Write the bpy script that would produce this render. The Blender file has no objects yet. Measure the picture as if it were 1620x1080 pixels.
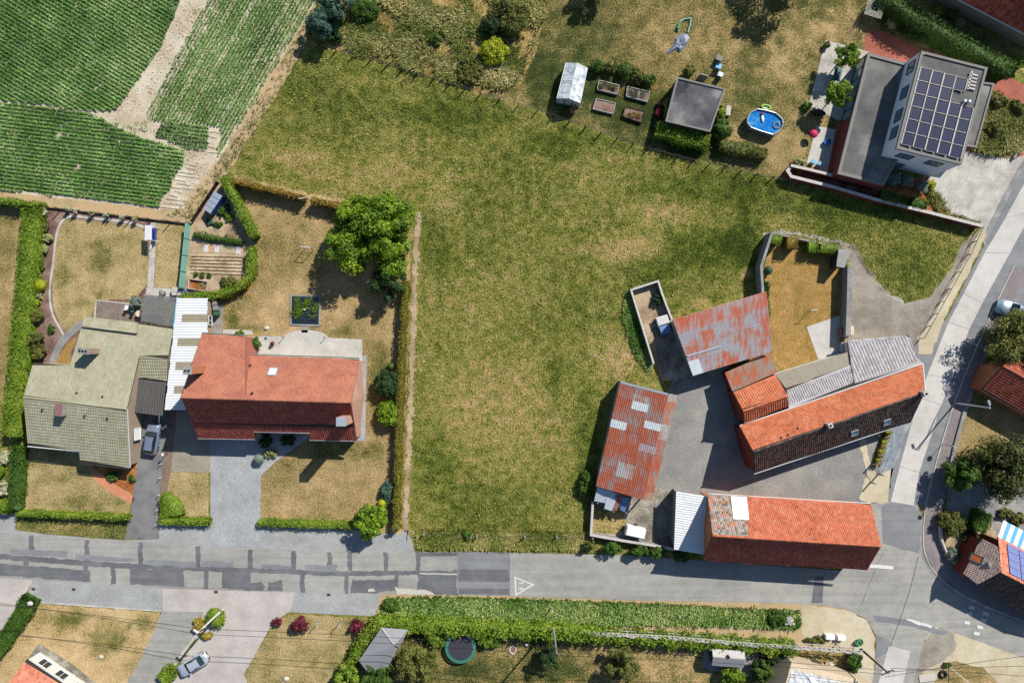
import bpy, math, random
import numpy as np
from mathutils import Vector
from mathutils.geometry import tessellate_polygon
random.seed(11); RNG = np.random.default_rng(11)
SC = bpy.context.scene
COL = SC.collection

# ---------------------------------------------------------------- camera, world, sun, exposure
ALT, PPM = 90.0, 12.0                      # camera height (m); photo pixels per metre on the ground
cam_d = bpy.data.cameras.new('camera'); cam = bpy.data.objects.new('camera', cam_d); COL.objects.link(cam)
cam_d.sensor_width = 36; cam_d.lens = 24; cam_d.clip_end = 3000
cam.location = (0, 0, ALT); cam.rotation_euler = (0, 0, 0); SC.camera = cam
SUN_EL = math.radians(39); SUN_XY = Vector((0.645, 0.764)).normalized()
world = bpy.data.worlds.new('World'); SC.world = world; world.use_nodes = True
wn = world.node_tree; wn.nodes.clear()
sky = wn.nodes.new('ShaderNodeTexSky'); sky.sky_type = 'NISHITA'; sky.sun_disc = False
sky.air_density = 1.2; sky.dust_density = 0.3; sky.ozone_density = 4.0; sky.sun_elevation = SUN_EL; sky.sun_rotation = math.atan2(SUN_XY.x, SUN_XY.y)
bg = wn.nodes.new('ShaderNodeBackground'); bg.inputs[1].default_value = 0.075
wo = wn.nodes.new('ShaderNodeOutputWorld')
wn.links.new(sky.outputs[0], bg.inputs[0]); wn.links.new(bg.outputs[0], wo.inputs[0])
sun_d = bpy.data.lights.new('sun', 'SUN'); sun_d.energy = 5.0; sun_d.angle = math.radians(0.53); sun_d.color = (1, 0.96, 0.9)
sun = bpy.data.objects.new('sun', sun_d); COL.objects.link(sun); sun.location = (60, 70, 80)
sun.rotation_euler = Vector((-SUN_XY.x*math.cos(SUN_EL), -SUN_XY.y*math.cos(SUN_EL), -math.sin(SUN_EL))).to_track_quat('-Z', 'Y').to_euler()
SC.view_settings.view_transform = 'Standard'; SC.view_settings.look = 'None'
SC.view_settings.exposure = 0.71; SC.view_settings.gamma = 1; SC.view_settings.use_curve_mapping = False
SC.cycles.max_bounces = 6; SC.cycles.transparent_max_bounces = 8

# ---------------------------------------------------------------- helpers: places
def W(px, py, h=0.0):
    k = (1-h/ALT)/PPM
    return Vector(((px-810)*k, (540-py)*k, h))
def plane3(a, b, c):
    A, B_, C_ = W(*a), W(*b), W(*c); n = (B_-A).cross(C_-A); return A, n
def onp(pl, px, py):                        # the point of a roof plane seen at a pixel
    A, n = pl; o = Vector((0, 0, ALT)); d = W(px, py, 0)-o
    return o + d*((A-o).dot(n)/d.dot(n))

# ---------------------------------------------------------------- helpers: mesh building
class B:
    def __init__(s): s.v = []; s.f = []; s.a = []; s.m = []
    def add(s, vs, fs, var=.5, mi=0):
        o = len(s.v); s.v += [tuple(p) for p in vs]
        for f in fs: s.f.append([o+i for i in f]); s.a.append(var); s.m.append(mi)
        return s
    def box(s, c, sx, sy, sz, rz=0, mi=0, var=.5):     # c = centre of the base
        cs, sn = math.cos(rz), math.sin(rz); vs = []
        for z in (0, sz):
            for x, y in ((-sx/2, -sy/2), (sx/2, -sy/2), (sx/2, sy/2), (-sx/2, sy/2)):
                vs.append((c[0]+x*cs-y*sn, c[1]+x*sn+y*cs, c[2]+z))
        return s.add(vs, [(3, 2, 1, 0), (4, 5, 6, 7), (0, 1, 5, 4), (1, 2, 6, 5), (2, 3, 7, 6), (3, 0, 4, 7)], var, mi)
    def bbox(s, c, sx, sy, sz, rz=0, bev=.05, mi=0, var=.5):   # box with chamfered top edges
        cs, sn = math.cos(rz), math.sin(rz); vs = []
        for z, e in ((0, 0), (sz-bev, 0), (sz, bev)):
            for x, y in ((-sx/2+e, -sy/2+e), (sx/2-e, -sy/2+e), (sx/2-e, sy/2-e), (-sx/2+e, sy/2-e)):
                vs.append((c[0]+x*cs-y*sn, c[1]+x*sn+y*cs, c[2]+z))
        fs = [(3, 2, 1, 0), (8, 9, 10, 11)]
        for r in (0, 4):
            for i in range(4): j = (i+1) % 4; fs.append((r+i, r+j, r+4+j, r+4+i))
        return s.add(vs, fs, var, mi)
    def prism(s, pts, z0, z1, mi=0, var=.5):
        n = len(pts); a = sum(pts[i][0]*pts[(i+1) % n][1]-pts[(i+1) % n][0]*pts[i][1] for i in range(n))
        if a < 0: pts = list(reversed(pts))
        vs = [(p[0], p[1], z0) for p in pts]+[(p[0], p[1], z1) for p in pts]
        fs = [(i, (i+1) % n, n+(i+1) % n, n+i) for i in range(n)]
        for t in tessellate_polygon([[Vector((p[0], p[1], 0)) for p in pts]]): fs.append(tuple(n+i for i in t)); fs.append(tuple(reversed(t)))
        return s.add(vs, fs, var, mi)
    def slab(s, pts, t, mi=0, var=.5, down=None):           # 3-D polygon, extruded straight down by t (or to z=down)
        n = len(pts); a = sum(pts[i][0]*pts[(i+1) % n][1]-pts[(i+1) % n][0]*pts[i][1] for i in range(n))
        if a < 0: pts = list(reversed(pts))
        vs = [tuple(p) for p in pts]+[(p[0], p[1], (p[2]-t) if down is None else down) for p in pts]
        fs = [((i+1) % n, i, n+i, n+(i+1) % n) for i in range(n)]
        tri = tessellate_polygon([[Vector((p[0], p[1], 0)) for p in pts]])
        for q in tri: fs.append(tuple(q)); fs.append(tuple(n+i for i in reversed(q)))
        return s.add(vs, fs, var, mi)
    def tube(s, p0, p1, r0, r1=None, n=6, mi=0, var=.5):
        r1 = r0 if r1 is None else r1; p0 = Vector(p0); p1 = Vector(p1); d = (p1-p0).normalized()
        u = d.orthogonal().normalized(); w = d.cross(u); vs = []
        for p, r in ((p0, r0), (p1, r1)):
            for i in range(n):
                t = 2*math.pi*i/n; vs.append(p+u*(r*math.cos(t))+w*(r*math.sin(t)))
        fs = [(i, (i+1) % n, n+(i+1) % n, n+i) for i in range(n)]+[tuple(reversed(range(n))), tuple(range(n, 2*n))]
        return s.add(vs, fs, var, mi)
    def path(s, pts, r, n=6, mi=0):
        for a, b in zip(pts, pts[1:]): s.tube(a, b, r, r, n, mi)
        return s
    def lathe(s, c, prof, n=16, mi=0, var=.5, sx=1, sy=1, rz=0):
        vs = []; cs, sn = math.cos(rz), math.sin(rz)
        for r, z in prof:
            for i in range(n):
                t = 2*math.pi*i/n; x, y = r*sx*math.cos(t), r*sy*math.sin(t)
                vs.append((c[0]+x*cs-y*sn, c[1]+x*sn+y*cs, c[2]+z))
        fs = []
        for k in range(len(prof)-1):
            for i in range(n): j = (i+1) % n; fs.append((k*n+i, k*n+j, k*n+n+j, k*n+n+i))
        fs.append(tuple(reversed(range(n)))); fs.append(tuple(range((len(prof)-1)*n, len(prof)*n)))
        return s.add(vs, fs, var, mi)

ORG = {}
def link(o, parent, org):
    COL.objects.link(o)
    if parent is not None:
        o.parent = parent; o.location = org-ORG[parent.name]
    else: o.location = org
    ORG[o.name] = org
def props(o, label=None, cat=None, group=None, kind=None):
    if label: o['label'] = label
    if cat: o['category'] = cat
    if group: o['group'] = group
    if kind: o['kind'] = kind
    return o
def thing(name, label, cat, at, group=None):
    o = bpy.data.objects.new(name, None); o.empty_display_size = .3; link(o, None, Vector((at[0], at[1], 0 if len(at) < 3 else at[2])))
    return props(o, label, cat, group)
def mesh_np(name, V, F, var, mats, mi=None, smooth=False):      # V (n,3), F (m,k) arrays
    me = bpy.data.meshes.new(name); n, (m, k) = len(V), F.shape
    me.vertices.add(n); me.vertices.foreach_set('co', V.astype(np.float32).ravel())
    me.loops.add(m*k); me.loops.foreach_set('vertex_index', F.astype(np.int32).ravel())
    me.polygons.add(m); me.polygons.foreach_set('loop_start', np.arange(0, m*k, k, dtype=np.int32))
    if mi is not None: me.polygons.foreach_set('material_index', mi.astype(np.int32))
    at = me.attributes.new('var', 'FLOAT', 'FACE'); at.data.foreach_set('value', np.asarray(var, dtype=np.float32))
    for mt in mats: me.materials.append(mt)
    me.update(calc_edges=True); me.validate()
    return me
def emit(name, b, mats, parent=None, label=None, cat=None, group=None, kind=None, smooth=False):
    V = np.array(b.v, dtype=np.float64); lo, hi = V.min(0), V.max(0)
    org = Vector(((lo[0]+hi[0])/2, (lo[1]+hi[1])/2, lo[2])); V = V-np.array(org)
    me = bpy.data.meshes.new(name); me.from_pydata(V.tolist(), [], b.f)
    mats = mats if isinstance(mats, (list, tuple)) else [mats]
    for mt in mats: me.materials.append(mt)
    if len(mats) > 1: me.polygons.foreach_set('material_index', b.m)
    at = me.attributes.new('var', 'FLOAT', 'FACE'); at.data.foreach_set('value', np.array(b.a, dtype=np.float32))
    if smooth: me.polygons.foreach_set('use_smooth', [True]*len(b.f))
    o = bpy.data.objects.new(name, me); link(o, parent, org); return props(o, label, cat, group, kind)
def emit_np(name, V, F, var, mats, parent=None, label=None, cat=None, group=None, kind=None, mi=None):
    lo, hi = V.min(0), V.max(0); org = Vector(((lo[0]+hi[0])/2, (lo[1]+hi[1])/2, lo[2]))
    me = mesh_np(name, V-np.array(org), F, var, mats if isinstance(mats, list) else [mats], mi)
    o = bpy.data.objects.new(name, me); link(o, parent, org); return props(o, label, cat, group, kind)
def instance(o, name, loc, parent=None, mat=None):              # another object sharing o's mesh, at world location loc
    c = o.copy(); c.name = name
    for k in list(c.keys()): del c[k]
    c.parent = None; link(c, parent, Vector(loc))
    return c

# ---------------------------------------------------------------- helpers: materials
EXPO = 1.82
def lin(c): c = c/255.0; return c/12.92 if c <= .04045 else ((c+.055)/1.055)**2.4
def c(r, g, b, e=EXPO): return (lin(r)/e, lin(g)/e, lin(b)/e, 1)
class N:
    def __init__(s, name):
        s.mat = bpy.data.materials.new(name); s.mat.use_nodes = True; s.t = s.mat.node_tree; s.t.nodes.clear()
        s.out = s.n('OutputMaterial')
    def n(s, t): return s.t.nodes.new('ShaderNode'+t)
    def l(s, a, b): s.t.links.new(a, b)
    def pos(s): return s.n('NewGeometry').outputs['Position']
    def noise(s, scale, detail=4, rough=.55, vec=None, stretch=None, dist=0):
        t = s.n('TexNoise'); t.inputs['Scale'].default_value = scale; t.inputs['Detail'].default_value = detail
        t.inputs['Roughness'].default_value = rough; t.inputs['Distortion'].default_value = dist
        v = vec if vec is not None else s.pos()
        if stretch:
            m = s.n('Mapping'); m.inputs['Scale'].default_value = stretch[:3]
            if len(stretch) > 3: m.inputs['Rotation'].default_value = (0, 0, stretch[3])
            s.l(v, m.inputs[0]); v = m.outputs[0]
        s.l(v, t.inputs['Vector']); return t.outputs['Fac']
    def math(s, op, a, b=None, c_=None):
        m = s.n('Math'); m.operation = op
        for i, x in enumerate((a, b, c_)):
            if x is None: continue
            if isinstance(x, (int, float)): m.inputs[i].default_value = x
            else: s.l(x, m.inputs[i])
        return m.outputs[0]
    def ramp(s, fac, stops, interp='LINEAR'):
        r = s.n('ValToRGB'); r.color_ramp.interpolation = interp; e = r.color_ramp.elements
        while len(e) < len(stops): e.new(.5)
        for el, (p, col) in zip(e, stops): el.position = p; el.color = col
        s.l(fac, r.inputs[0]); return r.outputs[0]
    def mix(s, fac, a, b, mode='MIX'):
        m = s.n('Mix'); m.data_type = 'RGBA'; m.blend_type = mode
        for i, x in ((0, fac), (6, a), (7, b)):
            if isinstance(x, (int, float, tuple)): m.inputs[i].default_value = x
            else: s.l(x, m.inputs[i])
        return m.outputs[2]
    def attr(s, name='var'): a = s.n('Attribute'); a.attribute_name = name; return a.outputs['Fac']
    def rnd(s): return s.n('ObjectInfo').outputs['Random']
    def bump(s, h, strength=.3, dist=.05):
        b = s.n('Bump'); b.inputs['Strength'].default_value = strength; b.inputs['Distance'].default_value = dist
        s.l(h, b.inputs['Height']); return b.outputs[0]
    def pbr(s, col, rough=.9, nrm=None, spec=.3, metal=0, **kw):
        p = s.n('BsdfPrincipled')
        if isinstance(col, tuple): p.inputs['Base Color'].default_value = col
        else: s.l(col, p.inputs['Base Color'])
        p.inputs['Roughness'].default_value = rough; p.inputs['Specular IOR Level'].default_value = spec; p.inputs['Metallic'].default_value = metal
        for k, v in kw.items(): p.inputs[k].default_value = v
        if nrm is not None: s.l(nrm, p.inputs['Normal'])
        s.l(p.outputs[0], s.out.inputs[0]); return s.mat
MATS = {}
def ground(name, stops, big=.12, fine=3.0, mixf=.5, bump=.4, bd=.05, rough=.95, detail=6, mid=None, amps=(.8, .7, 1.15), streak=None, spots=None, lush=None):
    n = N(name); a = n.noise(big, 3, .5); b = n.noise(fine*1.5, 3, .62); m = n.noise(mid or .7, 4, .6); d = n.noise(fine*4, 2, .5)
    f = n.math('ADD', n.math('ADD', n.math('MULTIPLY_ADD', a, amps[0], .5-.5*sum(amps)-.25), n.math('MULTIPLY', m, amps[1])), n.math('ADD', n.math('MULTIPLY', b, amps[2]), n.math('MULTIPLY', d, .5)))
    if streak: f = n.math('ADD', f, n.math('MULTIPLY_ADD', n.noise(1, 4, .6, stretch=streak), .8, -.4))
    col = None
    if spots:                                   # wetter (greener) and drier places of the ground, where they lie in the meadow
        g = None; wob = n.math('MULTIPLY_ADD', n.noise(.25 if spots is SPOTS else .6, 5, .65), 1.8, -.9)
        for px, py, rx, ry, dv in spots:
            q = W(px, py); m = n.n('Mapping'); m.vector_type = 'TEXTURE'; m.inputs['Location'].default_value = (q.x, q.y, 0); m.inputs['Scale'].default_value = (rx/PPM, ry/PPM, 1e6); n.l(n.pos(), m.inputs[0])
            ln = n.n('VectorMath'); ln.operation = 'LENGTH'; n.l(m.outputs[0], ln.inputs[0]); mr = n.n('MapRange'); mr.interpolation_type = 'SMOOTHSTEP'; n.l(n.math('ADD', ln.outputs['Value'], wob), mr.inputs[0])
            for k, v in ((1, 1.25), (2, .25), (3, 0.), (4, dv*(.75 if spots is not SPOTS else 1.0))): mr.inputs[k].default_value = v
            g = mr.outputs[0] if g is None else n.math('ADD', g, mr.outputs[0])
        f = n.math('ADD', f, g); col = n.mix(n.ramp(n.math('MULTIPLY', g, -3.2), [(.1, (0, 0, 0, 1)), (.9, (.7, .7, .7, 1))]), n.ramp(f, stops), n.ramp(f, lush))
    MATS[name] = n.pbr(col if col is not None else n.ramp(f, stops), rough, n.bump(b, bump, bd), .15); return MATS[name]
SPOTS = [(470, 130, 70, 50, -.12), (560, 180, 70, 50, -.06), (720, 185, 130, 36, -.2), (900, 225, 110, 30, -.2), (1120, 300, 150, 36, -.2), (1330, 335, 130, 36, -.2), (1440, 430, 60, 45, -.12), (690, 400, 34, 80, -.16), (690, 730, 45, 60, -.16), (1120, 400, 80, 46, -.26), (1180, 380, 40, 60, -.2), (1030, 430, 60, 30, -.14), (1015, 530, 22, 60, -.28), (930, 700, 26, 130, -.2), (800, 800, 140, 50, -.1), (880, 590, 26, 40, -.2), (850, 300, 90, 90, -.07),
  (985, 395, 60, 24, .26), (1050, 330, 60, 22, .16), (985, 560, 60, 40, .22), (470, 248, 60, 24, .2), (600, 275, 100, 26, .12), (760, 640, 90, 110, .08), (780, 470, 90, 60, .08), (1240, 350, 60, 16, .16), (1110, 480, 20, 10, .2), (1180, 432, 14, 9, .3), (560, 130, 40, 16, .1), (700, 320, 26, 40, .1)]
def spot(X, Y):
    g = np.zeros(len(X))
    for px, py, rx, ry, dv in SPOTS: d = np.hypot((X-px)/rx, (Y-py)/ry); t = np.clip((1.25-d)/1., 0, 1); g += dv*t*t*(3-2*t)
    return g
def plain(name, col, rough=.6, var=.12, scale=4, bump=.1, spec=.35, metal=0, big=None, **kw):
    n = N(name); f = n.noise(scale, 5, .65)
    if big: f = n.math('ADD', n.math('MULTIPLY', f, .5), n.math('MULTIPLY', n.noise(big, 3), .5))
    lo = tuple(x*(1-var*2.2) for x in col[:3])+(1,); hi = tuple(min(1, x*(1+var*2.2)) for x in col[:3])+(1,)
    MATS[name] = n.pbr(n.ramp(f, [(.25, lo), (.75, hi)]), rough, n.bump(f, bump, .02) if bump else None, spec, metal, **kw); return MATS[name]
def leafmat(name, cols, trans=.25, big=.35):
    n = N(name); a = n.attr(); f = n.math('ADD', n.math('MULTIPLY', a, .62), n.math('MULTIPLY_ADD', n.noise(big*1.6, 3, .65), .75, -.185))
    k = len(cols); col = n.ramp(f, [(.1+.75*i/(k-1), cc) for i, cc in enumerate(cols)])
    d = n.n('BsdfPrincipled'); n.l(col, d.inputs['Base Color']); d.inputs['Roughness'].default_value = .6; d.inputs['Specular IOR Level'].default_value = .25
    t = n.n('BsdfTranslucent'); n.l(col, t.inputs[0]); m = n.n('MixShader'); m.inputs[0].default_value = trans
    n.l(d.outputs[0], m.inputs[1]); n.l(t.outputs[0], m.inputs[2]); n.l(m.outputs[0], n.out.inputs[0])
    MATS[name] = n.mat; return n.mat
def tilemat(name, cols, rough=.75, stain=.5, spec=.25, moss=None, streak=None):
    n = N(name); a = n.attr(); g = n.noise(.5, 4, .6)
    f = n.math('ADD', n.math('MULTIPLY', a, 1-stain), n.math('MULTIPLY', g, stain)); k = len(cols)
    col = n.ramp(f, [(.2+.6*i/(k-1), cc) for i, cc in enumerate(cols)])
    if moss: col = n.mix(n.ramp(n.noise(1.6, 5, .7), [(.5, (0, 0, 0, 1)), (.72, (.8, .8, .8, 1))]), col, moss)
    b = n.noise(25, 3); MATS[name] = n.pbr(col, rough, n.bump(b, .2, .01), spec); return n.mat
# ---------------------------------------------------------------- materials
K = 1.35                                     # leaves face every way: their own colour is a little brighter than the crown looks
ground('dry_verge_ground', [(.15, c(140, 126, 88)), (.38, c(192, 168, 126)), (.55, c(212, 184, 142)), (.7, c(208, 170, 122)), (.88, c(226, 206, 168))], .2, 3, .5)
ground('meadow_ground', [(.16, c(54, 66, 18)), (.34, c(100, 110, 38)), (.5, c(136, 138, 60)), (.63, c(164, 154, 84)), (.77, c(192, 158, 106)), (.92, c(218, 182, 134))], .045, 3.4, .55, .9, .15, mid=.8, amps=(.7, 1.1, 1.3), spots=SPOTS, lush=[(.12, c(54, 68, 16)), (.35, c(96, 112, 34)), (.55, c(128, 136, 54)), (.8, c(164, 160, 86))])
ground('sandy_soil', [(.3, c(190, 172, 142)), (.5, c(216, 200, 172)), (.7, c(232, 220, 196))], .3, 3, .5, .5, .06)
ground('lawn_dry', [(.12, c(102, 100, 52)), (.3, c(150, 136, 84)), (.5, c(182, 160, 110)), (.68, c(200, 173, 124)), (.86, c(222, 198, 150))], .1, 3.4, .5, .5, .05, mid=.45, amps=(1.0, 1.0, 1.6), spots=[(97, 440, 16, 26, -.25), (132, 478, 14, 11, -.3), (156, 470, 10, 9, -.3), (170, 410, 30, 20, -.2), (190, 380, 24, 12, -.12), (120, 800, 60, 16, -.15), (182, 790, 24, 12, -.22), (300, 790, 24, 22, -.14), (470, 985, 30, 14, -.16), (520, 1040, 44, 32, -.16), (560, 985, 30, 10, -.2), (270, 400, 14, 30, -.1)], lush=[(.1, c(76, 84, 32)), (.35, c(112, 114, 54)), (.6, c(148, 140, 82)), (.85, c(190, 170, 116))])
ground('lawn_peach', [(.12, c(122, 120, 60)), (.3, c(176, 152, 98)), (.48, c(206, 175, 124)), (.66, c(220, 188, 138)), (.86, c(234, 210, 164))], .1, 3.4, .5, .5, .05, mid=.45, amps=(1.0, 1.0, 1.5), spots=[(170, 1012, 44, 30, -.32), (228, 985, 28, 18, -.28), (150, 975, 54, 12, -.18), (105, 985, 24, 16, -.22), (40, 1010, 24, 34, .12)], lush=[(.1, c(76, 84, 32)), (.35, c(112, 114, 54)), (.6, c(148, 140, 82)), (.85, c(190, 170, 116))])
ground('lawn_tan', [(.12, c(92, 92, 44)), (.3, c(142, 126, 76)), (.5, c(172, 148, 100)), (.68, c(194, 163, 114)), (.86, c(218, 188, 140))], .08, 3.4, .5, .5, .05, mid=.45, amps=(1.0, 1.0, 1.6), spots=[(368, 500, 18, 22, -.3), (395, 520, 34, 10, -.25), (540, 525, 34, 10, -.22), (440, 310, 44, 10, -.16), (520, 712, 66, 20, -.28), (590, 715, 22, 22, -.25), (600, 600, 20, 66, -.22), (480, 420, 34, 34, -.1), (430, 790, 24, 12, -.16), (560, 765, 60, 22, .16), (430, 460, 44, 22, .12), (10, 400, 20, 66, -.12)], lush=[(.1, c(76, 84, 32)), (.35, c(112, 114, 54)), (.6, c(148, 140, 82)), (.85, c(190, 170, 116))])
ground('lawn_orange', [(.18, c(108, 100, 42)), (.36, c(152, 124, 64)), (.52, c(176, 140, 78)), (.66, c(194, 152, 90)), (.82, c(212, 174, 114))], .1, 3.2, .5, .5, .05)
ground('lawn_mixed', [(.2, c(50, 60, 24)), (.38, c(88, 92, 44)), (.53, c(128, 116, 66)), (.68, c(168, 144, 94)), (.86, c(208, 178, 126))], .06, 3.4, .5, .6, .06, mid=.5, amps=(.9, .9, 1.5), spots=[(860, 120, 34, 66, -.25), (930, 130, 66, 56, -.25), (1010, 170, 70, 44, -.3), (1110, 235, 70, 18, -.3), (1190, 160, 44, 40, -.18), (900, 30, 60, 50, -.12), (1270, 60, 66, 44, .3), (1230, 110, 44, 34, .22), (1330, 40, 54, 34, .25), (1150, 60, 60, 40, .1), (700, 1040, 16, 22, .32), (800, 1030, 24, 16, .3), (960, 1025, 34, 12, .3), (1090, 1060, 40, 20, .1), (740, 1060, 40, 14, -.2), (900, 1060, 40, 20, -.15)], lush=[(.1, c(44, 58, 22)), (.35, c(74, 88, 36)), (.6, c(104, 108, 52)), (.85, c(150, 136, 84))])
ground('lawn_green', [(.22, c(62, 78, 28)), (.38, c(104, 108, 50)), (.52, c(152, 138, 80)), (.66, c(196, 166, 110)), (.8, c(214, 182, 126))], .09, 3, .5, .6, .06, mid=.35)
ground('wild_ground', [(.22, c(74, 64, 28)), (.4, c(126, 110, 56)), (.56, c(178, 152, 92)), (.75, c(212, 186, 126))], .25, 2.5, .5, .6, .1)
ground('mulch', [(.32, c(104, 78, 70)), (.5, c(146, 116, 104)), (.68, c(178, 152, 136))], .4, 9, .6, .6, .05)
ground('garden_soil', [(.32, c(150, 126, 98)), (.5, c(192, 168, 136)), (.68, c(214, 192, 158))], .4, 6, .5, .5, .05)
ground('orange_mulch', [(.32, c(140, 80, 44)), (.5, c(186, 116, 66)), (.68, c(206, 146, 92))], .6, 9, .6, .6, .05)
ground('sand_lot', [(.2, c(192, 176, 142)), (.5, c(218, 203, 170)), (.8, c(234, 223, 196))], .12, 5, .4, .3, .03)
ground('gravel', [(.3, c(108, 102, 90)), (.45, c(146, 138, 122)), (.55, c(176, 168, 150)), (.7, c(208, 200, 184))], .25, 7, .6, .8, .06)
ground('gravel_track', [(.3, c(140, 130, 116)), (.5, c(164, 154, 140)), (.7, c(186, 178, 162))], .2, 6, .4, .4, .03)
ground('blue_gravel', [(.3, c(126, 136, 144)), (.5, c(158, 166, 172)), (.7, c(190, 196, 198))], .4, 9, .6, .5, .04)
ground('asphalt_old', [(.2, c(154, 151, 144)), (.5, c(173, 170, 162)), (.8, c(192, 188, 178))], .1, 8, .35, .25, .015, streak=(.06, 1.4, 1, -.03))
ground('asphalt_mid', [(.2, c(132, 133, 135)), (.5, c(147, 148, 150)), (.8, c(164, 164, 163))], .15, 8, .4, .25, .015, streak=(.06, 1.4, 1, -.03))
ground('asphalt_dark', [(.15, c(102, 102, 106)), (.5, c(119, 120, 123)), (.85, c(140, 140, 141))], .3, 8, .4, .25, .015, streak=(.06, 1.4, 1, -.03))
ground('asphalt_yard', [(.15, c(118, 116, 112)), (.35, c(142, 140, 137)), (.55, c(160, 157, 151)), (.8, c(190, 184, 172))], .1, 4, .4, .3, .02, mid=.3)
ground('drive_asphalt', [(.32, c(118, 118, 118)), (.5, c(134, 133, 132)), (.68, c(150, 148, 146))], .3, 8, .4, .25, .015)
ground('concrete_road', [(.3, c(206, 200, 190)), (.5, c(220, 214, 205)), (.7, c(231, 226, 217))], .15, 6, .4, .15, .01)
ground('concrete_old', [(.3, c(176, 170, 158)), (.5, c(206, 200, 188)), (.7, c(226, 222, 212))], .4, 5, .5, .25, .02)
ground('concrete_grey', [(.3, c(138, 136, 132)), (.5, c(160, 158, 153)), (.7, c(184, 181, 174))], .4, 5, .5, .25, .02)
ground('kerb_stone', [(.3, c(186, 182, 170)), (.5, c(210, 206, 194)), (.7, c(226, 222, 210))], .5, 6, .5, .2, .02)
def pavers(name, c1, c2, mortar, bw=.2, bh=.1, rot=0., patch=.4):
    n = N(name); m = n.n('Mapping'); m.inputs['Rotation'].default_value = (0, 0, rot); v = n.pos()
    if name.startswith('brick'):               # upright walls: courses run level, so read along the wall and up it
        s = n.n('SeparateXYZ'); cmb = n.n('CombineXYZ'); n.l(v, s.inputs[0]); n.l(n.math('MULTIPLY_ADD', s.outputs[1], .83, s.outputs[0]), cmb.inputs[0]); n.l(s.outputs[2], cmb.inputs[1]); v = cmb.outputs[0]
    n.l(v, m.inputs[0])
    t = n.n('TexBrick'); n.l(m.outputs[0], t.inputs['Vector']); t.inputs['Scale'].default_value = 1
    for k, v in (('Brick Width', bw), ('Row Height', bh), ('Mortar Size', .008), ('Bias', 0.)): t.inputs[k].default_value = v
    t.inputs['Color1'].default_value = c1; t.inputs['Color2'].default_value = c2; t.inputs['Mortar'].default_value = mortar
    g = n.ramp(n.math('ADD', n.math('MULTIPLY', n.noise(patch, 4), .6), n.math('MULTIPLY', n.noise(7, 4), .4)), [(.3, (.74, .74, .74, 1)), (.7, (1.2, 1.2, 1.2, 1))])
    MATS[name] = n.pbr(n.mix(1., t.outputs['Color'], g, 'MULTIPLY'), .9, n.bump(t.outputs['Fac'], -.3, .01), .2); return n.mat
pavers('pavers_pink', c(206, 196, 188), c(220, 210, 202), c(182, 172, 162), .2, .1, .3)
pavers('pavers_grey', c(168, 168, 164), c(186, 186, 182), c(140, 140, 136), .2, .1, 0)
pavers('pavers_blue', c(176, 177, 174), c(198, 198, 194), c(142, 142, 138), .2, .1, .1)
pavers('pavers_cobble', c(178, 180, 180), c(206, 207, 205), c(120, 122, 122), .22, .11, 1.57)
pavers('pavers_court', c(168, 158, 140), c(188, 178, 158), c(120, 112, 100), .24, .12, 0)
pavers('pavers_brown', c(150, 122, 108), c(168, 140, 124), c(110, 92, 80), .2, .1, 0)
pavers('pavers_red', c(184, 104, 84), c(206, 128, 104), c(150, 90, 74), .22, .11, .3)
pavers('pavers_orange', c(226, 146, 104), c(236, 166, 124), c(190, 130, 96), .2, .1, .6)
pavers('pavers_rose', c(160, 134, 124), c(182, 154, 144), c(124, 104, 96), .2, .1, .5)
pavers('pavers_walk', c(150, 138, 138), c(172, 160, 158), c(116, 108, 108), .22, .11, 1.2)
pavers('patio_slab', c(212, 208, 196), c(222, 218, 207), c(196, 188, 172), .5, .5, 0)
pavers('deck_tile', c(136, 122, 114), c(156, 140, 130), c(100, 88, 80), .4, .2, 1.5)
pavers('brick_orange', c(196, 118, 80), c(216, 142, 100), c(178, 130, 100), .21, .07)
pavers('brick_beige', c(180, 158, 136), c(196, 172, 148), c(166, 148, 130), .21, .07)
pavers('brick_pink', c(214, 160, 136), c(228, 178, 152), c(200, 164, 144), .21, .07)
pavers('brick_red', c(140, 62, 50), c(164, 80, 64), c(110, 70, 60), .21, .07)
plain('white_paint', c(244, 244, 242, 1.6), .5, .04); plain('pale_facade', c(240, 242, 248, 1.45), .8, .04); plain('white_render', c(226, 222, 214), .85, .06)
plain('white_line', c(236, 236, 230), .7, .08, 9); plain('pale_stain', c(214, 206, 192), .9, .06)
plain('grey_metal', c(150, 154, 158), .45, .08, metal=.3); plain('zinc', c(196, 206, 214), .4, .06, metal=.3)
plain('dark_metal', c(58, 60, 62), .5, .1); plain('black', c(28, 28, 30), .6, .1); plain('black_rubber', c(30, 30, 32), .8, .1)
plain('dark_wood', c(66, 56, 48), .85, .2); plain('grey_wood', c(204, 199, 192), .9, .2, 8); plain('brown_wood', c(140, 106, 78), .85, .2)
plain('turquoise', c(142, 196, 176), .6, .06); plain('teal', c(50, 110, 106), .6, .1); plain('blue_plastic', c(40, 98, 196), .4, .05)
plain('light_blue', c(120, 196, 226), .4, .05); plain('pink', c(214, 30, 92), .7, .08); plain('red_paint', c(176, 24, 36), .4, .08)
plain('green_plastic', c(40, 150, 92), .5, .08); plain('bin_green', c(60, 110, 78), .5, .08); plain('lime', c(160, 210, 90), .5, .06)
plain('orange_plastic', c(226, 120, 60), .5, .08); plain('purple', c(92, 84, 150), .6, .06); plain('cream', c(238, 222, 190), .7, .05)
plain('terracotta', c(176, 122, 96), .8, .1); plain('blue_frame', c(46, 76, 160), .4, .06); plain('red_brown_cap', c(150, 108, 104), .7, .1)
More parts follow.
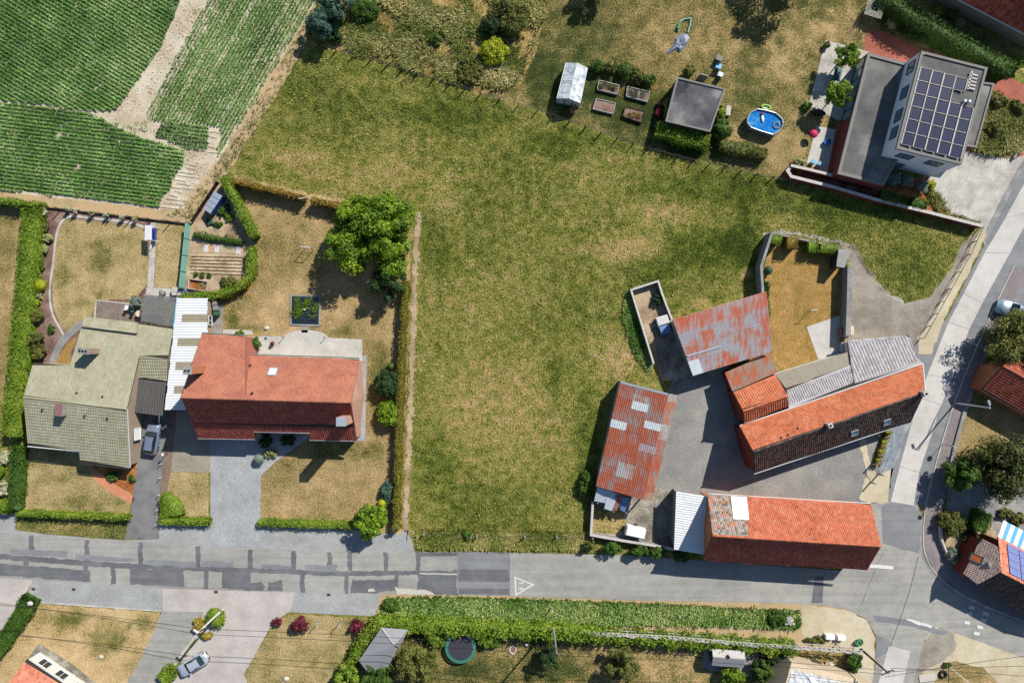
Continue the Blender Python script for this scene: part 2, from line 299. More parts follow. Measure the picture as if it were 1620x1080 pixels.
ground('felt_grey', [(.1, c(92, 92, 92)), (.4, c(114, 113, 110)), (.6, c(128, 126, 122)), (.8, c(160, 156, 146))], .13, 5, mid=.35, amps=(1.5, 1.2, .5), bump=.15); ground('felt_dark', [(.12, c(66, 68, 72)), (.32, c(98, 99, 102)), (.55, c(112, 112, 113)), (.8, c(156, 154, 148))], .2, 4, mid=.5, amps=(1.5, 1.4, .4), bump=.15)
plain('parapet', c(140, 136, 130), .8, .06); plain('trunk', c(96, 78, 60), .95, .2, 9, .5); plain('pale_stone', c(214, 206, 196), .9, .1)
plain('concrete_wall', c(156, 152, 146), .9, .14, 3, .3); plain('board_orange', c(214, 170, 120), .8, .08); plain('board_white', c(224, 222, 216), .8, .06)
plain('board_tan', c(200, 180, 146), .85, .08); plain('blue_tarp_and_shade', c(120, 150, 196), .5, .12, 6, .4); plain('slate_tarp', c(120, 128, 146), .5, .25, 5, .5)
plain('awning_blue', c(100, 180, 222), .7, .04); plain('magenta', c(196, 26, 60), .5, .1); plain('tyre', c(34, 34, 36), .85, .1)
plain('gutter_white', c(222, 226, 226), .5, .04); plain('gutter_green', c(120, 140, 132), .5, .06); plain('beige_wall', c(206, 186, 158), .9, .06)
plain('grey_stone', c(150, 148, 144), .9, .1); plain('shingle', c(158, 158, 160), .95, .22, 16, .4); plain('trampoline_mat', c(62, 62, 70), .8, .08, 14)  # first one is an even mid-grey for stone, bins and fittings
plain('trampoline_pad', c(70, 134, 116), .5, .06); plain('clip', c(226, 218, 200), .4, .04, metal=.2)
n = N('glass'); n.pbr(c(120, 150, 170), .08, None, .8); MATS['glass'] = n.mat
n = N('dark_glass'); n.pbr(c(38, 52, 58), .06, None, .8); MATS['dark_glass'] = n.mat
n = N('greenhouse_glass')
f = n.ramp(n.noise(1.2, 4, .6, dist=.6), [(.38, c(188, 202, 206)), (.55, c(240, 244, 246, 1.5))]); p = n.n('BsdfPrincipled'); n.l(f, p.inputs['Base Color']); p.inputs['Roughness'].default_value = .12
tr = n.n('BsdfTransparent'); mx = n.n('MixShader'); mx.inputs[0].default_value = .82; n.l(tr.outputs[0], mx.inputs[1]); n.l(p.outputs[0], mx.inputs[2]); n.l(mx.outputs[0], n.out.inputs[0]); MATS['greenhouse_glass'] = n.mat
n = N('pool_water'); f = n.ramp(n.math('ADD', n.math('MULTIPLY', n.noise(1.0, 4, .6, dist=1.2), .7), n.math('MULTIPLY', n.noise(5, 3), .3)), [(.42, c(14, 118, 206)), (.58, c(60, 154, 222)), (.72, c(150, 204, 236))])
MATS['pool_water'] = n.pbr(f, .06, n.bump(n.noise(5, 2), .25, .05), .5)
n = N('solar_cell'); t = n.n('TexBrick'); n.l(n.n('TexCoord').outputs['Object'], t.inputs['Vector']); t.offset = 0; t.inputs['Scale'].default_value = 1
for k, v in (('Brick Width', .16), ('Row Height', .16), ('Mortar Size', .006)): t.inputs[k].default_value = v
t.inputs['Color1'].default_value = c(30, 36, 66); t.inputs['Color2'].default_value = c(38, 46, 84); t.inputs['Mortar'].default_value = c(60, 68, 100)
MATS['solar_cell'] = n.pbr(t.outputs['Color'], .3, None, .3)
n = N('solar_cell_light'); t = n.n('TexBrick'); n.l(n.n('TexCoord').outputs['Object'], t.inputs['Vector']); t.offset = 0; t.inputs['Scale'].default_value = 1
for k, v in (('Brick Width', .16), ('Row Height', .16), ('Mortar Size', .012)): t.inputs[k].default_value = v
t.inputs['Color1'].default_value = c(84, 98, 168); t.inputs['Color2'].default_value = c(104, 118, 186); t.inputs['Mortar'].default_value = c(170, 180, 210)
MATS['solar_cell_light'] = n.pbr(t.outputs['Color'], .3, None, .5)
def carpaint(name, col): n = N(name); MATS[name] = n.pbr(col, .28, None, .6, .35, **{'Coat Weight': .6}); return n.mat
carpaint('paint_silver', c(222, 229, 238)); carpaint('paint_steel', c(150, 160, 184)); carpaint('paint_sky', c(186, 206, 218))
def rustmat(name, lo, hi, grey, rust, dark, rot):
    mud = tuple(r*.55+g*.25 for r, g in zip(rust[:3], dark[:3]))+(1,)
    n = N(name); s = n.noise(1.1, 5, .65, stretch=(2.2, .5, 1, rot)); g = n.noise(.35, 3); r = n.rnd()
    f = n.math('ADD', n.math('ADD', n.math('MULTIPLY', s, .55), n.math('MULTIPLY', g, .4)), n.math('MULTIPLY', r, .05))
    fine = n.noise(7, 5, .7)
    gcol = n.ramp(fine, [(.3, dark), (.6, grey)]); rcol = n.ramp(fine, [(.3, mud), (.44, tuple(x*.7 for x in rust[:3])+(1,)), (.58, rust), (.72, tuple(min(1, x*1.25) for x in rust[:3])+(1,))]); f = n.math('ADD', f, n.math('MULTIPLY_ADD', fine, .35, -.175))
    MATS[name] = n.pbr(n.mix(n.ramp(f, [(lo, (0, 0, 0, 1)), (hi, (1, 1, 1, 1))]), gcol, rcol), .8, n.bump(fine, .3, .02), .25); return n.mat
rustmat('rust_sheet', .39, .53, c(160, 156, 156), c(190, 100, 70), c(116, 110, 108), .22)
rustmat('rust_grey_sheet', .47, .57, c(182, 180, 182), c(208, 114, 80), c(130, 132, 140), -.32)
rustmat('rust_brown_sheet', .44, .56, c(170, 158, 144), c(206, 112, 74), c(128, 116, 106), -.32)
rustmat('corroded_pale', .46, .6, c(196, 194, 188), c(190, 112, 82), c(112, 116, 122), .22); rustmat('rust_heavy_sheet', .42, .53, c(186, 182, 182), c(214, 114, 80), c(140, 132, 132), -.32)
plain('cheek_red', c(176, 108, 86), .85, .1); plain('sheet_white', c(236, 238, 238, 1.7), .45, .05, 3, .1, big=.3); plain('sheet_beige', c(168, 156, 132), .6, .1); plain('sheet_translucent', c(214, 222, 224), .35, .08, 3)
plain('sheet_dark', c(98, 94, 90), .7, .14, 5, .2, big=.5); plain('slat_dark', c(150, 148, 144), .7, .12); plain('sheet_bluewhite', c(214, 220, 226), .5, .1, 4)
plain('sheet_brown_grey', c(170, 160, 140), .8, .12, 4, .2)
tilemat('tile_khaki', [c(160, 156, 128), c(176, 172, 143), c(188, 183, 155), c(200, 194, 168)], .85, .72, moss=c(168, 161, 116))
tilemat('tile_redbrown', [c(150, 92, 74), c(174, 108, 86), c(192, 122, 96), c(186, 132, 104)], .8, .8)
tilemat('tile_red_shaded', [c(146, 70, 58), c(176, 86, 70), c(198, 110, 90)], .8, .5); tilemat('tile_orange', [c(172, 92, 60), c(208, 116, 76), c(224, 130, 88), c(226, 156, 120)], .75, .66, moss=c(168, 112, 82))  # first mix is the shade-side copy of roof tiles, shade put in colour
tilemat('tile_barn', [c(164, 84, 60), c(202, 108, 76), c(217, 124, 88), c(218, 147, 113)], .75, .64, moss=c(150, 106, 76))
tilemat('tile_dark_and_shade', [c(52, 47, 46), c(70, 62, 58), c(90, 74, 66), c(126, 92, 76)], .6, .35)  # black farmhouse tiles; also lends painted shade to one corner-house slope
tilemat('tile_grey', [c(176, 170, 170), c(188, 181, 181), c(198, 192, 192), c(206, 201, 201)], .7, .4); tilemat('tile_rose', [c(176, 148, 138), c(196, 168, 156), c(212, 186, 174)], .85, .4)
tilemat('tile_grey_old', [c(120, 110, 100), c(160, 150, 140), c(186, 176, 166), c(200, 130, 96)], .85, .3)
tilemat('tile_red', [c(140, 66, 50), c(176, 86, 64), c(190, 108, 80)], .8, .4)
tilemat('tile_pink', [c(206, 118, 92), c(224, 140, 110), c(232, 160, 130)], .8, .4)
tilemat('tile_slate', [c(150, 154, 160), c(186, 190, 196), c(214, 216, 220)], .5, .2)
leafmat('leaf_bright', [c(40, 68, 8, K), c(80, 112, 14, K), c(122, 150, 26, K), c(162, 184, 52, K)])
leafmat('leaf_hedge', [c(62, 90, 16, K), c(98, 128, 28, K), c(136, 158, 46, K), c(172, 184, 80, K)])
leafmat('leaf_hedge_olive', [c(92, 92, 24, K), c(124, 118, 40, K), c(150, 140, 56, K)])
leafmat('leaf_hedge_brown', [c(112, 92, 34, K), c(146, 120, 48, K), c(172, 146, 66, K)])
leafmat('leaf_green', [c(40, 66, 18, K), c(70, 100, 30, K), c(104, 134, 46, K)])
leafmat('leaf_dark', [c(28, 48, 24, K), c(48, 74, 34, K), c(74, 100, 48, K)])
leafmat('leaf_olive', [c(50, 58, 22, K), c(84, 92, 36, K), c(120, 122, 54, K), c(146, 140, 72, K)])
leafmat('leaf_blue', [c(44, 76, 62, K), c(70, 104, 84, K), c(104, 134, 112, K)])
leafmat('leaf_silver', [c(92, 108, 96, K), c(134, 148, 132, K), c(176, 184, 170, K)])
leafmat('leaf_yellow', [c(120, 132, 10, K), c(164, 172, 24, K), c(196, 200, 60, K)])
leafmat('leaf_pale', [c(120, 128, 66, K), c(164, 166, 104, K), c(206, 200, 152, K)])
leafmat('leaf_flower', [c(90, 112, 48, K), c(150, 158, 104, K), c(226, 220, 190, K), c(240, 236, 216, K)])
leafmat('leaf_white', [c(150, 160, 120, K), c(222, 216, 206, K), c(244, 240, 236, K)])
leafmat('leaf_plum', [c(70, 20, 32, K), c(108, 34, 50, K), c(140, 62, 78, K)])
leafmat('leaf_rust', [c(116, 112, 26, K), c(160, 140, 44, K), c(188, 156, 66, K)])
leafmat('leaf_autumn', [c(34, 44, 18, K), c(60, 74, 28, K), c(94, 92, 40, K), c(84, 106, 42, K)])
leafmat('crop_leaf', [c(52, 90, 28, 1.15), c(84, 126, 48, 1.15), c(116, 153, 72, 1.15), c(162, 188, 118, 1.15)])
KG = 1.15
leafmat('grass_blade', [c(74, 90, 22, KG), c(108, 118, 40, KG), c(150, 146, 74, KG), c(198, 178, 120, KG)], .25, .07)
leafmat('grass_wild', [c(70, 88, 26, KG), c(104, 116, 44, KG), c(146, 142, 76, KG), c(204, 190, 134, KG)], .25, .12)
leafmat('weed_leaf', [c(58, 92, 32, 1.1), c(92, 124, 50, 1.1), c(126, 150, 72, 1.1), c(170, 176, 110, 1.1)], .25, .3)
m_ = MATS

# ---------------------------------------------------------------- helpers: foliage
def quads(P, Nn, size, asp=.6):
    n = len(P); r = RNG.normal(size=(n, 3)); t = np.cross(Nn, r); t /= np.linalg.norm(t, axis=1, keepdims=True)+1e-9
    b = np.cross(Nn, t); s = (size*RNG.uniform(.6, 1.25, n))[:, None]
    V = np.stack([P-t*s*.5, P+b*s*.5*asp, P+t*s*.5, P-b*s*.5*asp], 1).reshape(-1, 3)
    return V, np.arange(n*4).reshape(-1, 4)
def jit(Nn, a):
    Nn = Nn+RNG.normal(size=Nn.shape)*a; return Nn/(np.linalg.norm(Nn, axis=1, keepdims=True)+1e-9)
def lump(d, seed, amp):
    r = np.random.default_rng(seed); out = np.ones(len(d))
    for _ in range(5): out += amp*.5*np.sin(d@(r.normal(size=3)*3.2)+r.uniform(0, 6))
    return out
def core_sphere(cn, rad, seed, amp, nu=14, nv=8, bottom=-.6):
    u = np.linspace(0, 2*np.pi, nu, endpoint=False); zz = np.linspace(bottom, 1, nv); D = []
    for z in zz:
        r = math.sqrt(max(0, 1-z*z)); D += [(r*math.cos(a), r*math.sin(a), z) for a in u]
    D = np.array(D); V = cn+D*rad*lump(D, seed, amp)[:, None]
    F = [(k*nu+i, k*nu+(i+1) % nu, (k+1)*nu+(i+1) % nu, (k+1)*nu+i) for k in range(nv-1) for i in range(nu)]
    return V, np.array(F)
def cat_geo(parts):
    V, F, A, o = [], [], [], 0
    for v, f, a in parts: V.append(v); F.append(f+o); A.append(np.broadcast_to(a, len(f))); o += len(v)
    return np.concatenate(V), np.concatenate(F), np.concatenate(A)
def blob_geo(cn, rad, leaf, dens, amp, seed, low=-.55, spread=.12, core=.8, jt=.6, clump=True):
    rad = np.array(rad, float); area = 4*math.pi*((rad[0]*rad[1])**1.6/3+(rad[0]*rad[2])**1.6/3+(rad[1]*rad[2])**1.6/3)**(1/1.6)*.75
    n = max(30, int(area*dens)); d = RNG.normal(size=(n*2, 3)); d /= np.linalg.norm(d, axis=1, keepdims=True); d = d[d[:, 2] > low][:n]; n = len(d); rad_k = np.ones(n)
    if clump and n > 120:
        nc = max(8, n//34); q = d[RNG.integers(0, n, nc)]; w = RNG.integers(0, nc, n); d = np.where((RNG.uniform(0, 1, n) < .8)[:, None], q[w]+RNG.normal(0, .14 if nc > 20 else .22, (n, 3)), d); d /= np.linalg.norm(d, axis=1, keepdims=True)
        rad_k = RNG.uniform(1-spread*1.3, 1.04, nc)[w]
    P = cn+d*rad*(lump(d, seed, amp)*rad_k*RNG.uniform(1-spread, 1+spread*.4, n))[:, None]; P[:, 2] = np.maximum(P[:, 2], .05)
    v, f = quads(P, jit(d/rad*rad.mean(), jt), leaf); parts = [(v, f, np.clip(RNG.normal(.5, .2, n), 0, 1))]
    if core: cv, cf = core_sphere(cn, rad*core, seed, amp, bottom=low); parts.append((cv, cf, .35))
    return parts
def shrub(name, label, px, py, rx, ry, h, mat, cat='shrub', leaf=.21, dens=85, amp=.2, group=None, jt=.6, spread=.2):
    k = (1-h*.6/ALT)/PPM; cn = W(px, py, h*.55); rad = np.array((rx*k, ry*k, h*.5)); c0 = np.array((cn.x, cn.y, h*.5)); sd = random.randint(0, 9999)
    if amp < .15: parts = blob_geo(c0, rad, leaf, dens, amp, sd, -.8, jt=jt, spread=spread)
    else:                                      # loose bush: many small leaf clumps over a low core
        rs = np.random.default_rng(sd); nc = int(min(60, 10+rx*ry*.11)); parts = []; cv, cf = core_sphere(c0, rad*.62, sd, amp, bottom=-.8); parts.append((cv, cf, .3)); mr = rad.mean()
        for i in range(nc):
            d = rs.normal(size=3); d /= np.linalg.norm(d); d[2] = abs(d[2])*1.1-.25; cc = c0+d*rad*rs.uniform(.5, .86+spread*.3); cr = max(.16, mr*rs.uniform(.2, .36)); m = int(min(220, max(26, dens*2.0*12.57*cr*cr*.5)))
            q = RNG.normal(size=(m, 3)); q /= np.linalg.norm(q, axis=1, keepdims=True); P = cc+q*cr*RNG.uniform(.55, 1.1, m)[:, None]; P[:, 2] = np.maximum(P[:, 2], .04); v, f = quads(P, jit(q+np.array((0, 0, .3)), .5), leaf); parts.append((v, f, np.clip(RNG.normal(.3+.4*rs.uniform(), .18, m), 0, 1)))
    V, F, A = cat_geo(parts)
    return emit_np(name, V, F, A, m_[mat], None, label, cat, group)
def clipped(name, label, px, py, sx, sy, h, mat, rot=0, cat='hedge', leaf=.12, dens=130, z0=0., group=None):   # a box-cut bush
    o = W(px, py, h); k = (1-h/ALT)/PPM; return hedge_world(name, label, [Vector((o.x-sx*k/2*math.cos(rot), o.y-sx*k/2*math.sin(rot), 0)), Vector((o.x+sx*k/2*math.cos(rot), o.y+sx*k/2*math.sin(rot), 0))], sy*k, h, mat, cat, leaf, dens, group=group)
def hedge_world(name, label, pts, w, h, mat, cat='hedge', leaf=.14, dens=95, rough=.05, group=None, widths=None):
    parts = []; n = len(pts); dirs = [(pts[min(i+1, n-1)]-pts[max(i-1, 0)]).normalized() for i in range(n)]
    ws = widths or [w]*n; L = [p+Vector((-d.y, d.x, 0))*x/2 for p, d, x in zip(pts, dirs, ws)]; R = [p-Vector((-d.y, d.x, 0))*x/2 for p, d, x in zip(pts, dirs, ws)]
    def face(a, b, c_, d_, nrm):
        ar = ((b-a).cross(d_-a)).length; k = max(4, int(ar*dens)); u = RNG.uniform(0, 1, k)[:, None]; v = RNG.uniform(0, 1, k)[:, None]
        a, b, c_, d_ = map(np.array, (a, b, c_, d_)); P = (a*(1-u)+b*u)*(1-v)+(d_*(1-u)+c_*u)*v
        N_ = np.array(nrm)[None].repeat(k, 0); P = P+N_*(RNG.normal(0, rough, k)+rough*1.1*np.sin(P[:, 0]*2.1+P[:, 1]*1.7)+rough*.9*np.sin(P[:, 0]*6.3-P[:, 1]*5.1+P[:, 2]*4))[:, None]
        vv, ff = quads(P, jit(N_, .75), leaf); parts.append((vv, ff, np.clip(RNG.normal(.5, .2, k), 0, 1)))
    up = Vector((0, 0, h))
    for i in range(n-1):
        face(L[i]+up, L[i+1]+up, R[i+1]+up, R[i]+up, (0, 0, 1)); e = dirs[i]
        face(L[i], L[i+1], L[i+1]+up, L[i]+up, (-e.y, e.x, 0)); face(R[i], R[i+1], R[i+1]+up, R[i]+up, (e.y, -e.x, 0))
    face(L[0], R[0], R[0]+up, L[0]+up, tuple(-dirs[0])); face(L[-1], R[-1], R[-1]+up, L[-1]+up, tuple(dirs[-1]))
    ins = .1; cv = []
    for i in range(n):
        m = (L[i]+R[i])/2; l = m+(L[i]-m)*(1-ins*2/max(ws[i], .2)); r = m+(R[i]-m)*(1-ins*2/max(ws[i], .2))
        cv += [tuple(l), tuple(l+up*.9), tuple(r+up*.9), tuple(r)]
    cf = [(4*i+j, 4*i+j+1, 4*i+j+5, 4*i+j+4) for i in range(n-1) for j in range(3)]+[(0, 1, 2, 3), (4*n-1, 4*n-2, 4*n-3, 4*n-4)]
    parts.append((np.array(cv, float), np.array(cf), .4)); V, F, A = cat_geo(parts)
    return emit_np(name, V, F, A, m_[mat], None, label, cat, group)
def dens_pts(pts, step=1.5):
    out = [pts[0]]
    for a, b in zip(pts, pts[1:]):
        k = max(1, int((b-a).length/step)); out += [a+(b-a)*(i/k) for i in range(1, k+1)]
    return out
def hedge(name, label, pp, wpx, h, mat, leaf=.19, dens=95, rough=.09, group=None, cat='hedge'):
    pts = [W(x, y, h) for x, y in pp]; pts = dens_pts([Vector((p.x, p.y, 0)) for p in pts]); w = wpx/PPM*(1-h/ALT); return hedge_world(name, label, pts, w, h, mat, cat, leaf, dens, rough, group, [w*(1+random.uniform(-1, 1)*min(.12, rough)) for _ in pts])
def tree(name, label, px, py, rpx, h, mat, seed=0, leaf=.26, n=14, per=260, trunk_r=.16, low=.3, group=None, flat=.8, fill=1.):
    hc = h*(1+low)/2*.98; k = (1-hc/ALT)/PPM; cx = W(px, py, hc); R = rpx*k; rz = h*(1-low)/2; rs = np.random.default_rng(seed+5)
    t = thing(name, label, 'tree', (cx.x, cx.y)); b = B(); b.tube((cx.x, cx.y, 0), (cx.x+.1, cx.y, hc*.75), trunk_r, trunk_r*.6, 8); ct = Vector((cx.x+.1, cx.y, hc*.7)); parts = []
    n = int(n*2.2); per = int(per*.62)
    for i in range(n):
        d = rs.normal(size=3); d /= np.linalg.norm(d); rr = rs.uniform(.2, .82)**.6
        cn = np.array((cx.x+d[0]*R*rr, cx.y+d[1]*R*rr, hc+d[2]*rz*rr*.85)); cr = R*rs.uniform(.17, .31)*fill
        if i < 9: b.tube(ct-Vector((0, 0, hc*.25*rs.uniform(0, 1))), cn, trunk_r*.45, .02, 5)
        q = RNG.normal(size=(per, 3)); q /= np.linalg.norm(q, axis=1, keepdims=True); q[:, 2] = np.where(q[:, 2] < -.5, -q[:, 2], q[:, 2])
        P = cn+q*np.array((cr, cr, cr*flat))*(RNG.uniform(.5, 1.08, per)**.6*lump(q, seed+i, .22))[:, None]; P[:, 2] = np.maximum(P[:, 2], .1)
        v, f = quads(P, jit(q+np.array((0, 0, .25)), .45), leaf, .62); parts.append((v, f, np.clip(RNG.normal(.3+.4*rs.uniform(), .2, per), 0, 1)))
    V, F, A = cat_geo(parts); emit('trunk', b, m_['trunk'], t); emit_np('crown', V, F, A, m_[mat], t); return props(t, None, None, group)

# ---------------------------------------------------------------- helpers: roofs
def cuts(poly, u):                            # where the line at height u crosses a 2-D polygon
    xs = []; n = len(poly)
    for i in range(n):
        (x0, y0), (x1, y1) = poly[i], poly[(i+1) % n]
        if (y0 <= u) != (y1 <= u): xs.append(x0+(x1-x0)*(u-y0)/(y1-y0))
    return sorted(xs)
def tiles(parent, pts, up, mat, pitch=.26, course=.34, amp=.045, step=.035, name='roof_tiles', kind='stuff', seg=4):
    """pts: planar 3-D polygon; up: a 3-D point direction pointing up the slope. Real pantile relief, one face strip per tile."""
    nrm = (pts[1]-pts[0]).cross(pts[2]-pts[0])
    for i in range(1, len(pts)-1):
        q = (pts[i]-pts[0]).cross(pts[i+1]-pts[0])
        if q.length > nrm.length: nrm = q
    nrm.normalize()
    if nrm.z < 0: nrm = -nrm
    U = (up-nrm*up.dot(nrm)).normalized(); Vv = U.cross(nrm).normalized(); o = pts[0]
    poly = [((p-o).dot(Vv), (p-o).dot(U)) for p in pts]; u0 = min(p[1] for p in poly); u1 = max(p[1] for p in poly)
    rows = max(1, round((u1-u0)/course)); cs = (u1-u0)/rows; b = B(); wave = [0, .55, 1., .45] if seg == 4 else [0, 1.]
    for r in range(rows):
        a, e = u0+r*cs, u0+(r+1)*cs; xa, xe, xm = cuts(poly, a+1e-4), cuts(poly, e-1e-4), cuts(poly, (a+e)/2)
        if len(xa) != len(xm): xa = xm
        if len(xe) != len(xm): xe = xm
        for j in range(0, len(xm)-1, 2):
            a0, a1, e0, e1 = xa[j], xa[j+1], xe[j], xe[j+1]; lo_, hi_ = max(a0, e0), min(a1, e1)
            vs = [k*pitch for k in range(math.ceil(lo_/pitch+.15), math.floor(hi_/pitch-.15)+1)]
            La, Le = [a0]+vs+[a1], [e0]+vs+[e1]
            for t in range(len(La)-1):
                va = random.random()
                for s in range(seg):
                    f0, f1 = s/seg, (s+1)/seg; h0, h1 = wave[s]*amp, wave[(s+1) % seg]*amp
                    A0 = o+Vv*(La[t]+(La[t+1]-La[t])*f0)+U*(a-.02)+nrm*(h0+step); A1 = o+Vv*(La[t]+(La[t+1]-La[t])*f1)+U*(a-.02)+nrm*(h1+step)
                    E0 = o+Vv*(Le[t]+(Le[t+1]-Le[t])*f0)+U*e+nrm*h0; E1 = o+Vv*(Le[t]+(Le[t+1]-Le[t])*f1)+U*e+nrm*h1
                    D0 = A0-nrm*step*1.3; D1 = A1-nrm*step*1.3
                    b.add([A0, A1, E1, E0, D0, D1], [(0, 1, 2, 3), (4, 5, 1, 0)], va)
    return emit(name, b, m_[mat], parent, kind=kind)
def roof_base(parent, pts, t=.14, mat='dark_wood', name='roof_deck', lift=-.03):
    return emit(name, B().slab([p+Vector((0, 0, lift)) for p in pts], t), m_[mat], parent)
def walls(parent, planes, inset=.3, mat='white_render', drop=.2, name='wall', z0=0., gable=None):
    """solid walls below roof planes, drawn in from the eaves by inset and from the gables by gable"""
    allp = [p for pl in planes for p in pl]; e = (planes[0][1]-planes[0][0]); e = Vector((e.x, e.y, 0)).normalized(); f = Vector((-e.y, e.x, 0)); b = B(); gable = inset*.6 if gable is None else gable
    xs = [p.dot(e) for p in allp]; ys = [p.dot(f) for p in allp]; cx, cy = (min(xs)+max(xs))/2, (min(ys)+max(ys))/2; hx, hy = (max(xs)-min(xs))/2, (max(ys)-min(ys))/2
    for pl in planes: b.slab([e*(cx+(p.dot(e)-cx)*(1-gable/hx))+f*(cy+(p.dot(f)-cy)*(1-inset/hy))+Vector((0, 0, p.z-drop)) for p in pl], 0, down=z0)
    return emit(name, b, m_[mat], parent)
def panels(parent, a, b_, d_, nc, nr, matf, rib='ab', pitch=.25, amp=.03, name='roof_sheet', skip=(), wob=.03):
    """corrugated sheets laid nc x nr over the parallelogram a, b, d (world points); every sheet is its own object."""
    ex, ey = (b_-a)/nc, (d_-a)/nr; nrm = ex.cross(ey).normalized()
    if nrm.z < 0: nrm = -nrm
    run = ey if rib == 'ab' else ex; k = max(2, round(run.length*1.03/pitch))*2; bb = B(); vs = []
    for i in range(k+1):
        t = i/k*1.04-.02; z = amp if i % 2 else 0
        for e in (-.02, 1.02): vs.append((ex*e+ey*t if rib == 'ab' else ex*t+ey*e)+nrm*z)
    fs = [(2*i, 2*i+1, 2*i+3, 2*i+2) for i in range(k)]; bb.add(vs, fs)
    bb.add([v-nrm*.012 for v in vs], [tuple(reversed(f)) for f in fs])
    me = None
    for j in range(nr):
        for i in range(nc):
            if (i, j) in skip: continue
            mt = matf(i, j); pos = a+ex*i+ey*j+nrm*(.012*((i+2*j) % 3)+random.uniform(0, wob*.3))
            if me is None:
                me = bpy.data.meshes.new(name); me.from_pydata([tuple(v) for v in bb.v], [], bb.f); me.materials.append(m_[mt]); at = me.attributes.new('var', 'FLOAT', 'FACE')
            o = bpy.data.objects.new(name, me); link(o, parent, pos); o.material_slots[0].link = 'OBJECT'; o.material_slots[0].material = m_[mt]
def strip_pts(pp, wpx):                       # a ground band along a pixel polyline
    P = [Vector((x, y, 0)) for x, y in pp]; n = len(P); L, R = [], []
    for i in range(n):
        d = (P[min(i+1, n-1)]-P[max(i-1, 0)]).normalized(); s = Vector((-d.y, d.x, 0))*wpx/2; L.append(P[i]+s); R.append(P[i]-s)
    return [(p.x, p.y) for p in L]+[(p.x, p.y) for p in reversed(R)]
def smooth_line(pp, it=2):
    for _ in range(it):
        q = [pp[0]]
        for a, b in zip(pp, pp[1:]): q += [(a[0]*.75+b[0]*.25, a[1]*.75+b[1]*.25), (a[0]*.25+b[0]*.75, a[1]*.25+b[1]*.75)]
        pp = q+[pp[-1]]
    return pp
LV = .004
def sheet(name, pp, level, mat, rough=0., parent=None, kind='structure', label=None, step=5):
    """a ground sheet from a pixel outline; rough = how ragged (px) its edge is"""
    pts = []
    n = len(pp)
    for i in range(n):
        a, b = pp[i], pp[(i+1) % n]; L = math.hypot(b[0]-a[0], b[1]-a[1]); k = max(1, int(L/step)) if rough else 1
        for j in range(k):
            t = j/k; x, y = a[0]+(b[0]-a[0])*t, a[1]+(b[1]-a[1])*t
            if rough: x += random.gauss(0, rough*.6)+rough*.5*math.sin(y*.21+x*.13); y += random.gauss(0, rough*.6)+rough*.5*math.sin(x*.19+y*.11)
            pts.append(W(x, y, 0))
    b = B(); z = level*LV; tri = tessellate_polygon([[Vector((p.x, p.y, 0)) for p in pts]]); fs = []
    for t in tri:
        p, q, r = (pts[i] for i in t); fs.append(t if (q-p).cross(r-p).z > 0 else tuple(reversed(t)))
    b.add([(p.x, p.y, z) for p in pts], fs)
    return emit(name, b, m_[mat], parent, label, kind=kind if parent is None else None)
# ================================================================ THE SETTING
emit('ground', B().add([(-900, -900, 0), (900, -900, 0), (900, 900, 0), (-900, 900, 0)], [(0, 1, 2, 3)]), m_['meadow_ground'], kind='structure')
sheet('dry_verge', [(-60, -60), (515, -60), (508, 0), (492, 46), (478, 82), (440, 148), (398, 214), (366, 266), (346, 290), (306, 350), (300, 353), (70, 327), (-60, 318)], 2, 'dry_verge_ground', 1.5)
sheet('field', [(-60, -60), (505, -60), (498, 5), (400, 165), (353, 240), (346, 252), (300, 308), (292, 331), (250, 331), (0, 303), (-60, 297)], 3, 'sandy_soil', 1.5)
sheet('meadow', [(482, 78), (560, 92), (660, 122), (760, 152), (850, 178), (1000, 232), (1150, 268), (1245, 290), (1390, 326), (1545, 362), (1522, 385), (1500, 432), (1470, 470), (1432, 479), (1392, 457), (1366, 424), (1354, 396), (1330, 388),
  (1240, 372), (1205, 378), (1200, 455), (1060, 510), (1060, 600), (985, 610), (945, 770), (935, 850), (1060, 874), (1000, 877), (870, 874), (655, 872), (652, 800), (655, 600), (662, 420), (664, 350), (640, 335), (545, 320), (478, 305), (366, 283), (368, 268), (400, 215), (442, 150)], 4, 'meadow_ground', 2)
sheet('soil_edge', strip_pts([(662, 335), (657, 420), (654, 520), (650, 620), (646, 720), (642, 800), (641, 840)], 8), 5, 'garden_soil', 2.4, step=2.2)
sheet('trodden_track', strip_pts([(735, 410), (775, 440), (820, 462), (868, 496)], 1.8), 5, 'lawn_dry', 1.2)
sheet('dry_strip', [(372, 277), (480, 304), (548, 316), (600, 326), (600, 332), (546, 325), (478, 312), (372, 286)], 6, 'lawn_dry', 2.2)
sheet('wild_plot', [(500, -60), (870, -60), (862, 20), (850, 80), (820, 140), (760, 148), (660, 116), (560, 88), (490, 70), (506, 10)], 3, 'wild_ground', 2)
sheet('garden_lawn', [(862, -60), (1700, -60), (1700, 60), (1560, 80), (1370, 300), (1240, 285), (1000, 228), (850, 174), (752, 148), (820, 130), (848, 80), (860, 20)], 2, 'lawn_mixed', 2)
sheet('bare_patch', [(1196, 215), (1240, 205), (1275, 230), (1270, 262), (1225, 262), (1200, 245)], 3, 'lawn_tan', 3)
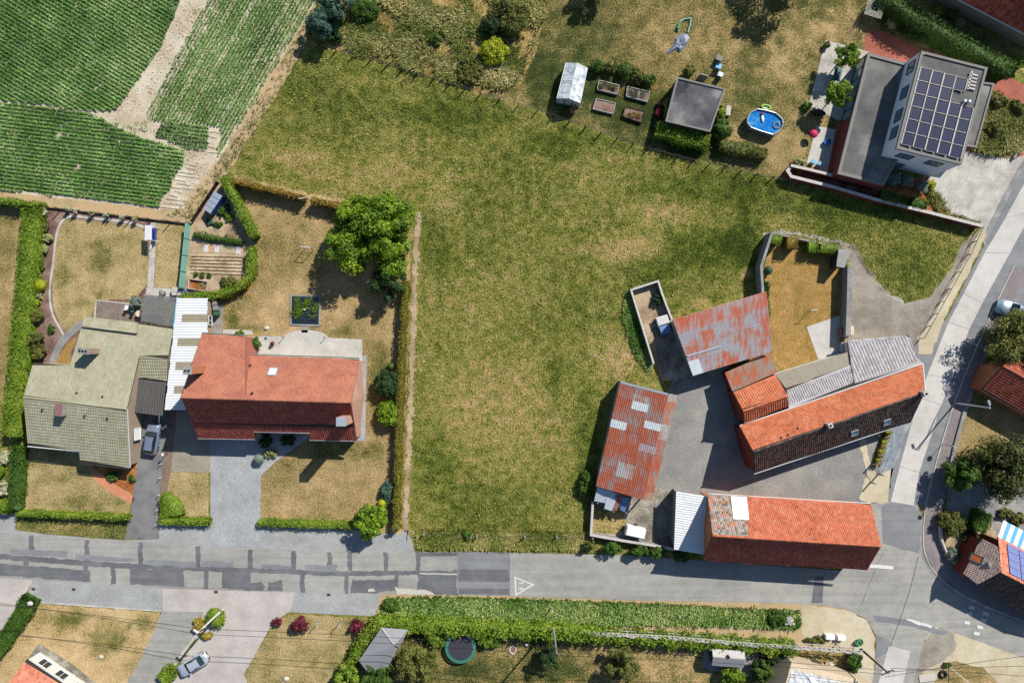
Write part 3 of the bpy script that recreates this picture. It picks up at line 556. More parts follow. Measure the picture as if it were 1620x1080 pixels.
# --- left gardens
sheet('neighbour_lawn', [(-60, 316), (36, 328), (24, 470), (10, 600), (2, 640), (-60, 640)], 4, 'lawn_tan', 1)
sheet('planting_bed', [(50, 326), (300, 353), (298, 470), (160, 480), (118, 585), (30, 590), (36, 440)], 5, 'mulch')
sheet('back_lawn', smooth_line([(112, 346), (190, 354), (222, 358), (234, 368), (236, 472), (152, 474), (150, 500), (106, 526), (94, 512), (84, 485), (82, 450), (88, 400), (92, 366), (100, 350), (112, 346)], 1), 6, 'lawn_dry')
sheet('lawn_edging', strip_pts(smooth_line([(228, 360), (218, 355), (190, 350), (150, 346), (113, 341), (101, 346), (92, 360), (88, 380), (84, 420), (79, 450), (79, 480), (85, 502), (94, 517), (101, 530)]), 3.6), 8, 'concrete_old')
sheet('curved_path', strip_pts(smooth_line([(134, 510), (118, 520), (100, 537), (89, 556), (80, 585)]), 11), 7, 'concrete_grey')
sheet('corner_lawn', [(124, 530), (112, 556), (111, 585), (88, 585), (92, 565), (105, 545)], 6, 'lawn_orange')
path = thing('garden_path', None, None, W(241, 405)); props(path, kind='structure')
for i in range(9): y = 352+i*11.6; x = 243-i*.55; emit('slab', B().bbox(W(x, y+5.6)+Vector((0, 0, .012)), .82, .94, .02, 0, .005), m_['concrete_old'], path)
sheet('side_lawn', [(249, 352), (299, 356), (293, 455), (244, 456)], 7, 'lawn_dry')
sheet('back_terrace', [(232, 454), (292, 458), (290, 475), (230, 470)], 8, 'concrete_old')
sheet('deck', [(153, 475), (228, 484), (226, 522), (150, 512)], 9, 'deck_tile')
b = B(); b.prism([W(151.5, 473.5), W(229, 482.5), W(229, 484.4), W(153.4, 475.6)], 0, .06); b.prism([W(151.5, 473.5), W(153.4, 475.6), W(151, 505), W(149, 505)], 0, .06); emit('deck_kerb', b, m_['kerb_stone'], kind='structure')
sheet('kitchen_garden', [(303, 352), (346, 288), (352, 284), (404, 374), (400, 392), (400, 440), (370, 470), (288, 470), (295, 400)], 7, 'garden_soil')
sheet('mulch_corner', [(396, 440), (399, 448), (396, 458), (375, 470), (352, 478), (345, 470), (380, 455)], 8, 'orange_mulch')
sheet('large_lawn', [(356, 286), (480, 312), (548, 326), (650, 344), (648, 480), (640, 700), (634, 845), (408, 826), (410, 750), (352, 530), (352, 480), (398, 452), (404, 380)], 6, 'lawn_tan', 1)
sheet('side_path', [(337, 470), (353, 484), (352, 530), (326, 530)], 8, 'concrete_grey')
sheet('slab_walk', [(353, 521), (399, 522), (401, 529), (353, 530)], 9, 'concrete_old')
arc = [(452+0, 533)]+[(484-34*math.cos(t)*1.0, 533-11*math.sin(t)) for t in np.linspace(.15, math.pi-.15, 12)]+[(520, 534)]
sheet('patio', [(386, 532), (448, 532)]+arc+[(573, 537), (573, 576), (386, 576)], 9, 'patio_slab')
sheet('pond_walk', [(477, 515), (487, 515), (487, 526), (477, 526)], 9, 'concrete_grey')
sheet('gable_paving', [(570, 562), (580, 562), (578, 697), (566, 697)], 8, 'pavers_cobble')
sheet('front_court', [(262, 640), (345, 640), (345, 747), (268, 746)], 8, 'pavers_court')
sheet('paver_band', [(262, 640), (280, 640), (276, 700), (270, 748), (262, 790), (254, 790), (258, 745), (264, 700)], 9, 'pavers_brown')
sheet('cobble_drive', [(333, 690), (470, 684), (492, 690), (470, 706), (436, 730), (413, 752), (411, 866), (333, 862)], 9, 'pavers_cobble')
sheet('front_lawn', [(268, 746), (330, 747), (330, 820), (262, 820), (262, 782), (264, 770)], 8, 'lawn_dry', .4)
sheet('driveway', [(222, 640), (263, 640), (262, 700), (257, 745), (252, 800), (250, 838), (252, 852), (198, 852), (209, 795), (219, 725)], 8, 'drive_asphalt')
sheet('entry_lawn', [(34, 700), (140, 714), (140, 735), (160, 752), (186, 772), (208, 790), (204, 816), (26, 806)], 6, 'lawn_dry', .5)
sheet('entry_path', smooth_line([(134, 730), (144, 733), (158, 748), (184, 767), (213, 783), (210, 798), (188, 786), (160, 768), (144, 752), (134, 730)], 1), 8, 'pavers_orange')
sheet('flower_bed', [(144, 728), (216, 728), (214, 782), (184, 767), (160, 750)], 7, 'orange_mulch')
sheet('verge_grass', [(26, 815), (202, 822), (201, 853), (150, 850), (80, 844), (26, 837)], 6, 'lawn_green', .8)
sheet('verge_paving', [(-60, 800), (26, 812), (24, 838), (80, 845), (150, 851), (200, 854), (252, 852), (250, 828), (333, 830), (333, 862), (411, 864), (411, 828), (560, 834), (640, 838), (650, 850), (657, 876), (560, 880), (340, 876), (120, 862), (-60, 848)], 5, 'pavers_blue')
# --- roads
road = sheet('road', [(-60, 838), (0, 842), (120, 851), (200, 855), (340, 865), (480, 870), (560, 872), (650, 873), (760, 872), (870, 875), (1000, 878), (1110, 886), (1330, 902), (1330, 796), (1393, 796), (1408, 793), (1450, 798), (1462, 825), (1458, 850), (1462, 880), (1476, 905), (1510, 935), (1560, 960), (1620, 984), (1700, 1015),
  (1700, 1075), (1620, 1040), (1560, 1018), (1482, 990), (1462, 1010), (1440, 1100), (1376, 1100), (1386, 1045), (1386, 1005), (1370, 978), (1338, 963), (1290, 955), (1130, 951), (1000, 949), (800, 942), (640, 939), (560, 938), (420, 935), (260, 930), (110, 920), (-60, 910)], 10, 'asphalt_old')
def z7(x, y): return (x/3, 720+y/3)
def z8(x, y): return (540+x/3, 720+y/3)
def patch(pp, f, lvl=11, mat='asphalt_dark', rough=.9, name='asphalt_patch'): sheet(name, [f(*p) for p in pp], lvl, mat, rough, road, step=4)
patch([(-180, 455), (0, 466), (430, 500), (630, 512), (1190, 534), (1620, 548), (2170, 540+5), (2170, 562), (1620, 572), (1190, 556), (630, 538), (430, 526), (0, 492), (-180, 482)], z7)
patch([(-180, 498), (0, 512), (428, 545), (430, 600), (100, 575), (-180, 555)], z7, 12)
patch([(620, 532), (700, 540), (872, 544), (878, 622), (620, 612)], z7, 12); patch([(1055, 548), (1190, 552), (1190, 640), (1120, 634), (1052, 628)], z7, 12)
patch([(1190, 602), (1240, 602), (1260, 620), (1250, 640), (1190, 640)], z7, 13); patch([(1275, 602), (1338, 590), (1342, 642), (1270, 640)], z7, 12)
for x, y0, y1 in ((150, 376, 462), (413, 398, 515), (667, 414, 525), (940, 432, 545), (1188, 444, 550), (1394, 452, 560), (1565, 458, 565), (410, 515, 600), (538, 522, 610), (632, 530, 612), (978, 545, 630), (1435, 558, 650), (125, 480, 530)):
    patch([(x-11, y0), (x+11, y0), (x+13, y1), (x-11, y1)], z7, 14)
for pp in ([(50, 442), (150, 446), (320, 452), (320, 480), (200, 474), (50, 466)], [(360, 468), (520, 480), (640, 488), (640, 502), (520, 500), (360, 488)], [(690, 496), (800, 498), (930, 506), (930, 532), (690, 520)], [(960, 500), (1108, 504), (1108, 530), (960, 528)], [(1240, 514), (1380, 522), (1380, 540), (1240, 536)], [(1450, 518), (1600, 520), (1600, 552), (1450, 545)]):
    patch(pp, z7, 15, 'asphalt_mid')
for x, y0, y1 in ((40, 455, 545), (212, 458, 552), (365, 455, 560), (25, 560, 655), (262, 560, 632), (372, 560, 660)): patch([(x-10, y0), (x+10, y0), (x+10, y1), (x-10, y1)], z8, 14)
patch([(372, 460), (552, 460), (552, 476), (372, 478)], z8, 15); patch([(372, 562), (548, 566), (548, 660), (372, 656)], z8, 12); patch([(50, 590), (255, 590), (255, 640), (150, 652), (40, 650)], z8, 12)
patch([(552, 456), (796, 458), (796, 664), (550, 660)], z8, 11, 'asphalt_mid', .2); patch([(556, 540), (796, 542), (796, 600), (556, 598)], z8, 12, 'asphalt_dark', .6); patch([(556, 630), (796, 632), (796, 660), (556, 656)], z8, 12, 'asphalt_dark', .6)
patch([(258, 618), (285, 630), (330, 632), (372, 636), (420, 642), (445, 660), (260, 658)], z8, 16, 'pale_stain', 1.2, 'worn_patch'); patch([(128, 634), (152, 626), (160, 642), (130, 646)], z8, 16, 'pale_stain', 1, 'worn_patch')
patch([(372, 556), (548, 560), (548, 566), (372, 562)], z8, 17, 'pale_stain', .3, 'worn_patch')
patch([(1285, 942), (1303, 942), (1305, 900), (1292, 900)], lambda x, y: (x-2, y+11), 11, 'asphalt_dark', .3); patch([(1380, 972), (1440, 980), (1500, 1000), (1490, 1004), (1440, 990), (1384, 982)], lambda x, y: (x, y), 11, 'asphalt_mid', .6)
patch([(1394, 800), (1408, 794), (1448, 799), (1458, 830), (1454, 875), (1420, 866), (1396, 858)], lambda x, y: (x, y), 11, 'asphalt_mid', .5); patch([(1387, 1005), (1408, 1012), (1412, 1028), (1384, 1040)], lambda x, y: (x, y), 11, 'asphalt_mid', .5)
sheet('road_joint', strip_pts([(1452, 880), (1440, 930), (1425, 975), (1408, 1022)], .8), 12, 'dark_metal', 0, road); sheet('road_joint', strip_pts([(1397, 872), (1372, 930), (1362, 958)], .8), 12, 'asphalt_dark', 0, road); sheet('road_joint', strip_pts([(806, 872), (806, 941)], .9), 13, 'asphalt_dark', 0, road)
sheet('concrete_apron', [(1384, 1100), (1406, 1020), (1440, 1029), (1424, 1100)], 12, 'concrete_road', .3, road)
b = B()
def mark(pp, name='road_marking', lvl=18, rough=.25): return sheet(name, pp, lvl, 'white_line', rough, road, step=3)
mark([(1376, 891.5), (1413, 894.5), (1412.5, 900), (1375, 897)]); mark([(1433, 977), (1447, 980), (1475, 989), (1473, 993), (1446, 985), (1433, 980)], rough=.7)
for x, y in ((1541, 949), (1537, 960), (1533, 970), (1530, 984), (1563, 959), (1559.5, 970), (1556, 980), (1550, 991), (1545, 1001)): mark([(x-4.6, y-3.4), (x+4.6, y-1.6), (x+4, y+3.4), (x-5, y+1.6)])
T3 = [(813.5, 911), (845.5, 924), (815, 942)]; cxm, cym = sum(p[0] for p in T3)/3, sum(p[1] for p in T3)/3; T3i = [(cxm+(p[0]-cxm)*.78, cym+(p[1]-cym)*.78) for p in T3]
for i in range(3): j = (i+1) % 3; mark([T3[i], T3[j], T3i[j], T3i[i]], 'warning_triangle', 18, 0)
def fig(ox, oy, s):                            # a running child, painted: head, body, arms, legs (lying along the road)
    q = lambda pts: mark([(ox+x*s, oy+y*s) for x, y in pts], 'child_symbol', 19, .12)
    q([(7.2*math.cos(t)*.2-4.2+0, 1.4*math.sin(t)) for t in np.linspace(0, 5.6, 8)]); q([(-2.4, -1.2), (2.5, -1.4), (2.5, 1.4), (-2.4, 1.1)]); q([(-1.6, 1), (-.4, 1), (1, 3.6), (0, 3.9)]); q([(-1.4, -1), (-.4, -1), (-.9, -3.4), (-1.9, -3.2)])
    q([(2.4, .2), (2.4, 1.3), (5.4, 3), (5.8, 2.2)]); q([(2.4, -1.3), (2.4, -.3), (5.2, -1.4), (5, -2.3)])
fig(825, 921.3, .78); fig(824.5, 930.3, .9)
gr = sheet('gutter_band', strip_pts([(1440, 796), (1449, 800), (1461, 826), (1457, 850), (1461, 881), (1475, 907), (1509, 937), (1560, 962), (1640, 992)], 5), 12, 'concrete_grey')
kb = thing('pavement_kerb', None, None, W(1470, 880)); props(kb, kind='structure')
kl = dens_pts([W(*p) for p in smooth_line([(1604, 420), (1570, 490), (1540, 560), (1511, 630), (1489, 700), (1470, 770), (1463, 800), (1461, 826), (1459, 850), (1463, 880), (1477, 905), (1511, 935), (1560, 959), (1640, 990)], 2)], 1.)
for a, b_ in zip(kl, kl[1:]): d = b_-a; m = (a+b_)/2; emit('kerb_stone', B().bbox(m, d.length*.985, .16, .12, math.atan2(d.y, d.x), .02), m_['kerb_stone'], kb)
sheet('pavement', [(1604, 420), (1570, 490), (1540, 560), (1511, 630), (1489, 700), (1470, 770), (1463, 800), (1461, 826), (1460, 850), (1465, 880), (1479, 904), (1513, 934), (1560, 957), (1640, 988), (1640, 960), (1575, 930), (1530, 905), (1500, 880), (1492, 850), (1490, 810), (1500, 770), (1512, 700), (1530, 640), (1556, 570), (1590, 500), (1625, 430)], 24, 'pavers_walk')
sheet('pavement_shoulder', [(1700, 250), (1620, 262), (1556, 390), (1497, 505), (1455, 540), (1425, 570), (1415, 680), (1405, 790), (1450, 798), (1463, 800), (1470, 770), (1489, 700), (1511, 630), (1540, 560), (1590, 490), (1625, 420), (1660, 350), (1700, 300)], 8, 'asphalt_mid', 0)
sheet('sandy_shoulder', [(1553, 360), (1560, 372), (1536, 425), (1500, 490), (1472, 560), (1452, 560), (1452, 534), (1478, 498), (1505, 450), (1530, 405)], 9, 'sand_lot', 1.2)
lane = thing('concrete_lane', None, None, W(1500, 560)); props(lane, kind='structure')
LL = [(1635, 262), (1590, 345), (1557, 400), (1524, 464), (1500, 509), (1467, 592), (1453, 628), (1423, 737), (1408.5, 793)]; RR = [(1655, 300), (1633, 335), (1597.5, 400), (1554, 479), (1533, 521), (1505, 600), (1489, 640), (1454, 747), (1445, 799)]
for i in range(len(LL)-1):
    q = [LL[i], RR[i], RR[i+1], LL[i+1]]; cxm, cym = sum(p[0] for p in q)/4, sum(p[1] for p in q)/4
    q = [(cxm+(x-cxm)*.994, cym+(y-cym)*.992) for x, y in q]; emit('road_slab', B().prism([W(*p) for p in q], 0, .05+.004*(i % 2)), m_['concrete_road'], lane)
sheet('lane_repair', strip_pts([(1490, 640), (1466, 690), (1452, 712)], 3), 16, 'asphalt_mid', .5)
# --- farm
sheet('farm_track', [(1318, 378), (1352, 388), (1366, 424), (1392, 458), (1432, 480), (1470, 471), (1500, 433), (1522, 386), (1550, 360), (1532, 402), (1498, 470), (1452, 540), (1446, 600), (1340, 600), (1344, 430), (1338, 396)], 7, 'gravel_track', 1)
sheet('path_edge', strip_pts(smooth_line([(1205, 372), (1240, 366), (1290, 376), (1330, 382), (1356, 394), (1366, 420), (1394, 458), (1430, 480)]), 5), 8, 'gravel', 2.4)
sheet('farm_lawn', [(1220, 372), (1334, 394), (1332, 500), (1280, 516), (1296, 574), (1242, 588), (1222, 572), (1214, 480), (1208, 430)], 9, 'lawn_orange', .3)
sheet('terrace', [(1276, 517), (1322, 501), (1340, 496), (1340, 560), (1294, 568)], 11, 'concrete_road')
sheet('yard', [(1042, 640), (1075, 585), (1130, 575), (1235, 600), (1240, 650), (1455, 600), (1452, 672), (1432, 735), (1416, 800), (1396, 812), (1100, 790), (1070, 780), (1036, 770), (1022, 720)], 6, 'asphalt_yard', 1.2)
sheet('yard_gravel', [(946, 768), (1030, 768), (1072, 778), (1075, 872), (1040, 866), (936, 848), (938, 790)], 7, 'gravel', 1.5)
sheet('yard_weeds', [(940, 800), (985, 806), (990, 830), (975, 845), (938, 842)], 8, 'lawn_green', 2)
sheet('yard_sand', [(1358, 690), (1368, 690), (1376, 728), (1390, 752), (1412, 740), (1405, 795), (1376, 796), (1358, 790), (1372, 748), (1362, 712)], 8, 'sand_lot', 1.5)
sheet('gravel_bed', [(1414, 678), (1446, 662), (1430, 690), (1421, 722), (1410, 742), (1391, 750), (1396, 730), (1405, 700)], 9, 'blue_gravel', .5)
sheet('pen_floor', [(1000, 460), (1042, 446), (1052, 480), (1065, 510), (1090, 590), (1060, 602), (1046, 600), (1034, 575)], 7, 'garden_soil', .8)
sheet('pen_yard', [(1030, 520), (1040, 500), (1062, 505), (1100, 590), (1068, 606), (1046, 590)], 8, 'gravel', 1)
# --- modern house grounds
sheet('red_drive', [(1370, 46), (1400, 50), (1440, 72), (1560, 110), (1640, 140), (1640, 300), (1590, 262), (1560, 250), (1572, 132), (1460, 84), (1430, 102), (1366, 84)], 5, 'pavers_red', .3)
sheet('light_drive', [(1462, 272), (1500, 268), (1530, 232), (1560, 246), (1600, 252), (1640, 240), (1618, 275), (1557, 388), (1550, 356), (1500, 342), (1480, 310), (1460, 290)], 6, 'concrete_old')
sheet('drive_rim', strip_pts([(1630, 246), (1612, 272), (1585, 322), (1556, 382)], 9), 7, 'concrete_grey')
sheet('house_terrace', [(1306, 64), (1374, 82), (1350, 180), (1332, 194), (1279, 168)], 6, 'concrete_old')
sheet('small_terrace', [(1292, 199), (1325, 206), (1312, 276), (1276, 258)], 6, 'patio_slab'); sheet('brick_margin', [(1325, 190), (1340, 190), (1322, 280), (1308, 276)], 7, 'pavers_red')
sheet('shrub_border', [(1395, 292), (1468, 280), (1484, 312), (1502, 342), (1548, 356), (1480, 338), (1386, 314)], 7, 'orange_mulch', .5); sheet('planter_soil', [(1250, 264), (1400, 298), (1396, 314), (1250, 276)], 8, 'mulch')
sheet('grass_border', [(1556, 130), (1600, 160), (1625, 180), (1622, 240), (1600, 252), (1560, 246), (1530, 238)], 8, 'wild_ground', 1)
sheet('hedge_side', [(1380, -60), (1420, -10), (1520, 60), (1610, 110), (1700, 150), (1700, -60)], 4, 'lawn_green', 1)
# --- south of the road
sheet('south_verge', [(560, 930), (1290, 946), (1340, 964), (1370, 980), (1384, 1010), (1384, 1060), (1370, 1100), (1340, 1030), (960, 1005), (600, 985), (590, 960)], 5, 'dry_verge_ground', 1.2)
sheet('corner_lot', [(1262, 954), (1338, 964), (1370, 979), (1384, 1008), (1382, 1100), (1345, 1100), (1350, 1025), (1270, 1008)], 6, 'sand_lot', 1)
sheet('south_paving', [(-60, 898), (58, 908), (40, 940), (0, 1010), (-60, 1010)], 7, 'pavers_pink')
sheet('verge_blocks', [(56, 908), (258, 920), (258, 966), (64, 953), (44, 938)], 7, 'pavers_blue'); sheet('verge_blocks', [(468, 930), (604, 932), (594, 974), (460, 968)], 7, 'pavers_blue')
sheet('pink_forecourt', [(258, 920), (470, 928), (460, 966), (432, 983), (386, 1066), (402, 1100), (262, 1100), (290, 1040), (312, 1010), (298, 1004), (258, 966)], 6, 'pavers_pink')
sheet('asphalt_drive', [(256, 966), (322, 967), (313, 1003), (283, 1045), (256, 1100), (190, 1100), (238, 1012)], 8, 'asphalt_old')
sheet('drive_edging', strip_pts([(312, 1002), (282, 1042), (268, 1064)], 2.4), 9, 'kerb_stone')
sheet('south_lawn', [(64, 955), (254, 968), (252, 984), (238, 1012), (198, 1085), (150, 1100), (96, 1046), (62, 1018), (20, 1100), (-60, 1100), (0, 1040)], 6, 'lawn_peach', .8)
sheet('lawn_edging', strip_pts([(62, 952), (150, 958.5), (256, 966)], 2.4), 9, 'kerb_stone'); sheet('lawn_edging', strip_pts([(60, 956), (30, 1000), (0, 1042)], 1.6), 9, 'kerb_stone')
sheet('house_gravel', [(62, 1017), (110, 1046), (165, 1090), (150, 1110), (0, 1110), (40, 1046)], 8, 'gravel')
sheet('shrub_lawn', [(466, 970), (592, 979), (560, 1012), (522, 1075), (500, 1100), (398, 1100), (386, 1064), (432, 986)], 7, 'lawn_dry', .8)
sheet('south_garden', [(590, 1000), (960, 1012), (1345, 1030), (1360, 1100), (520, 1100), (560, 1030)], 7, 'lawn_mixed', 1)
sheet('shed_apron', [(1114, 1024), (1200, 1026), (1200, 1068), (1160, 1068), (1112, 1056)], 9, 'concrete_grey')
sheet('east_yard', [(1500, 760), (1700, 720), (1700, 840), (1580, 850), (1510, 880), (1494, 850)], 6, 'concrete_grey', .6)
sheet('east_lawn', [(1535, 640), (1640, 640), (1700, 730), (1640, 740), (1505, 770), (1514, 705)], 5, 'lawn_tan', 1)
sheet('east_plot', [(1600, 510), (1700, 480), (1700, 650), (1532, 650), (1560, 575)], 4, 'lawn_green', 1)
sheet('east_parking', [(1604, 430), (1640, 350), (1700, 330), (1700, 500), (1590, 520)], 9, 'asphalt_mid')
sheet('east_bed', [(1492, 830), (1560, 815), (1580, 850), (1530, 900), (1500, 880)], 8, 'garden_soil', .6)
sheet('sandy_corner', [(1482, 990), (1560, 1018), (1640, 1046), (1700, 1070), (1700, 1140), (1430, 1140), (1446, 1060), (1462, 1010)], 8, 'sand_lot', 1); sheet('sandy_gravel', [(1484, 992), (1508, 1000), (1512, 1030), (1490, 1046), (1462, 1060), (1450, 1100), (1436, 1100), (1462, 1012)], 9, 'gravel_track', 1.5)
sheet('corner_grass', [(1490, 1052), (1510, 1044), (1560, 1058), (1580, 1080), (1570, 1100), (1470, 1100)], 9, 'lawn_tan', 1.5)
# ================================================================ BUILDINGS
UP = Vector((0, 0, 1))
def chim(parent, top, h0, h1, sx, sy, rot, mat, pots=0, cap='concrete_grey', rx=True):
    """top = pixel of the top's centre; h0..h1 heights"""
    p = W(top[0], top[1], h1); ch = emit('chimney', B().box((p.x, p.y, h0), sx, sy, h1-h0, rot), m_[mat], parent)
    emit('chimney_cap', B().bbox((p.x, p.y, h1), sx+.08, sy+.08, .07, rot, .02), m_[cap], ch)
    for i in range(pots):
        o = (i-(pots-1)/2)*.38; q = (p.x+o*math.cos(rot), p.y+o*math.sin(rot), h1+.07); emit('chimney_pot', B().lathe(q, [(.13, 0), (.11, .12), (.085, .12), (.085, .02)], 10), m_['black'], ch)
    return ch
def window(parent, p, w, h, ang, frame='white_paint', pane='dark_glass', bars=1, name='window'):
    """upright window: p = centre point on the wall, ang = outward direction"""
    u = Vector((-math.sin(ang), math.cos(ang), 0)); o = Vector((math.cos(ang), math.sin(ang), 0)); b = B(); t = .07
    def bar(cu, cz, su, sz, d=.06): q = p+u*cu+o*.02; b.box((q.x, q.y, q.z+cz-sz/2), d, su, sz, ang)
    bar(0, h/2, w, t); bar(0, -h/2, w, t, .12); bar(-w/2, 0, t, h); bar(w/2, 0, t, h)
    for i in range(bars): bar(-w/2+w*(i+1)/(bars+1), 0, t*.7, h)
    f = emit(name, b, m_[frame], parent); emit('pane', B().box((p.x+o.x*.01, p.y+o.y*.01, p.z-h/2), .02, w, h, ang), m_[pane], f); return f
def door(parent, p, w, h, ang, mat='sheet_bluewhite', name='door'):
    d = emit(name, B().box((p[0]+math.cos(ang)*.04, p[1]+math.sin(ang)*.04, .02), .08, w, h, ang), m_[mat], parent)
    u = Vector((-math.sin(ang), math.cos(ang), 0)); q = Vector((p[0], p[1], 1.05))+u*w*.38+Vector((math.cos(ang), math.sin(ang), 0))*.1; emit('handle', B().box(q, .05, .12, .03, ang), m_['dark_metal'], d); return d
def skylight(parent, pl, px, py, w, l, updir, pane='glass', frame='zinc'):
    p = onp(pl, px, py); n = pl[1].normalized(); n = n if n.z > 0 else -n; U = (updir-n*updir.dot(n)).normalized(); V = U.cross(n)
    def blk(cu, cv, su, sv, hh): 
        q = p+U*cu+V*cv; vs = [q+U*a*su/2+V*b_*sv/2+n*z for z in (.02, hh) for a, b_ in ((-1, -1), (1, -1), (1, 1), (-1, 1))]
        return vs, [(3, 2, 1, 0), (4, 5, 6, 7), (0, 1, 5, 4), (1, 2, 6, 5), (2, 3, 7, 6), (3, 0, 4, 7)]
    b = B()
    for a in ((l/2, 0, .1, w+.2), (-l/2, 0, .14, w+.2), (0, w/2, l, .09), (0, -w/2, l, .09)): b.add(*blk(*a, .16))
    s = emit('skylight', b, m_[frame], parent); emit('pane', B().add(*blk(0, 0, l-.05, w-.05, .12)), m_[pane], s); return s
def gutter(parent, a, b_, mat='gutter_white', r=.075): return emit('gutter', B().tube(a, b_, r, r, 6), m_[mat], parent)
def ridge_tiles(parent, a, b_, mat, r=.14, step=.42):
    L = (b_-a).length; k = max(1, int(L/step)); b = B()
    for i in range(k): b.tube(a+(b_-a)*(i/k), a+(b_-a)*((i+1.06)/k), r, r*.86, 7, var=random.random())
    return emit('ridge_tiles', b, m_[mat], parent, kind='stuff')
def far_slope(P): return [P[3], P[2], Vector((2*P[2].x-P[1].x, 2*P[2].y-P[1].y, P[1].z)), Vector((2*P[3].x-P[0].x, 2*P[3].y-P[0].y, P[0].z))]   # the roof slope beyond the ridge
def vent(parent, p, r=.1, h=.35, mat='dark_metal'): return emit('vent_pipe', B().lathe(p, [(r, -.1), (r, h*.7), (r*1.5, h*.72), (r*1.3, h)], 8), m_[mat], parent)

# ---- khaki bungalow
R0, R1 = W(37, 628, 4.5), W(200.7, 647, 4.5)
t = thing('house', 'long bungalow with khaki tiled roof and three-pot chimney beside the parked car', 'house', W(120, 620))
plS = plane3((37, 628, 4.5), (200.7, 647, 4.5), (124, 712, 2.55)); S = [R0, R1]+[onp(plS, *p) for p in ((205, 739.5), (127, 731), (125, 712), (44, 704))]
plN = plane3((37, 628, 4.5), (200.7, 647, 4.5), (176, 506, 2.45)); Nn = [R0]+[onp(plN, *p) for p in ((52.6, 573.3), (110.4, 578.5), (134, 501), (275, 517), (265.5, 566.5), (220.5, 562))]+[R1]
ns = Vector((0, -1, .3)); nn = Vector((0, 1, .2))
tiles(t, S, Vector((.1, 1, .3)), 'tile_khaki', .3, .42, .03, .05); tiles(t, Nn, Vector((-.1, -1, .2)), 'tile_khaki', .3, .42, .018, .02)
roof_base(t, S); roof_base(t, Nn); walls(t, [S, Nn], .3, 'brick_beige'); ridge_tiles(t, R0, R1, 'tile_khaki', .13)
plD = plane3((134, 501, 2.75), (218, 511, 2.75), (219, 528, 3.05)); D = [onp(plD, *p) for p in ((133.6, 500.5), (217.5, 510.5), (216, 527.5), (128.8, 516.4))]; dm = emit('dormer', B().slab(D, .3), m_['brick_beige'], t); tiles(dm, [p+Vector((0, 0, .03)) for p in D], Vector((0, -1, .2)), 'tile_khaki', .3, .4, .015, .015)
q = onp(plN, 220.5, 562); q2 = onp(plN, 265.5, 566.5); plG = (q, (q2-q).cross(W(218, 597, q.z-.75)-q)); G = [q, q2, onp(plG, 264.5, 602), onp(plG, 218, 597)]
tiles(t, G, Vector((0, 1, .3)), 'tile_khaki', .3, .42, .03, .05); roof_base(t, G); walls(t, [G], .1, 'brick_beige', name='wing_wall')
chim(t, (131.5, 555), 3.2, 5.6, 1.35, .7, -.1, 'brick_beige', 3); chim(t, (93, 648), 3.9, 5.0, .85, 1.55, -.08, 'concrete_grey', 0, 'red_brown_cap')
window(t, W(213, 620, 1.6)+Vector((.25, 0, 1.0)), 1.3, 1.3, 0, bars=2); window(t, W(211, 637, 1.6)+Vector((.35, 0, .9)), 1.0, 1.3, 0); window(t, W(216.5, 686, 1.4)+Vector((.1, 0, .1)), 1.5, 1.4, 0, pane='white_paint', bars=0)
gutter(t, onp(plS, 43, 705)+Vector((0, -.08, -.06)), onp(plS, 125, 713)+Vector((0, -.08, -.06))); gutter(t, onp(plS, 127, 732)+Vector((0, -.08, -.06)), onp(plS, 205, 740.5)+Vector((0, -.08, -.06)), 'dark_metal'); gutter(t, R1+Vector((.06, 0, .02)), onp(plS, 205.6, 739)+Vector((.04, 0, .02)))
for x, y in ((68, 648), (135, 657), (171, 661)): vent(t, onp(plS, x, y), .09, .25)
for x, y in ((122, 621), (163, 627)): vent(t, onp(plN, x, y), .09, .2)
# carport under dark corrugated sheets
t = thing('carport', 'flat dark corrugated carport roof in front of the silver estate car', 'carport', W(238, 628))
a, b_, d_ = W(219, 600, 2.5), W(262.5, 605.5, 2.5), W(213.5, 651, 2.35); panels(t, a, b_, d_, 4, 1, lambda i, j: 'sheet_dark', 'ad', .3, .06)
for p in (a, b_, d_, b_+d_-a):
    m = (a+b_+d_+b_+d_-a)/4; q = p+(m-p)*.08; emit('post', B().box((q.x, q.y, 0), .1, .1, q.z-.02), m_['grey_wood'], t)
emit('beam', B().slab([p-Vector((0, 0, .02)) for p in (a+(d_-a)*.9, b_+(d_-a)*.9, b_+(d_-a)*.95, a+(d_-a)*.95)], .12), m_['dark_wood'], t)
emit('back_wall', B().box(W(240, 601)+Vector((0, -.1, 0)), 3.4, .1, 2.2, -.1), m_['brick_beige'], t)
# pergola with slats
t = thing('pergola', 'grey slatted pergola roof between the dark deck and the white sheet roof', 'pergola', W(252, 492))
A_, B_, C_, D_ = W(227.5, 466, 2.5), W(279.5, 470, 2.5), W(274.5, 517, 2.5), W(223, 508, 2.5)
for i in range(15):
    f = (i+.5)/15; p, q = A_+(D_-A_)*f, B_+(C_-B_)*f; w = Vector((0, .105, 0)); emit('slat', B().slab([p+w+Vector((0, 0, .06)), q+w+Vector((0, 0, .06)), q-w, p-w], .03), m_['slat_dark'], t)
for p, q in ((A_, D_), (B_, C_), ((A_+B_)/2, (C_+D_)/2)): emit('beam', B().slab([p+Vector((-.05, 0, -.03)), p+Vector((.05, 0, -.03)), q+Vector((.05, 0, -.03)), q+Vector((-.05, 0, -.03))], .12), m_['grey_wood'], t)
for p in (A_, B_, C_, D_): emit('post', B().box((p.x, p.y, 0), .1, .1, 2.4), m_['grey_wood'], t)
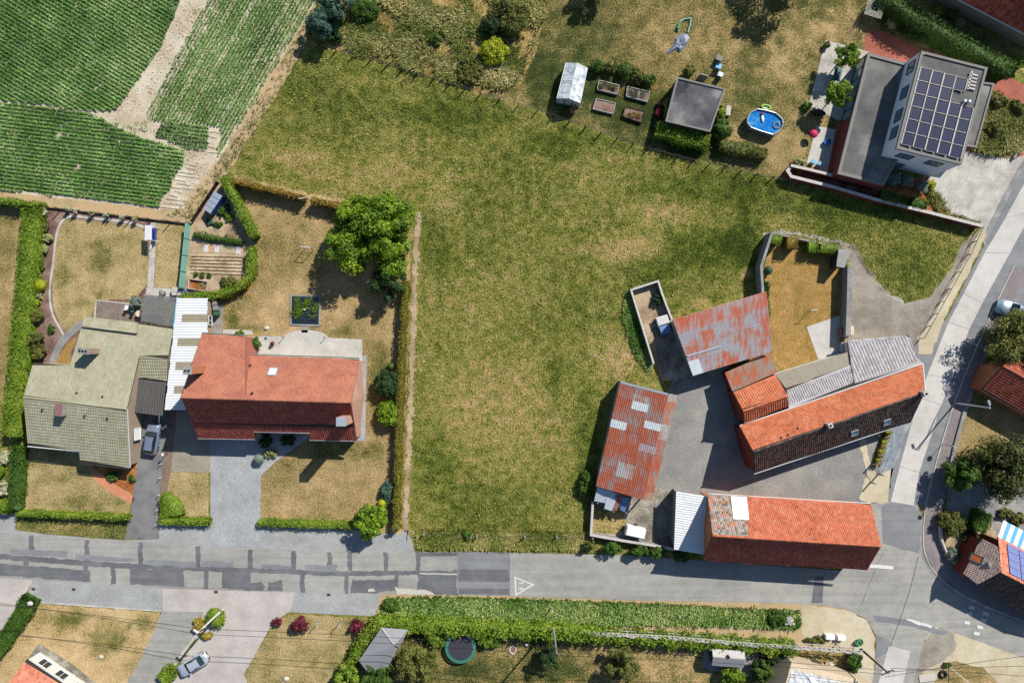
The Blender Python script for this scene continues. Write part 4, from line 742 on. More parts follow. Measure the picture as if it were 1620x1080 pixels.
# white sheet-roofed link building
t = thing('link_building', 'narrow outbuilding with white corrugated sheets between the two houses', 'outbuilding', W(300, 560))
L = W(281, 472, 2.75), W(328, 473, 2.75), W(262, 648, 2.75)
a, b_, d_ = L; ex = Vector(((W(316, 560, 2.75)-W(272, 560, 2.75)).x, 0, 0)); beige = (2, 5, 8, 11)
for j in range(14):
    f0 = j/14; yy = 472+f0*176; xl = 281-f0*19.5; xr = 328 if yy < 525 else 316
    a0 = W(xl, yy, 2.75); a1 = W(xr, yy, 2.6); d0 = W(xl-1.4, yy+12.6, 2.75); m = 'sheet_beige' if j in beige else 'sheet_white'
    if j in beige:
        panels(t, a0, a0+(a1-a0)*.2, d0, 1, 1, lambda i, k: 'sheet_white', 'ab', .33, .04); panels(t, a0+(a1-a0)*.2, a1, d0+(a1-a0)*.2, 1, 1, lambda i, k: 'sheet_beige', 'ab', .33, .04)
    else: panels(t, a0, a1, d0, 1, 1, lambda i, k: 'sheet_white', 'ab', .33, .04)
emit('wall', B().slab([W(283, 475, 2.5), W(325, 476, 2.4), W(324, 526, 2.4), W(314, 528, 2.4), W(314, 645, 2.4), W(266, 645, 2.5)], 0, down=0), m_['brick_beige'], t)
gutter(t, W(280, 471, 2.7), W(274.5, 518, 2.7), 'light_blue', .1); window(t, W(331, 507, 1.3)+Vector((.12, 0, 0)), 1.2, .9, 0)
# ---- red-roofed house
t = thing('house', 'large house with faded red roof, bright on one side, between two lawns', 'house', W(440, 620))
E_ = 2.8; r0, r1 = W(286.5, 628.5, 8.1), W(555, 636.5, 8.1); plN = plane3((286.5, 628.5, 8.1), (555, 636.5, 8.1), (470, 565, E_)); plC = plane3((286.5, 628.5, 8.1), (390, 631.6, 8.1), (354, 529.5, E_))
plS = plane3((286.5, 628.5, 8.1), (555, 636.5, 8.1), (420, 672, 4.45)); e0, e1 = onp(plS, 304, 669), onp(plS, 561, 673); plL = (e0, (e1-e0).cross(W(440, 694.5, 2.95)-e0))
rm = r0+(r1-r0)*.37; Nm = [rm, r1, onp(plN, 568.5, 568), onp(plN, 384, 561.5)]; Cs = [r0, rm+(r1-r0)*.008, onp(plC, 388.5, 531.5), onp(plC, 319.5, 528)]; Su = [r0, r1, e1, e0]
Sl = [e0, e1]+[onp(plL, *p) for p in ((564.5, 696.5), (490, 695.3), (490, 684), (401.5, 682), (403, 694), (313, 692.5))]
tiles(t, Nm, Vector((0, -1, 1)), 'tile_redbrown', .27, .33, .03, .025); tiles(t, Cs, Vector((0, -1, .7)), 'tile_redbrown', .27, .33, .03, .025)
tiles(t, Su, Vector((0, 1, 1)), 'tile_red_shaded', .27, .33, .035, .035); tiles(t, Sl, Vector((0, 1, .7)), 'tile_red_shaded', .27, .33, .035, .035)  # slopes turned from the sun: same roof, its shade mixed into the tile colour
for P in (Nm, Cs, Su, Sl): roof_base(t, P)
walls(t, [Nm, Su, Sl], .3, 'brick_pink', .25); walls(t, [Cs], .1, 'cheek_red', .2); ridge_tiles(t, r0, r1, 'tile_redbrown', .15)
gutter(t, onp(plN, 384, 560.8)+Vector((0, .08, -.05)), onp(plN, 568.5, 567.2)+Vector((0, .08, -.05)), 'gutter_green'); gutter(t, onp(plC, 319.5, 527.4)+Vector((0, .06, -.05)), onp(plC, 388.5, 530.8)+Vector((0, .06, -.05)), 'gutter_green')
gutter(t, onp(plL, 403, 694.8), onp(plL, 313, 693.3)); gutter(t, onp(plL, 564.5, 697.3), onp(plL, 490, 696)); gutter(t, onp(plL, 490, 684.8), onp(plL, 401.5, 682.8))
skylight(t, plN, 431.5, 588.5, .95, 1.2, Vector((0, -1, 1)), 'white_paint')
for x, y in ((397, 577.5), (400, 621.5)): vent(t, onp(plN, x, y), .11, .4)
chim(t, (296.5, 586), 5.3, 9.4, 1.0, .85, 0, 'brick_orange', 2, 'concrete_grey'); chim(t, (539.5, 667), 4.2, 9.0, 1.1, 1.0, 0, 'brick_pink', 0, 'zinc')
wx = W(575, 620).x-.42
for y, z in ((611, 4.6), (633, 4.6), (653, 4.2), (626, 1.6), (634, 1.6)): window(t, Vector((wx+.1, W(0, y-4 if z > 3 else y).y, z)), .55, 1.1, 0, bars=0)
emit('porch_wall', B().box(W(446, 668), 6.6, .12, 2.5), m_['brick_pink'], t); door(t, W(462, 668.5)+Vector((0, -.1, 0)), 1.0, 2.1, -math.pi/2, 'dark_wood')
# ---- rusty open shed (west)
t = thing('shed', 'long shed roofed with rusted red sheets and a few pale translucent panels', 'shed', W(1005, 695))
a, b_, d_ = W(981.5, 603.7, 2.7), W(1057, 623, 3.7), W(943, 768.5, 2.7)
def wsh(i, j):
    if (i, j) in ((1, 1), (1, 10), (1, 11)): return 'corroded_pale'
    if (i, j) in ((0, 5), (2, 4)): return 'sheet_translucent'
    if (i, j) in ((1, 2),): return 'sheet_translucent'
    return 'rust_grey_sheet' if random.random() < .04 else 'rust_sheet'
panels(t, a, b_, d_, 3, 14, wsh, 'ad', .26, .06, wob=.12)
a2, b2, d2 = W(1057.5, 623, 3.62), W(1071.5, 625, 3.35), W(1017, 790, 3.62); panels(t, a2, b2, d2, 1, 14, lambda i, j: 'corroded_pale' if j in (0, 4, 5) else ('rust_brown_sheet' if random.random() < .5 else 'rust_sheet'), 'ad', .24, .03, wob=.12)
emit('back_wall', B().slab([a+Vector((.15, 0, -.1)), a+Vector((.35, 0, -.1)), d_+Vector((.35, 0, -.1)), d_+Vector((.15, 0, -.1))], 0, down=0), m_['concrete_wall'], t)
emit('end_wall', B().slab([a+(b_-a)*.03+Vector((0, -.2, -.12)), b_+Vector((0, -.2, -.12)), b_+Vector((0, -.4, -.12)), a+(b_-a)*.03+Vector((0, -.4, -.12))], 0, down=0), m_['concrete_wall'], t)
for i in range(6):
    q = b2+(d2-a2)*(i/5)*.97+Vector((-.25, -.1, 0)); emit('post', B().box((q.x, q.y, 0), .16, .16, q.z-.1), m_['grey_wood'], t)
gutter(t, a2, d2, 'dark_metal', .06); emit('ridge_cap', B().slab([a+Vector((0, .1, .09)), b_+Vector((0, .1, .09)), b_+Vector((0, -.2, .09)), a+Vector((0, -.2, .09))], .03), m_['zinc'], t)
t = thing('lean_to', 'collapsed lean-to of crooked white and blue sheets below the rusted shed', 'lean-to', W(965, 785))
for pp, mt in (([(945, 770), (972, 778), (966, 797), (940, 792)], 'sheet_bluewhite'), ([(962, 775), (978, 781), (968, 808), (956, 804)], 'sheet_bluewhite'), ([(974, 782), (986, 787), (975, 808), (967, 803)], 'rust_sheet'), ([(984, 785), (996, 788), (988, 810), (981, 806)], 'blue_tarp_and_shade')):
    hh = [2.3, 2.35, 1.9, 1.8]; emit('loose_sheet', B().slab([W(x, y, z+random.uniform(-.08, .08)) for (x, y), z in zip(pp, hh)], .03), m_[mt], t)
for x, y in ((943, 791), (968, 804), (988, 806)): emit('post', B().box(W(x, y), .1, .1, 1.75), m_['grey_wood'], t)
# ---- grey and rust shed (north-east)
t = thing('shed', 'wide barn shed with grey corrugated sheets streaked orange by rust', 'shed', W(1142, 525))
a, b_, d_ = W(1064.4, 505.6, 3.6), W(1212, 461.5, 3.6), W(1096.5, 594, 3.3)
def nsh(i, j):
    if (i, j) == (0, 3): return 'sheet_translucent'
    return 'rust_heavy_sheet' if j == 0 else 'rust_grey_sheet'
c1 = W(1221, 556, 3.3); bl = lambda u, v: (a*(1-u)+b_*u)*(1-v)+(d_*(1-u)+c1*u)*v
for j in range(4):
    for i in range(8): q0 = bl(i/8, j/4); panels(t, q0, bl((i+1)/8, (j+.0)/4), bl(i/8, (j+1)/4), 1, 1, lambda x, y: nsh(i, j), 'ab', .24, .055, wob=.08)
emit('wall', B().slab([a+Vector((.3, -.2, -.1)), b_+Vector((-.3, -.2, -.1)), c1+Vector((-.5, .3, -.1)), d_+Vector((.3, .4, -.1))], 0, down=0), m_['concrete_wall'], t)
emit('ridge_flashing', B().slab([W(1087, 562, 3.55), W(1141, 546, 3.55), W(1141.6, 548.5, 3.55), W(1087.6, 564.5, 3.55)], .04), m_['zinc'], t)
# ---- farmhouse range
FN = Vector((.33, -.94, 1)); FS = Vector((-.33, .94, 1))
t = thing('farmhouse', 'long farmhouse with orange tiles on one slope and black tiles on the other', 'house', W(1310, 650))
f0, f1 = W(1192, 714.5, 6.0), W(1463, 621, 6.0); plN = plane3((1192, 714.5, 6), (1463, 621, 6), (1314, 624.5, 3.2)); plS = plane3((1192, 714.5, 6), (1463, 621, 6), (1310, 709, 3.0))
Nf = [f0, f1, onp(plN, 1459.5, 575.5), onp(plN, 1170, 674)]; Sf = [f0, f1, onp(plS, 1441, 666.5), onp(plS, 1193, 748.5)]
tiles(t, Nf, FN, 'tile_orange', .26, .34, .05, .04); tiles(t, Sf, FS, 'tile_dark_and_shade', .26, .34, .05, .04); roof_base(t, Nf); roof_base(t, Sf); walls(t, [Nf, Sf], .4, 'brick_red', gable=.1); ridge_tiles(t, f0, f1, 'tile_dark_and_shade', .14)
gutter(t, onp(plN, 1459.5, 574.8), onp(plN, 1170, 673.3), 'gutter_white', .09); gutter(t, onp(plS, 1193, 749.3), onp(plS, 1441, 667.2), 'gutter_white', .08); gutter(t, f1+Vector((.08, 0, .02)), onp(plN, 1460.3, 575), 'gutter_white', .07)
chim(t, (1314, 673), 5.2, 6.7, .5, .5, .33, 'concrete_old', 1, 'pale_stone'); chim(t, (1465.5, 622.5), 5.0, 6.7, .6, .6, .33, 'concrete_old', 1, 'pale_stone')
skylight(t, plS, 1351, 684, .75, .9, FS); skylight(t, plS, 1402.5, 667, .75, .9, FS)
for x, y in ((1236, 691), (1247, 686.5), (1262, 676)): vent(t, onp(plN, x, y), .1, .35, 'terracotta')
wa = math.pi+.33; u_ = (W(1192, 748)-W(1170, 674)).normalized(); wb = (Nf[3]+Sf[3])/2; wb.z = 0
for o, w, mt in ((-1.9, .9, 'sheet_bluewhite'), (1.2, 1.1, 'sheet_bluewhite')): q = wb+Vector((.33, -.94, 0))*o+Vector((.34, .12, 0)); door(t, q, w, 2.1, wa, mt)
# grey tiled rear wing and lean-tos
t = thing('rear_wing', 'light grey tiled lean-to wing on the road end of the farmhouse', 'building', W(1395, 565))
plg = plane3((1459.5, 575.5, 3.1), (1351, 610, 3.1), (1389, 534, 2.3)); Gw = [onp(plg, *p) for p in ((1340.4, 538.5), (1438, 530.4), (1451, 571), (1458, 570), (1460, 575), (1352, 609.5), (1345.5, 572))]
tiles(t, Gw, FN, 'tile_grey', .4, .46, .07, .06); roof_base(t, Gw); walls(t, [Gw], .25, 'white_render')
t = thing('lean_to', 'slate grey tiled lean-to against the orange slope of the farmhouse', 'lean-to', W(1296, 612))
plg = plane3((1351, 609.5, 3.1), (1248, 645.5, 3.1), (1294, 595.5, 2.6)); G2 = [onp(plg, *p) for p in ((1243, 614), (1345, 577), (1351, 609.5), (1248, 646))]; tiles(t, G2, FN, 'tile_grey', .3, .36, .07, .05); roof_base(t, G2); walls(t, [G2], .05, 'white_render')
t = thing('lean_to', 'brownish corrugated lean-to roof beside the dry walled garden', 'lean-to', W(1286, 585))
panels(t, W(1227, 592, 2.25), W(1342, 557, 2.25), W(1243, 613.5, 2.55), 8, 1, lambda i, j: 'sheet_brown_grey', 'ab', .22, .035); emit('wall', B().slab([W(1229, 593, 2.2), W(1340, 559, 2.2), W(1344, 576, 2.45), W(1245, 612, 2.45)], 0, down=0), m_['white_render'], t)
t = thing('annex', 'small annex with bright orange tiled gable roof beside the farmhouse end', 'outbuilding', W(1202, 630))
h0, h1 = W(1175.5, 650, 4.8), W(1246, 626, 4.8); plN = plane3((1175.5, 650, 4.8), (1246, 626, 4.8), (1192, 606, 3.0)); plS = plane3((1175.5, 650, 4.8), (1246, 626, 4.8), (1210, 656.5, 3.4))
Na = [h0, h1, onp(plN, 1227, 593), onp(plN, 1159, 618.5)]; Sa = [h0, h1, onp(plS, 1245, 644), onp(plS, 1177, 669)]
tiles(t, Na, FN, 'tile_orange', .3, .36, .06, .04); tiles(t, Sa, FS, 'tile_barn', .3, .36, .06, .04); roof_base(t, Na); roof_base(t, Sa); walls(t, [Na, Sa], .2, 'brick_red'); ridge_tiles(t, h0, h1, 'tile_orange', .15)
q = (W(1159, 618.5, 3)+W(1177, 669, 3.4))/2; q.z = 0
for o, w in ((-1.0, 1.2), (.9, 1.5)): door(t, q+Vector((.33, -.94, 0))*o+Vector((.22, .1, 0)), w, 2.2, wa, 'blue_tarp_and_shade')  # white doors coloured blue: the tint of shade is painted in
t = thing('lean_to', 'low lean-to of brownish rusted sheets north of the small orange annex', 'lean-to', W(1188, 587))
panels(t, W(1147, 589.5, 2.5), W(1217, 559, 2.5), W(1159, 619, 2.8), 5, 2, lambda i, j: 'rust_brown_sheet', 'ab', .2, .03, wob=.08); emit('wall', B().slab([W(1150, 590, 2.4), W(1216, 562, 2.4), W(1226, 591, 2.7), W(1160, 617, 2.7)], 0, down=0), m_['brick_red'], t); door(t, W(1149, 598)+Vector((.1, -.3, 0)), 1.3, 2.0, wa, 'blue_tarp_and_shade')  # door is white; its blue is painted-in shade
# ---- roadside barn
t = thing('barn', 'roadside barn with orange pantiles, grey tiles and one white roof panel', 'barn', W(1250, 835))
g0, g1 = W(1127, 846.5, 7.4), W(1394, 863.5, 7.4); plN = plane3((1127, 846.5, 7.4), (1394, 863.5, 7.4), (1248, 788.5, 3.5)); plS = plane3((1127, 846.5, 7.4), (1394, 863.5, 7.4), (1242, 893, 3.4)); NB = Vector((.06, -1, 1)); SB = Vector((-.06, 1, 1))
gm = g0+(g1-g0)*.213; Ng = [g0, gm, onp(plN, 1181, 785), onp(plN, 1119, 781.3)]; No = [gm, g1, onp(plN, 1377.5, 797), onp(plN, 1181, 785)]; Sb = [g0, g1, onp(plS, 1372, 900.5), onp(plS, 1112, 886)]
tiles(t, Ng, NB, 'tile_grey_old', .27, .36, .06, .05); tiles(t, No, NB, 'tile_barn', .27, .36, .06, .05); tiles(t, Sb, SB, 'tile_red_shaded', .27, .36, .06, .05)  # south slope: the orange tiles darkened in colour to stand for shade
for P in (Ng, No, Sb): roof_base(t, P)
walls(t, [Ng, No, Sb], .5, 'brick_orange', gable=.15); ridge_tiles(t, g0, g1, 'tile_barn', .17)
for q in ([(1155.5, 784), (1168, 784.5), (1171.5, 820.5), (1159.5, 820)], [(1168.6, 784.6), (1180.5, 785.2), (1184.5, 821.5), (1172, 820.6)]): emit('roof_panel', B().slab([onp(plN, *p)+Vector((0, 0, .17)) for p in q], .05), m_['white_paint'], t)
gutter(t, onp(plN, 1119, 780.5), onp(plN, 1377.5, 796), 'gutter_white', .07)
wz = (Ng[3]+Sb[3])/2; window(t, Vector((wz.x+.16, wz.y+1.2, 3.0)), .9, .9, math.pi); window(t, Vector((g1.x-.22, g1.y+.4, 4.0)), .8, .9, 0)
t = thing('lean_to', 'white corrugated lean-to roof half shaded at the gable of the barn', 'lean-to', W(1091, 825))
a, b_, d_ = W(1070, 777.5, 2.9), W(1118, 785, 3.2), W(1066.5, 868.5, 2.9); panels(t, a, b_, d_, 4, 6, lambda i, j: 'sheet_white', 'ab', .3, .05, wob=.05)
emit('wall', B().slab([a+Vector((.2, -.2, -.15)), b_+Vector((0, -.2, -.15)), b_+(d_-a)+Vector((0, .2, -.15)), d_+Vector((.2, .2, -.15))], 0, down=0), m_['concrete_wall'], t)
# ---- modern house
t = thing('modern_house', 'flat-roofed modern house with solar panels on its taller grey block', 'house', W(1440, 200))
Lo = [W(*p, 3.0) for p in ((1373.3, 83.3), (1440, 101), (1425, 245), (1398.5, 293.3), (1325, 275))]; Hi = [W(*p, 6.3) for p in ((1458, 80.5), (1563, 107), (1521.7, 260.5), (1418, 235))]; Si = [W(*p, 3.3) for p in ((1540, 128), (1573.5, 132), (1545, 233.5), (1512, 228))]
def flat(P, z, wall, rim, felt, inw=.38, cn=None):
    cx = sum(p.x for p in P)/len(P); cy = sum(p.y for p in P)/len(P); n = len(P)
    emit('wall', B().prism([(p.x+(cx-p.x)*.004, p.y+(cy-p.y)*.004) for p in P], 0, z-.31), m_[wall], t)
    I = []
    for i, p in enumerate(P):                 # inset ring
        d0 = (P[i]-P[i-1]).normalized(); d1 = (P[(i+1) % n]-P[i]).normalized(); n0 = Vector((d0.y, -d0.x, 0)); n1 = Vector((d1.y, -d1.x, 0)); m = (n0+n1).normalized(); I.append(p+m*(inw/max(.3, m.dot(n0))))
    b = B()
    for i in range(n): j = (i+1) % n; b.prism([P[i], P[j], I[j], I[i]], z-.309, z)
    emit('parapet', b, m_[rim], t); return emit('flat_roof', B().prism([p+(Vector((cx, cy, 0))-p)*.001 for p in I], z-.305, z-.16), m_[felt], t)
flat(Lo, 3.0, 'brick_red', 'parapet', 'felt_grey'); fr = flat(Hi, 6.3, 'pale_facade', 'parapet', 'felt_grey', .3); flat(Si, 3.3, 'brick_red', 'parapet', 'felt_grey', .22)
for f in (.25, .48, .72):
    p, q = Lo[0]+(Lo[4]-Lo[0])*f, Lo[1]+(Lo[2]-Lo[1])*f; emit('felt_seam', B().tube((p.x+.4, p.y, 2.845), (q.x-1.2, q.y, 2.845), .02, .02, 4), m_['concrete_grey'], t)
Ad = (Hi[3]-Hi[0]).normalized(); Bd = (Hi[1]-Hi[0]).normalized(); ang = math.atan2(Ad.y, Ad.x); slope = Vector((0, 0, 1))
def solar(px, py, n0, nn, name='solar_panel'):
    for i in range(nn):
        p = W(px, py, 6.5)+Ad*(1.62*(n0+i+.5)); z = p.z-.18; hw = .62; vs = []
        for zz in (0, -.04):
            for a_, b2 in ((-.765, -hw), (.765, -hw), (.765, hw), (-.765, hw)): vs.append(p+Ad*a_+Bd*b2+Vector((0, 0, zz+(.12 if b2 > 0 else -.02)-.18)))
        b = B().add(vs, [(0, 1, 2, 3), (7, 6, 5, 4), (0, 4, 5, 1), (1, 5, 6, 2), (2, 6, 7, 3), (3, 7, 4, 0)])
        o = emit(name, b, m_['solar_cell'], t)
        for s in (-1, 1): q = p+Ad*.8*s; emit('clip', B().slab([q+Bd*x+Ad*y+Vector((0, 0, (.0 if x > 0 else -.12))) for x, y in ((-.66, -.011), (.6, -.011), (.6, .011), (-.66, .011))], .03), m_['clip'], o)
    p0 = W(px, py, 6.3)+Ad*(1.62*n0)-Bd*.74; p1 = p0+Ad*1.62*nn; emit('panel_rail', B().slab([p0+Bd*.07+Vector((0, 0, .02)), p1+Bd*.06+Vector((0, 0, .02)), p1-Bd*.06+Vector((0, 0, .02)), p0-Bd*.06+Vector((0, 0, .02))], .17), m_['concrete_road'], t)
    p0 = p0+Bd*1.46; p1 = p1+Bd*1.46; emit('panel_rail', B().slab([p0+Bd*.04+Vector((0, 0, .05)), p1+Bd*.04+Vector((0, 0, .05)), p1-Bd*.04+Vector((0, 0, .05)), p0-Bd*.04+Vector((0, 0, .05))], .2), m_['concrete_road'], t)
solar(1466.5, 108, 0, 6); solar(1485, 113, 0, 6); solar(1504, 118, 0, 6); solar(1522, 122.5, 0, 1); solar(1512.5, 163, 0, 4); solar(1531.5, 168, 0, 4)
for i in range(5): p = W(1541+1.2*(-i), 118+i*5.4, 6.4); emit('roof_louvre', B().bbox((p.x, p.y, 6.16), 1.1, .24, .2, math.atan2(Bd.y, Bd.x), .04), m_['concrete_road'], t)
p = W(1534, 127, 6.3); emit('louvre_rail', B().box((p.x, p.y, 6.16), .22, 2.3, .2, math.atan2(Bd.y, Bd.x)), m_['concrete_road'], t)
for x, y in ((1526, 160), (1533, 161)): p = W(x, y, 6.6); emit('roof_vent', B().lathe((p.x, p.y, 6.16), [(.12, 0), (.12, .5), (.2, .5), (.17, .65)], 10), m_['zinc'], t)
p = W(1450, 92, 5.6); emit('wall_lamp', B().lathe((p.x+.35, p.y-.1, 5.2), [(.05, 0), (.22, .1), (.22, .35), (.05, .45)], 10), m_['white_paint'], t)
na = math.atan2(-Bd.y, -Bd.x)
d = (Lo[4]-Lo[0]).normalized(); nl = math.atan2(-d.x, d.y)
for i in range(6): q = Lo[0]+d*(.9+i*1.35); window(t, Vector((q.x, q.y, 1.35)), 1.25, 2.3, math.atan2(d.x, -d.y)+math.pi, 'dark_metal', 'glass', 0, 'glass_door')
for f in (.12, .38, .62, .8):
    p = Hi[0]+(Hi[3]-Hi[0])*f; window(t, Vector((p.x-.03, p.y, 4.75)), 1.5, 1.4, na, 'dark_metal', 'glass')
sa = math.atan2(Ad.y, Ad.x)
for f, z, w in ((.25, 4.6, 1.8), (.7, 4.6, 1.8), (.3, 1.3, 2.4)): p = Hi[3]+(Hi[2]-Hi[3])*f; window(t, Vector((p.x, p.y, z)), w, 1.3, sa, 'dark_metal', 'glass')
p = W(1449, 92, 6.3); emit('mast', B().tube(Lo[1]+Vector((-.3, -.2, 0)), Lo[1]+Vector((-.3, -.2, 3.4)), .05, .05), m_['white_paint'], t)
# ---- flat-roofed garden shed
t = thing('garden_shed', 'square flat-roofed garden shed with stained dark felt behind a clipped hedge', 'shed', W(1100, 165))
Pq = [W(*p, 2.8) for p in ((1071, 121.5), (1148, 140), (1123.7, 209), (1052.6, 192))]; emit('wall', B().prism([p+(sum(Pq, Vector())/4-p)*.03 for p in Pq], 0, 2.62), m_['dark_wood'], t); n_ = 4; I = [p+(sum(Pq, Vector())/4-p)*.075 for p in Pq]; b = B()
for i in range(4): j = (i+1) % 4; b.prism([Pq[i], Pq[j], I[j], I[i]], 2.64, 2.8)
emit('roof_rim', b, m_['parapet'], t); emit('flat_roof', B().prism(I, 2.5, 2.66), m_['felt_dark'], t); door(t, (W(1071, 121.5)+W(1148, 140))*.5+Vector((-.2, .2, 0)), 1.1, 2.0, 1.33, 'grey_wood')
# ---- greenhouse
t = thing('greenhouse', 'glass greenhouse with white frame on the lawn beside four planter boxes', 'greenhouse', W(904, 132))
q = [W(*p, 1.7) for p in ((895, 99.5), (929.5, 108), (918, 163), (881, 155.5))]; ra, rb = (q[0]+q[1])/2, (q[3]+q[2])/2; ra.z = rb.z = 2.5; fb = B()
for i in range(7):
    f = i/6; l, r, m = q[0]+(q[3]-q[0])*f, q[1]+(q[2]-q[1])*f, ra+(rb-ra)*f
    for a, b_ in ((l, m), (r, m), (l, Vector((l.x, l.y, 0))), (r, Vector((r.x, r.y, 0)))): fb.tube(a, b_, .03, .03, 4)
for a, b_ in ((q[0], q[3]), (q[1], q[2]), (ra, rb), (q[0], q[1]), (q[3], q[2])): fb.tube(a, b_, .04, .04, 4)
for f in (.5,):
    for e, g in ((q[0], q[3]), (q[1], q[2])): fb.tube((e+ra)/2, (g+rb)/2, .02, .02, 4)
emit('frame', fb, m_['white_paint'], t)
for i in range(6):
    f, g = (i+.04)/6, (i+.96)/6
    for s, e in ((q[0], q[3]), (q[1], q[2])):
        l0, l1, m0, m1 = s+(e-s)*f, s+(e-s)*g, ra+(rb-ra)*f, ra+(rb-ra)*g; emit('roof_pane', B().slab([l0, l1, m1, m0], .012), m_['greenhouse_glass'], t)
        emit('side_pane', B().add([Vector((l0.x, l0.y, .05)), Vector((l1.x, l1.y, .05)), l1, l0], [(0, 1, 2, 3)]), m_['greenhouse_glass'], t)
for s, e, r in ((q[3], q[2], rb), (q[0], q[1], ra)):
    for i in range(3): f, g = i/3+.02, (i+1)/3-.02; a, b_ = s+(e-s)*f, s+(e-s)*g; za = 1.7+.8*(1-abs(f*2-1)); zb = 1.7+.8*(1-abs(g*2-1)); emit('end_pane', B().add([Vector((a.x, a.y, .05)), Vector((b_.x, b_.y, .05)), Vector((b_.x, b_.y, zb)), Vector((a.x, a.y, za))], [(0, 1, 2, 3)]), m_['greenhouse_glass'], t)
# ---- house at the top right
t = thing('house', 'red-brown tiled house roof cut by the upper right corner', 'house', W(1590, 20))
pl = plane3((1520, 1, 2.9), (1622, 54, 2.9), (1600, -20, 6.0)); P = [onp(pl, *p) for p in ((1488, -16), (1660, 74), (1700, -20), (1530, -104))]; upv = Vector((.5, .87, .7)); tiles(t, P, upv, 'tile_red', .28, .36, .04, .03); roof_base(t, P); F_ = far_slope(P); tiles(t, F_, -upv+Vector((0, 0, 1.4)), 'tile_red', .28, .36, .04, .03); roof_base(t, F_); walls(t, [P, F_], .5, 'brick_beige'); gutter(t, P[0]+Vector((-.05, -.08, 0)), P[1]+Vector((-.05, -.08, 0)))
for x, y in ((1545, 22), (1590, 46)): window(t, W(x, y, 1.5)+Vector((.35, .55, 0)), 1.2, 1.2, math.radians(-118))
# ---- house at the right edge
t = thing('house', 'brick cottage with dark red tiles under a tree at the right edge', 'house', W(1610, 610))
k0, k1 = W(1587, 579, 4.8), W(1700, 640, 4.8); plS = plane3((1587, 579, 4.8), (1700, 640, 4.8), (1552, 617, 2.6)); P = [k0, k1, onp(plS, 1665, 681), onp(plS, 1552, 617)]; plN = plane3((1587, 579, 4.8), (1700, 640, 4.8), (1602, 556, 2.8)); Q = [k0, k1, onp(plN, 1715, 617), onp(plN, 1602, 556)]
tiles(t, P, Vector((.5, .87, 1)), 'tile_red', .28, .36, .05, .04); tiles(t, Q, Vector((-.5, -.87, 1)), 'tile_red', .28, .36, .05, .04); roof_base(t, P); roof_base(t, Q); walls(t, [P, Q], .3, 'brick_orange'); ridge_tiles(t, k0, k1, 'tile_orange', .13); gutter(t, P[3], P[2], 'dark_metal')
# ---- house with panels, bottom right
t = thing('house', 'brick-tiled house with blue solar panels and striped awning at the right edge', 'house', W(1610, 900))
k0, k1 = W(1583.7, 904.4, 5.6), W(1700, 964, 5.6); plN = plane3((1583.7, 904.4, 5.6), (1700, 964, 5.6), (1579, 849, 3.2)); P = [k0, k1, onp(plN, 1695, 908), onp(plN, 1579, 849)]; plS = plane3((1583.7, 904.4, 5.6), (1700, 964, 5.6), (1547, 923, 3.0)); Q = [k0, k1, onp(plS, 1664, 999), onp(plS, 1547, 923.5)]
tiles(t, P, Vector((.4, -.9, .7)), 'tile_pink', .28, .36, .04, .03); tiles(t, Q, Vector((.5, .86, .8)), 'tile_dark_and_shade', .28, .36, .05, .04); roof_base(t, P); roof_base(t, Q); plH = plane3((1552, 851, 2.9), (1524, 907, 2.9), (1583.7, 904.4, 5.55)); Hp = [onp(plH, *q) for q in ((1583.7, 904.4), (1578.5, 864), (1552, 851), (1524, 907), (1546.5, 924))]; tiles(t, Hp, Vector((.9, -.35, .8)), 'tile_rose', .26, .3, .03, .03); roof_base(t, Hp); walls(t, [Hp], .25, 'brick_red', .25); skylight(t, plH, 1545, 883, .9, 1.3, Vector((.9, -.35, .8)), 'orange_plastic', 'teal'); q = onp(plH, 1565, 894); emit('roof_dome', B().lathe(q, [(.42, -.1), (.4, .12), (.25, .22), (.05, .26)], 14, sx=.8), m_['grey_stone'], t, smooth=True); walls(t, [P, Q], .3, 'brick_red'); ridge_tiles(t, k0, k1, 'tile_pink', .13); nrm = plN[1].normalized(); nrm = nrm if nrm.z > 0 else -nrm  # dark tiles on the sun-averted slope put its shade into the colour
for i in range(2):
    for j in range(4):
        x0, y0 = 1592+i*18.5+j*1.2, 859.5+i*9.5+j*12; qd = [(x0, y0), (x0+17.4, y0+9), (x0+18.4, y0+20.4), (x0+1.1, y0+11.4)]; emit('solar_panel', B().slab([onp(plN, *p)+nrm*.16 for p in qd], .05), m_['solar_cell_light'], t)
emit('awning_frame', B().tube(W(1578, 850, 3.05), W(1640, 880, 3.05), .05, .05), m_['white_paint'], t)
for i in range(12):
    f0, f1 = i/12, (i+1)/12; e0, e1 = W(1578.5, 849.5, 3.1), W(1650, 886, 3.1); o0, o1 = W(1588, 823, 2.4), W(1660, 859.5, 2.4); emit('awning_stripe', B().slab([e0+(e1-e0)*f0, e0+(e1-e0)*f1, o0+(o1-o0)*f1, o0+(o1-o0)*f0], .02), m_['awning_blue' if i % 2 else 'white_paint'], t)
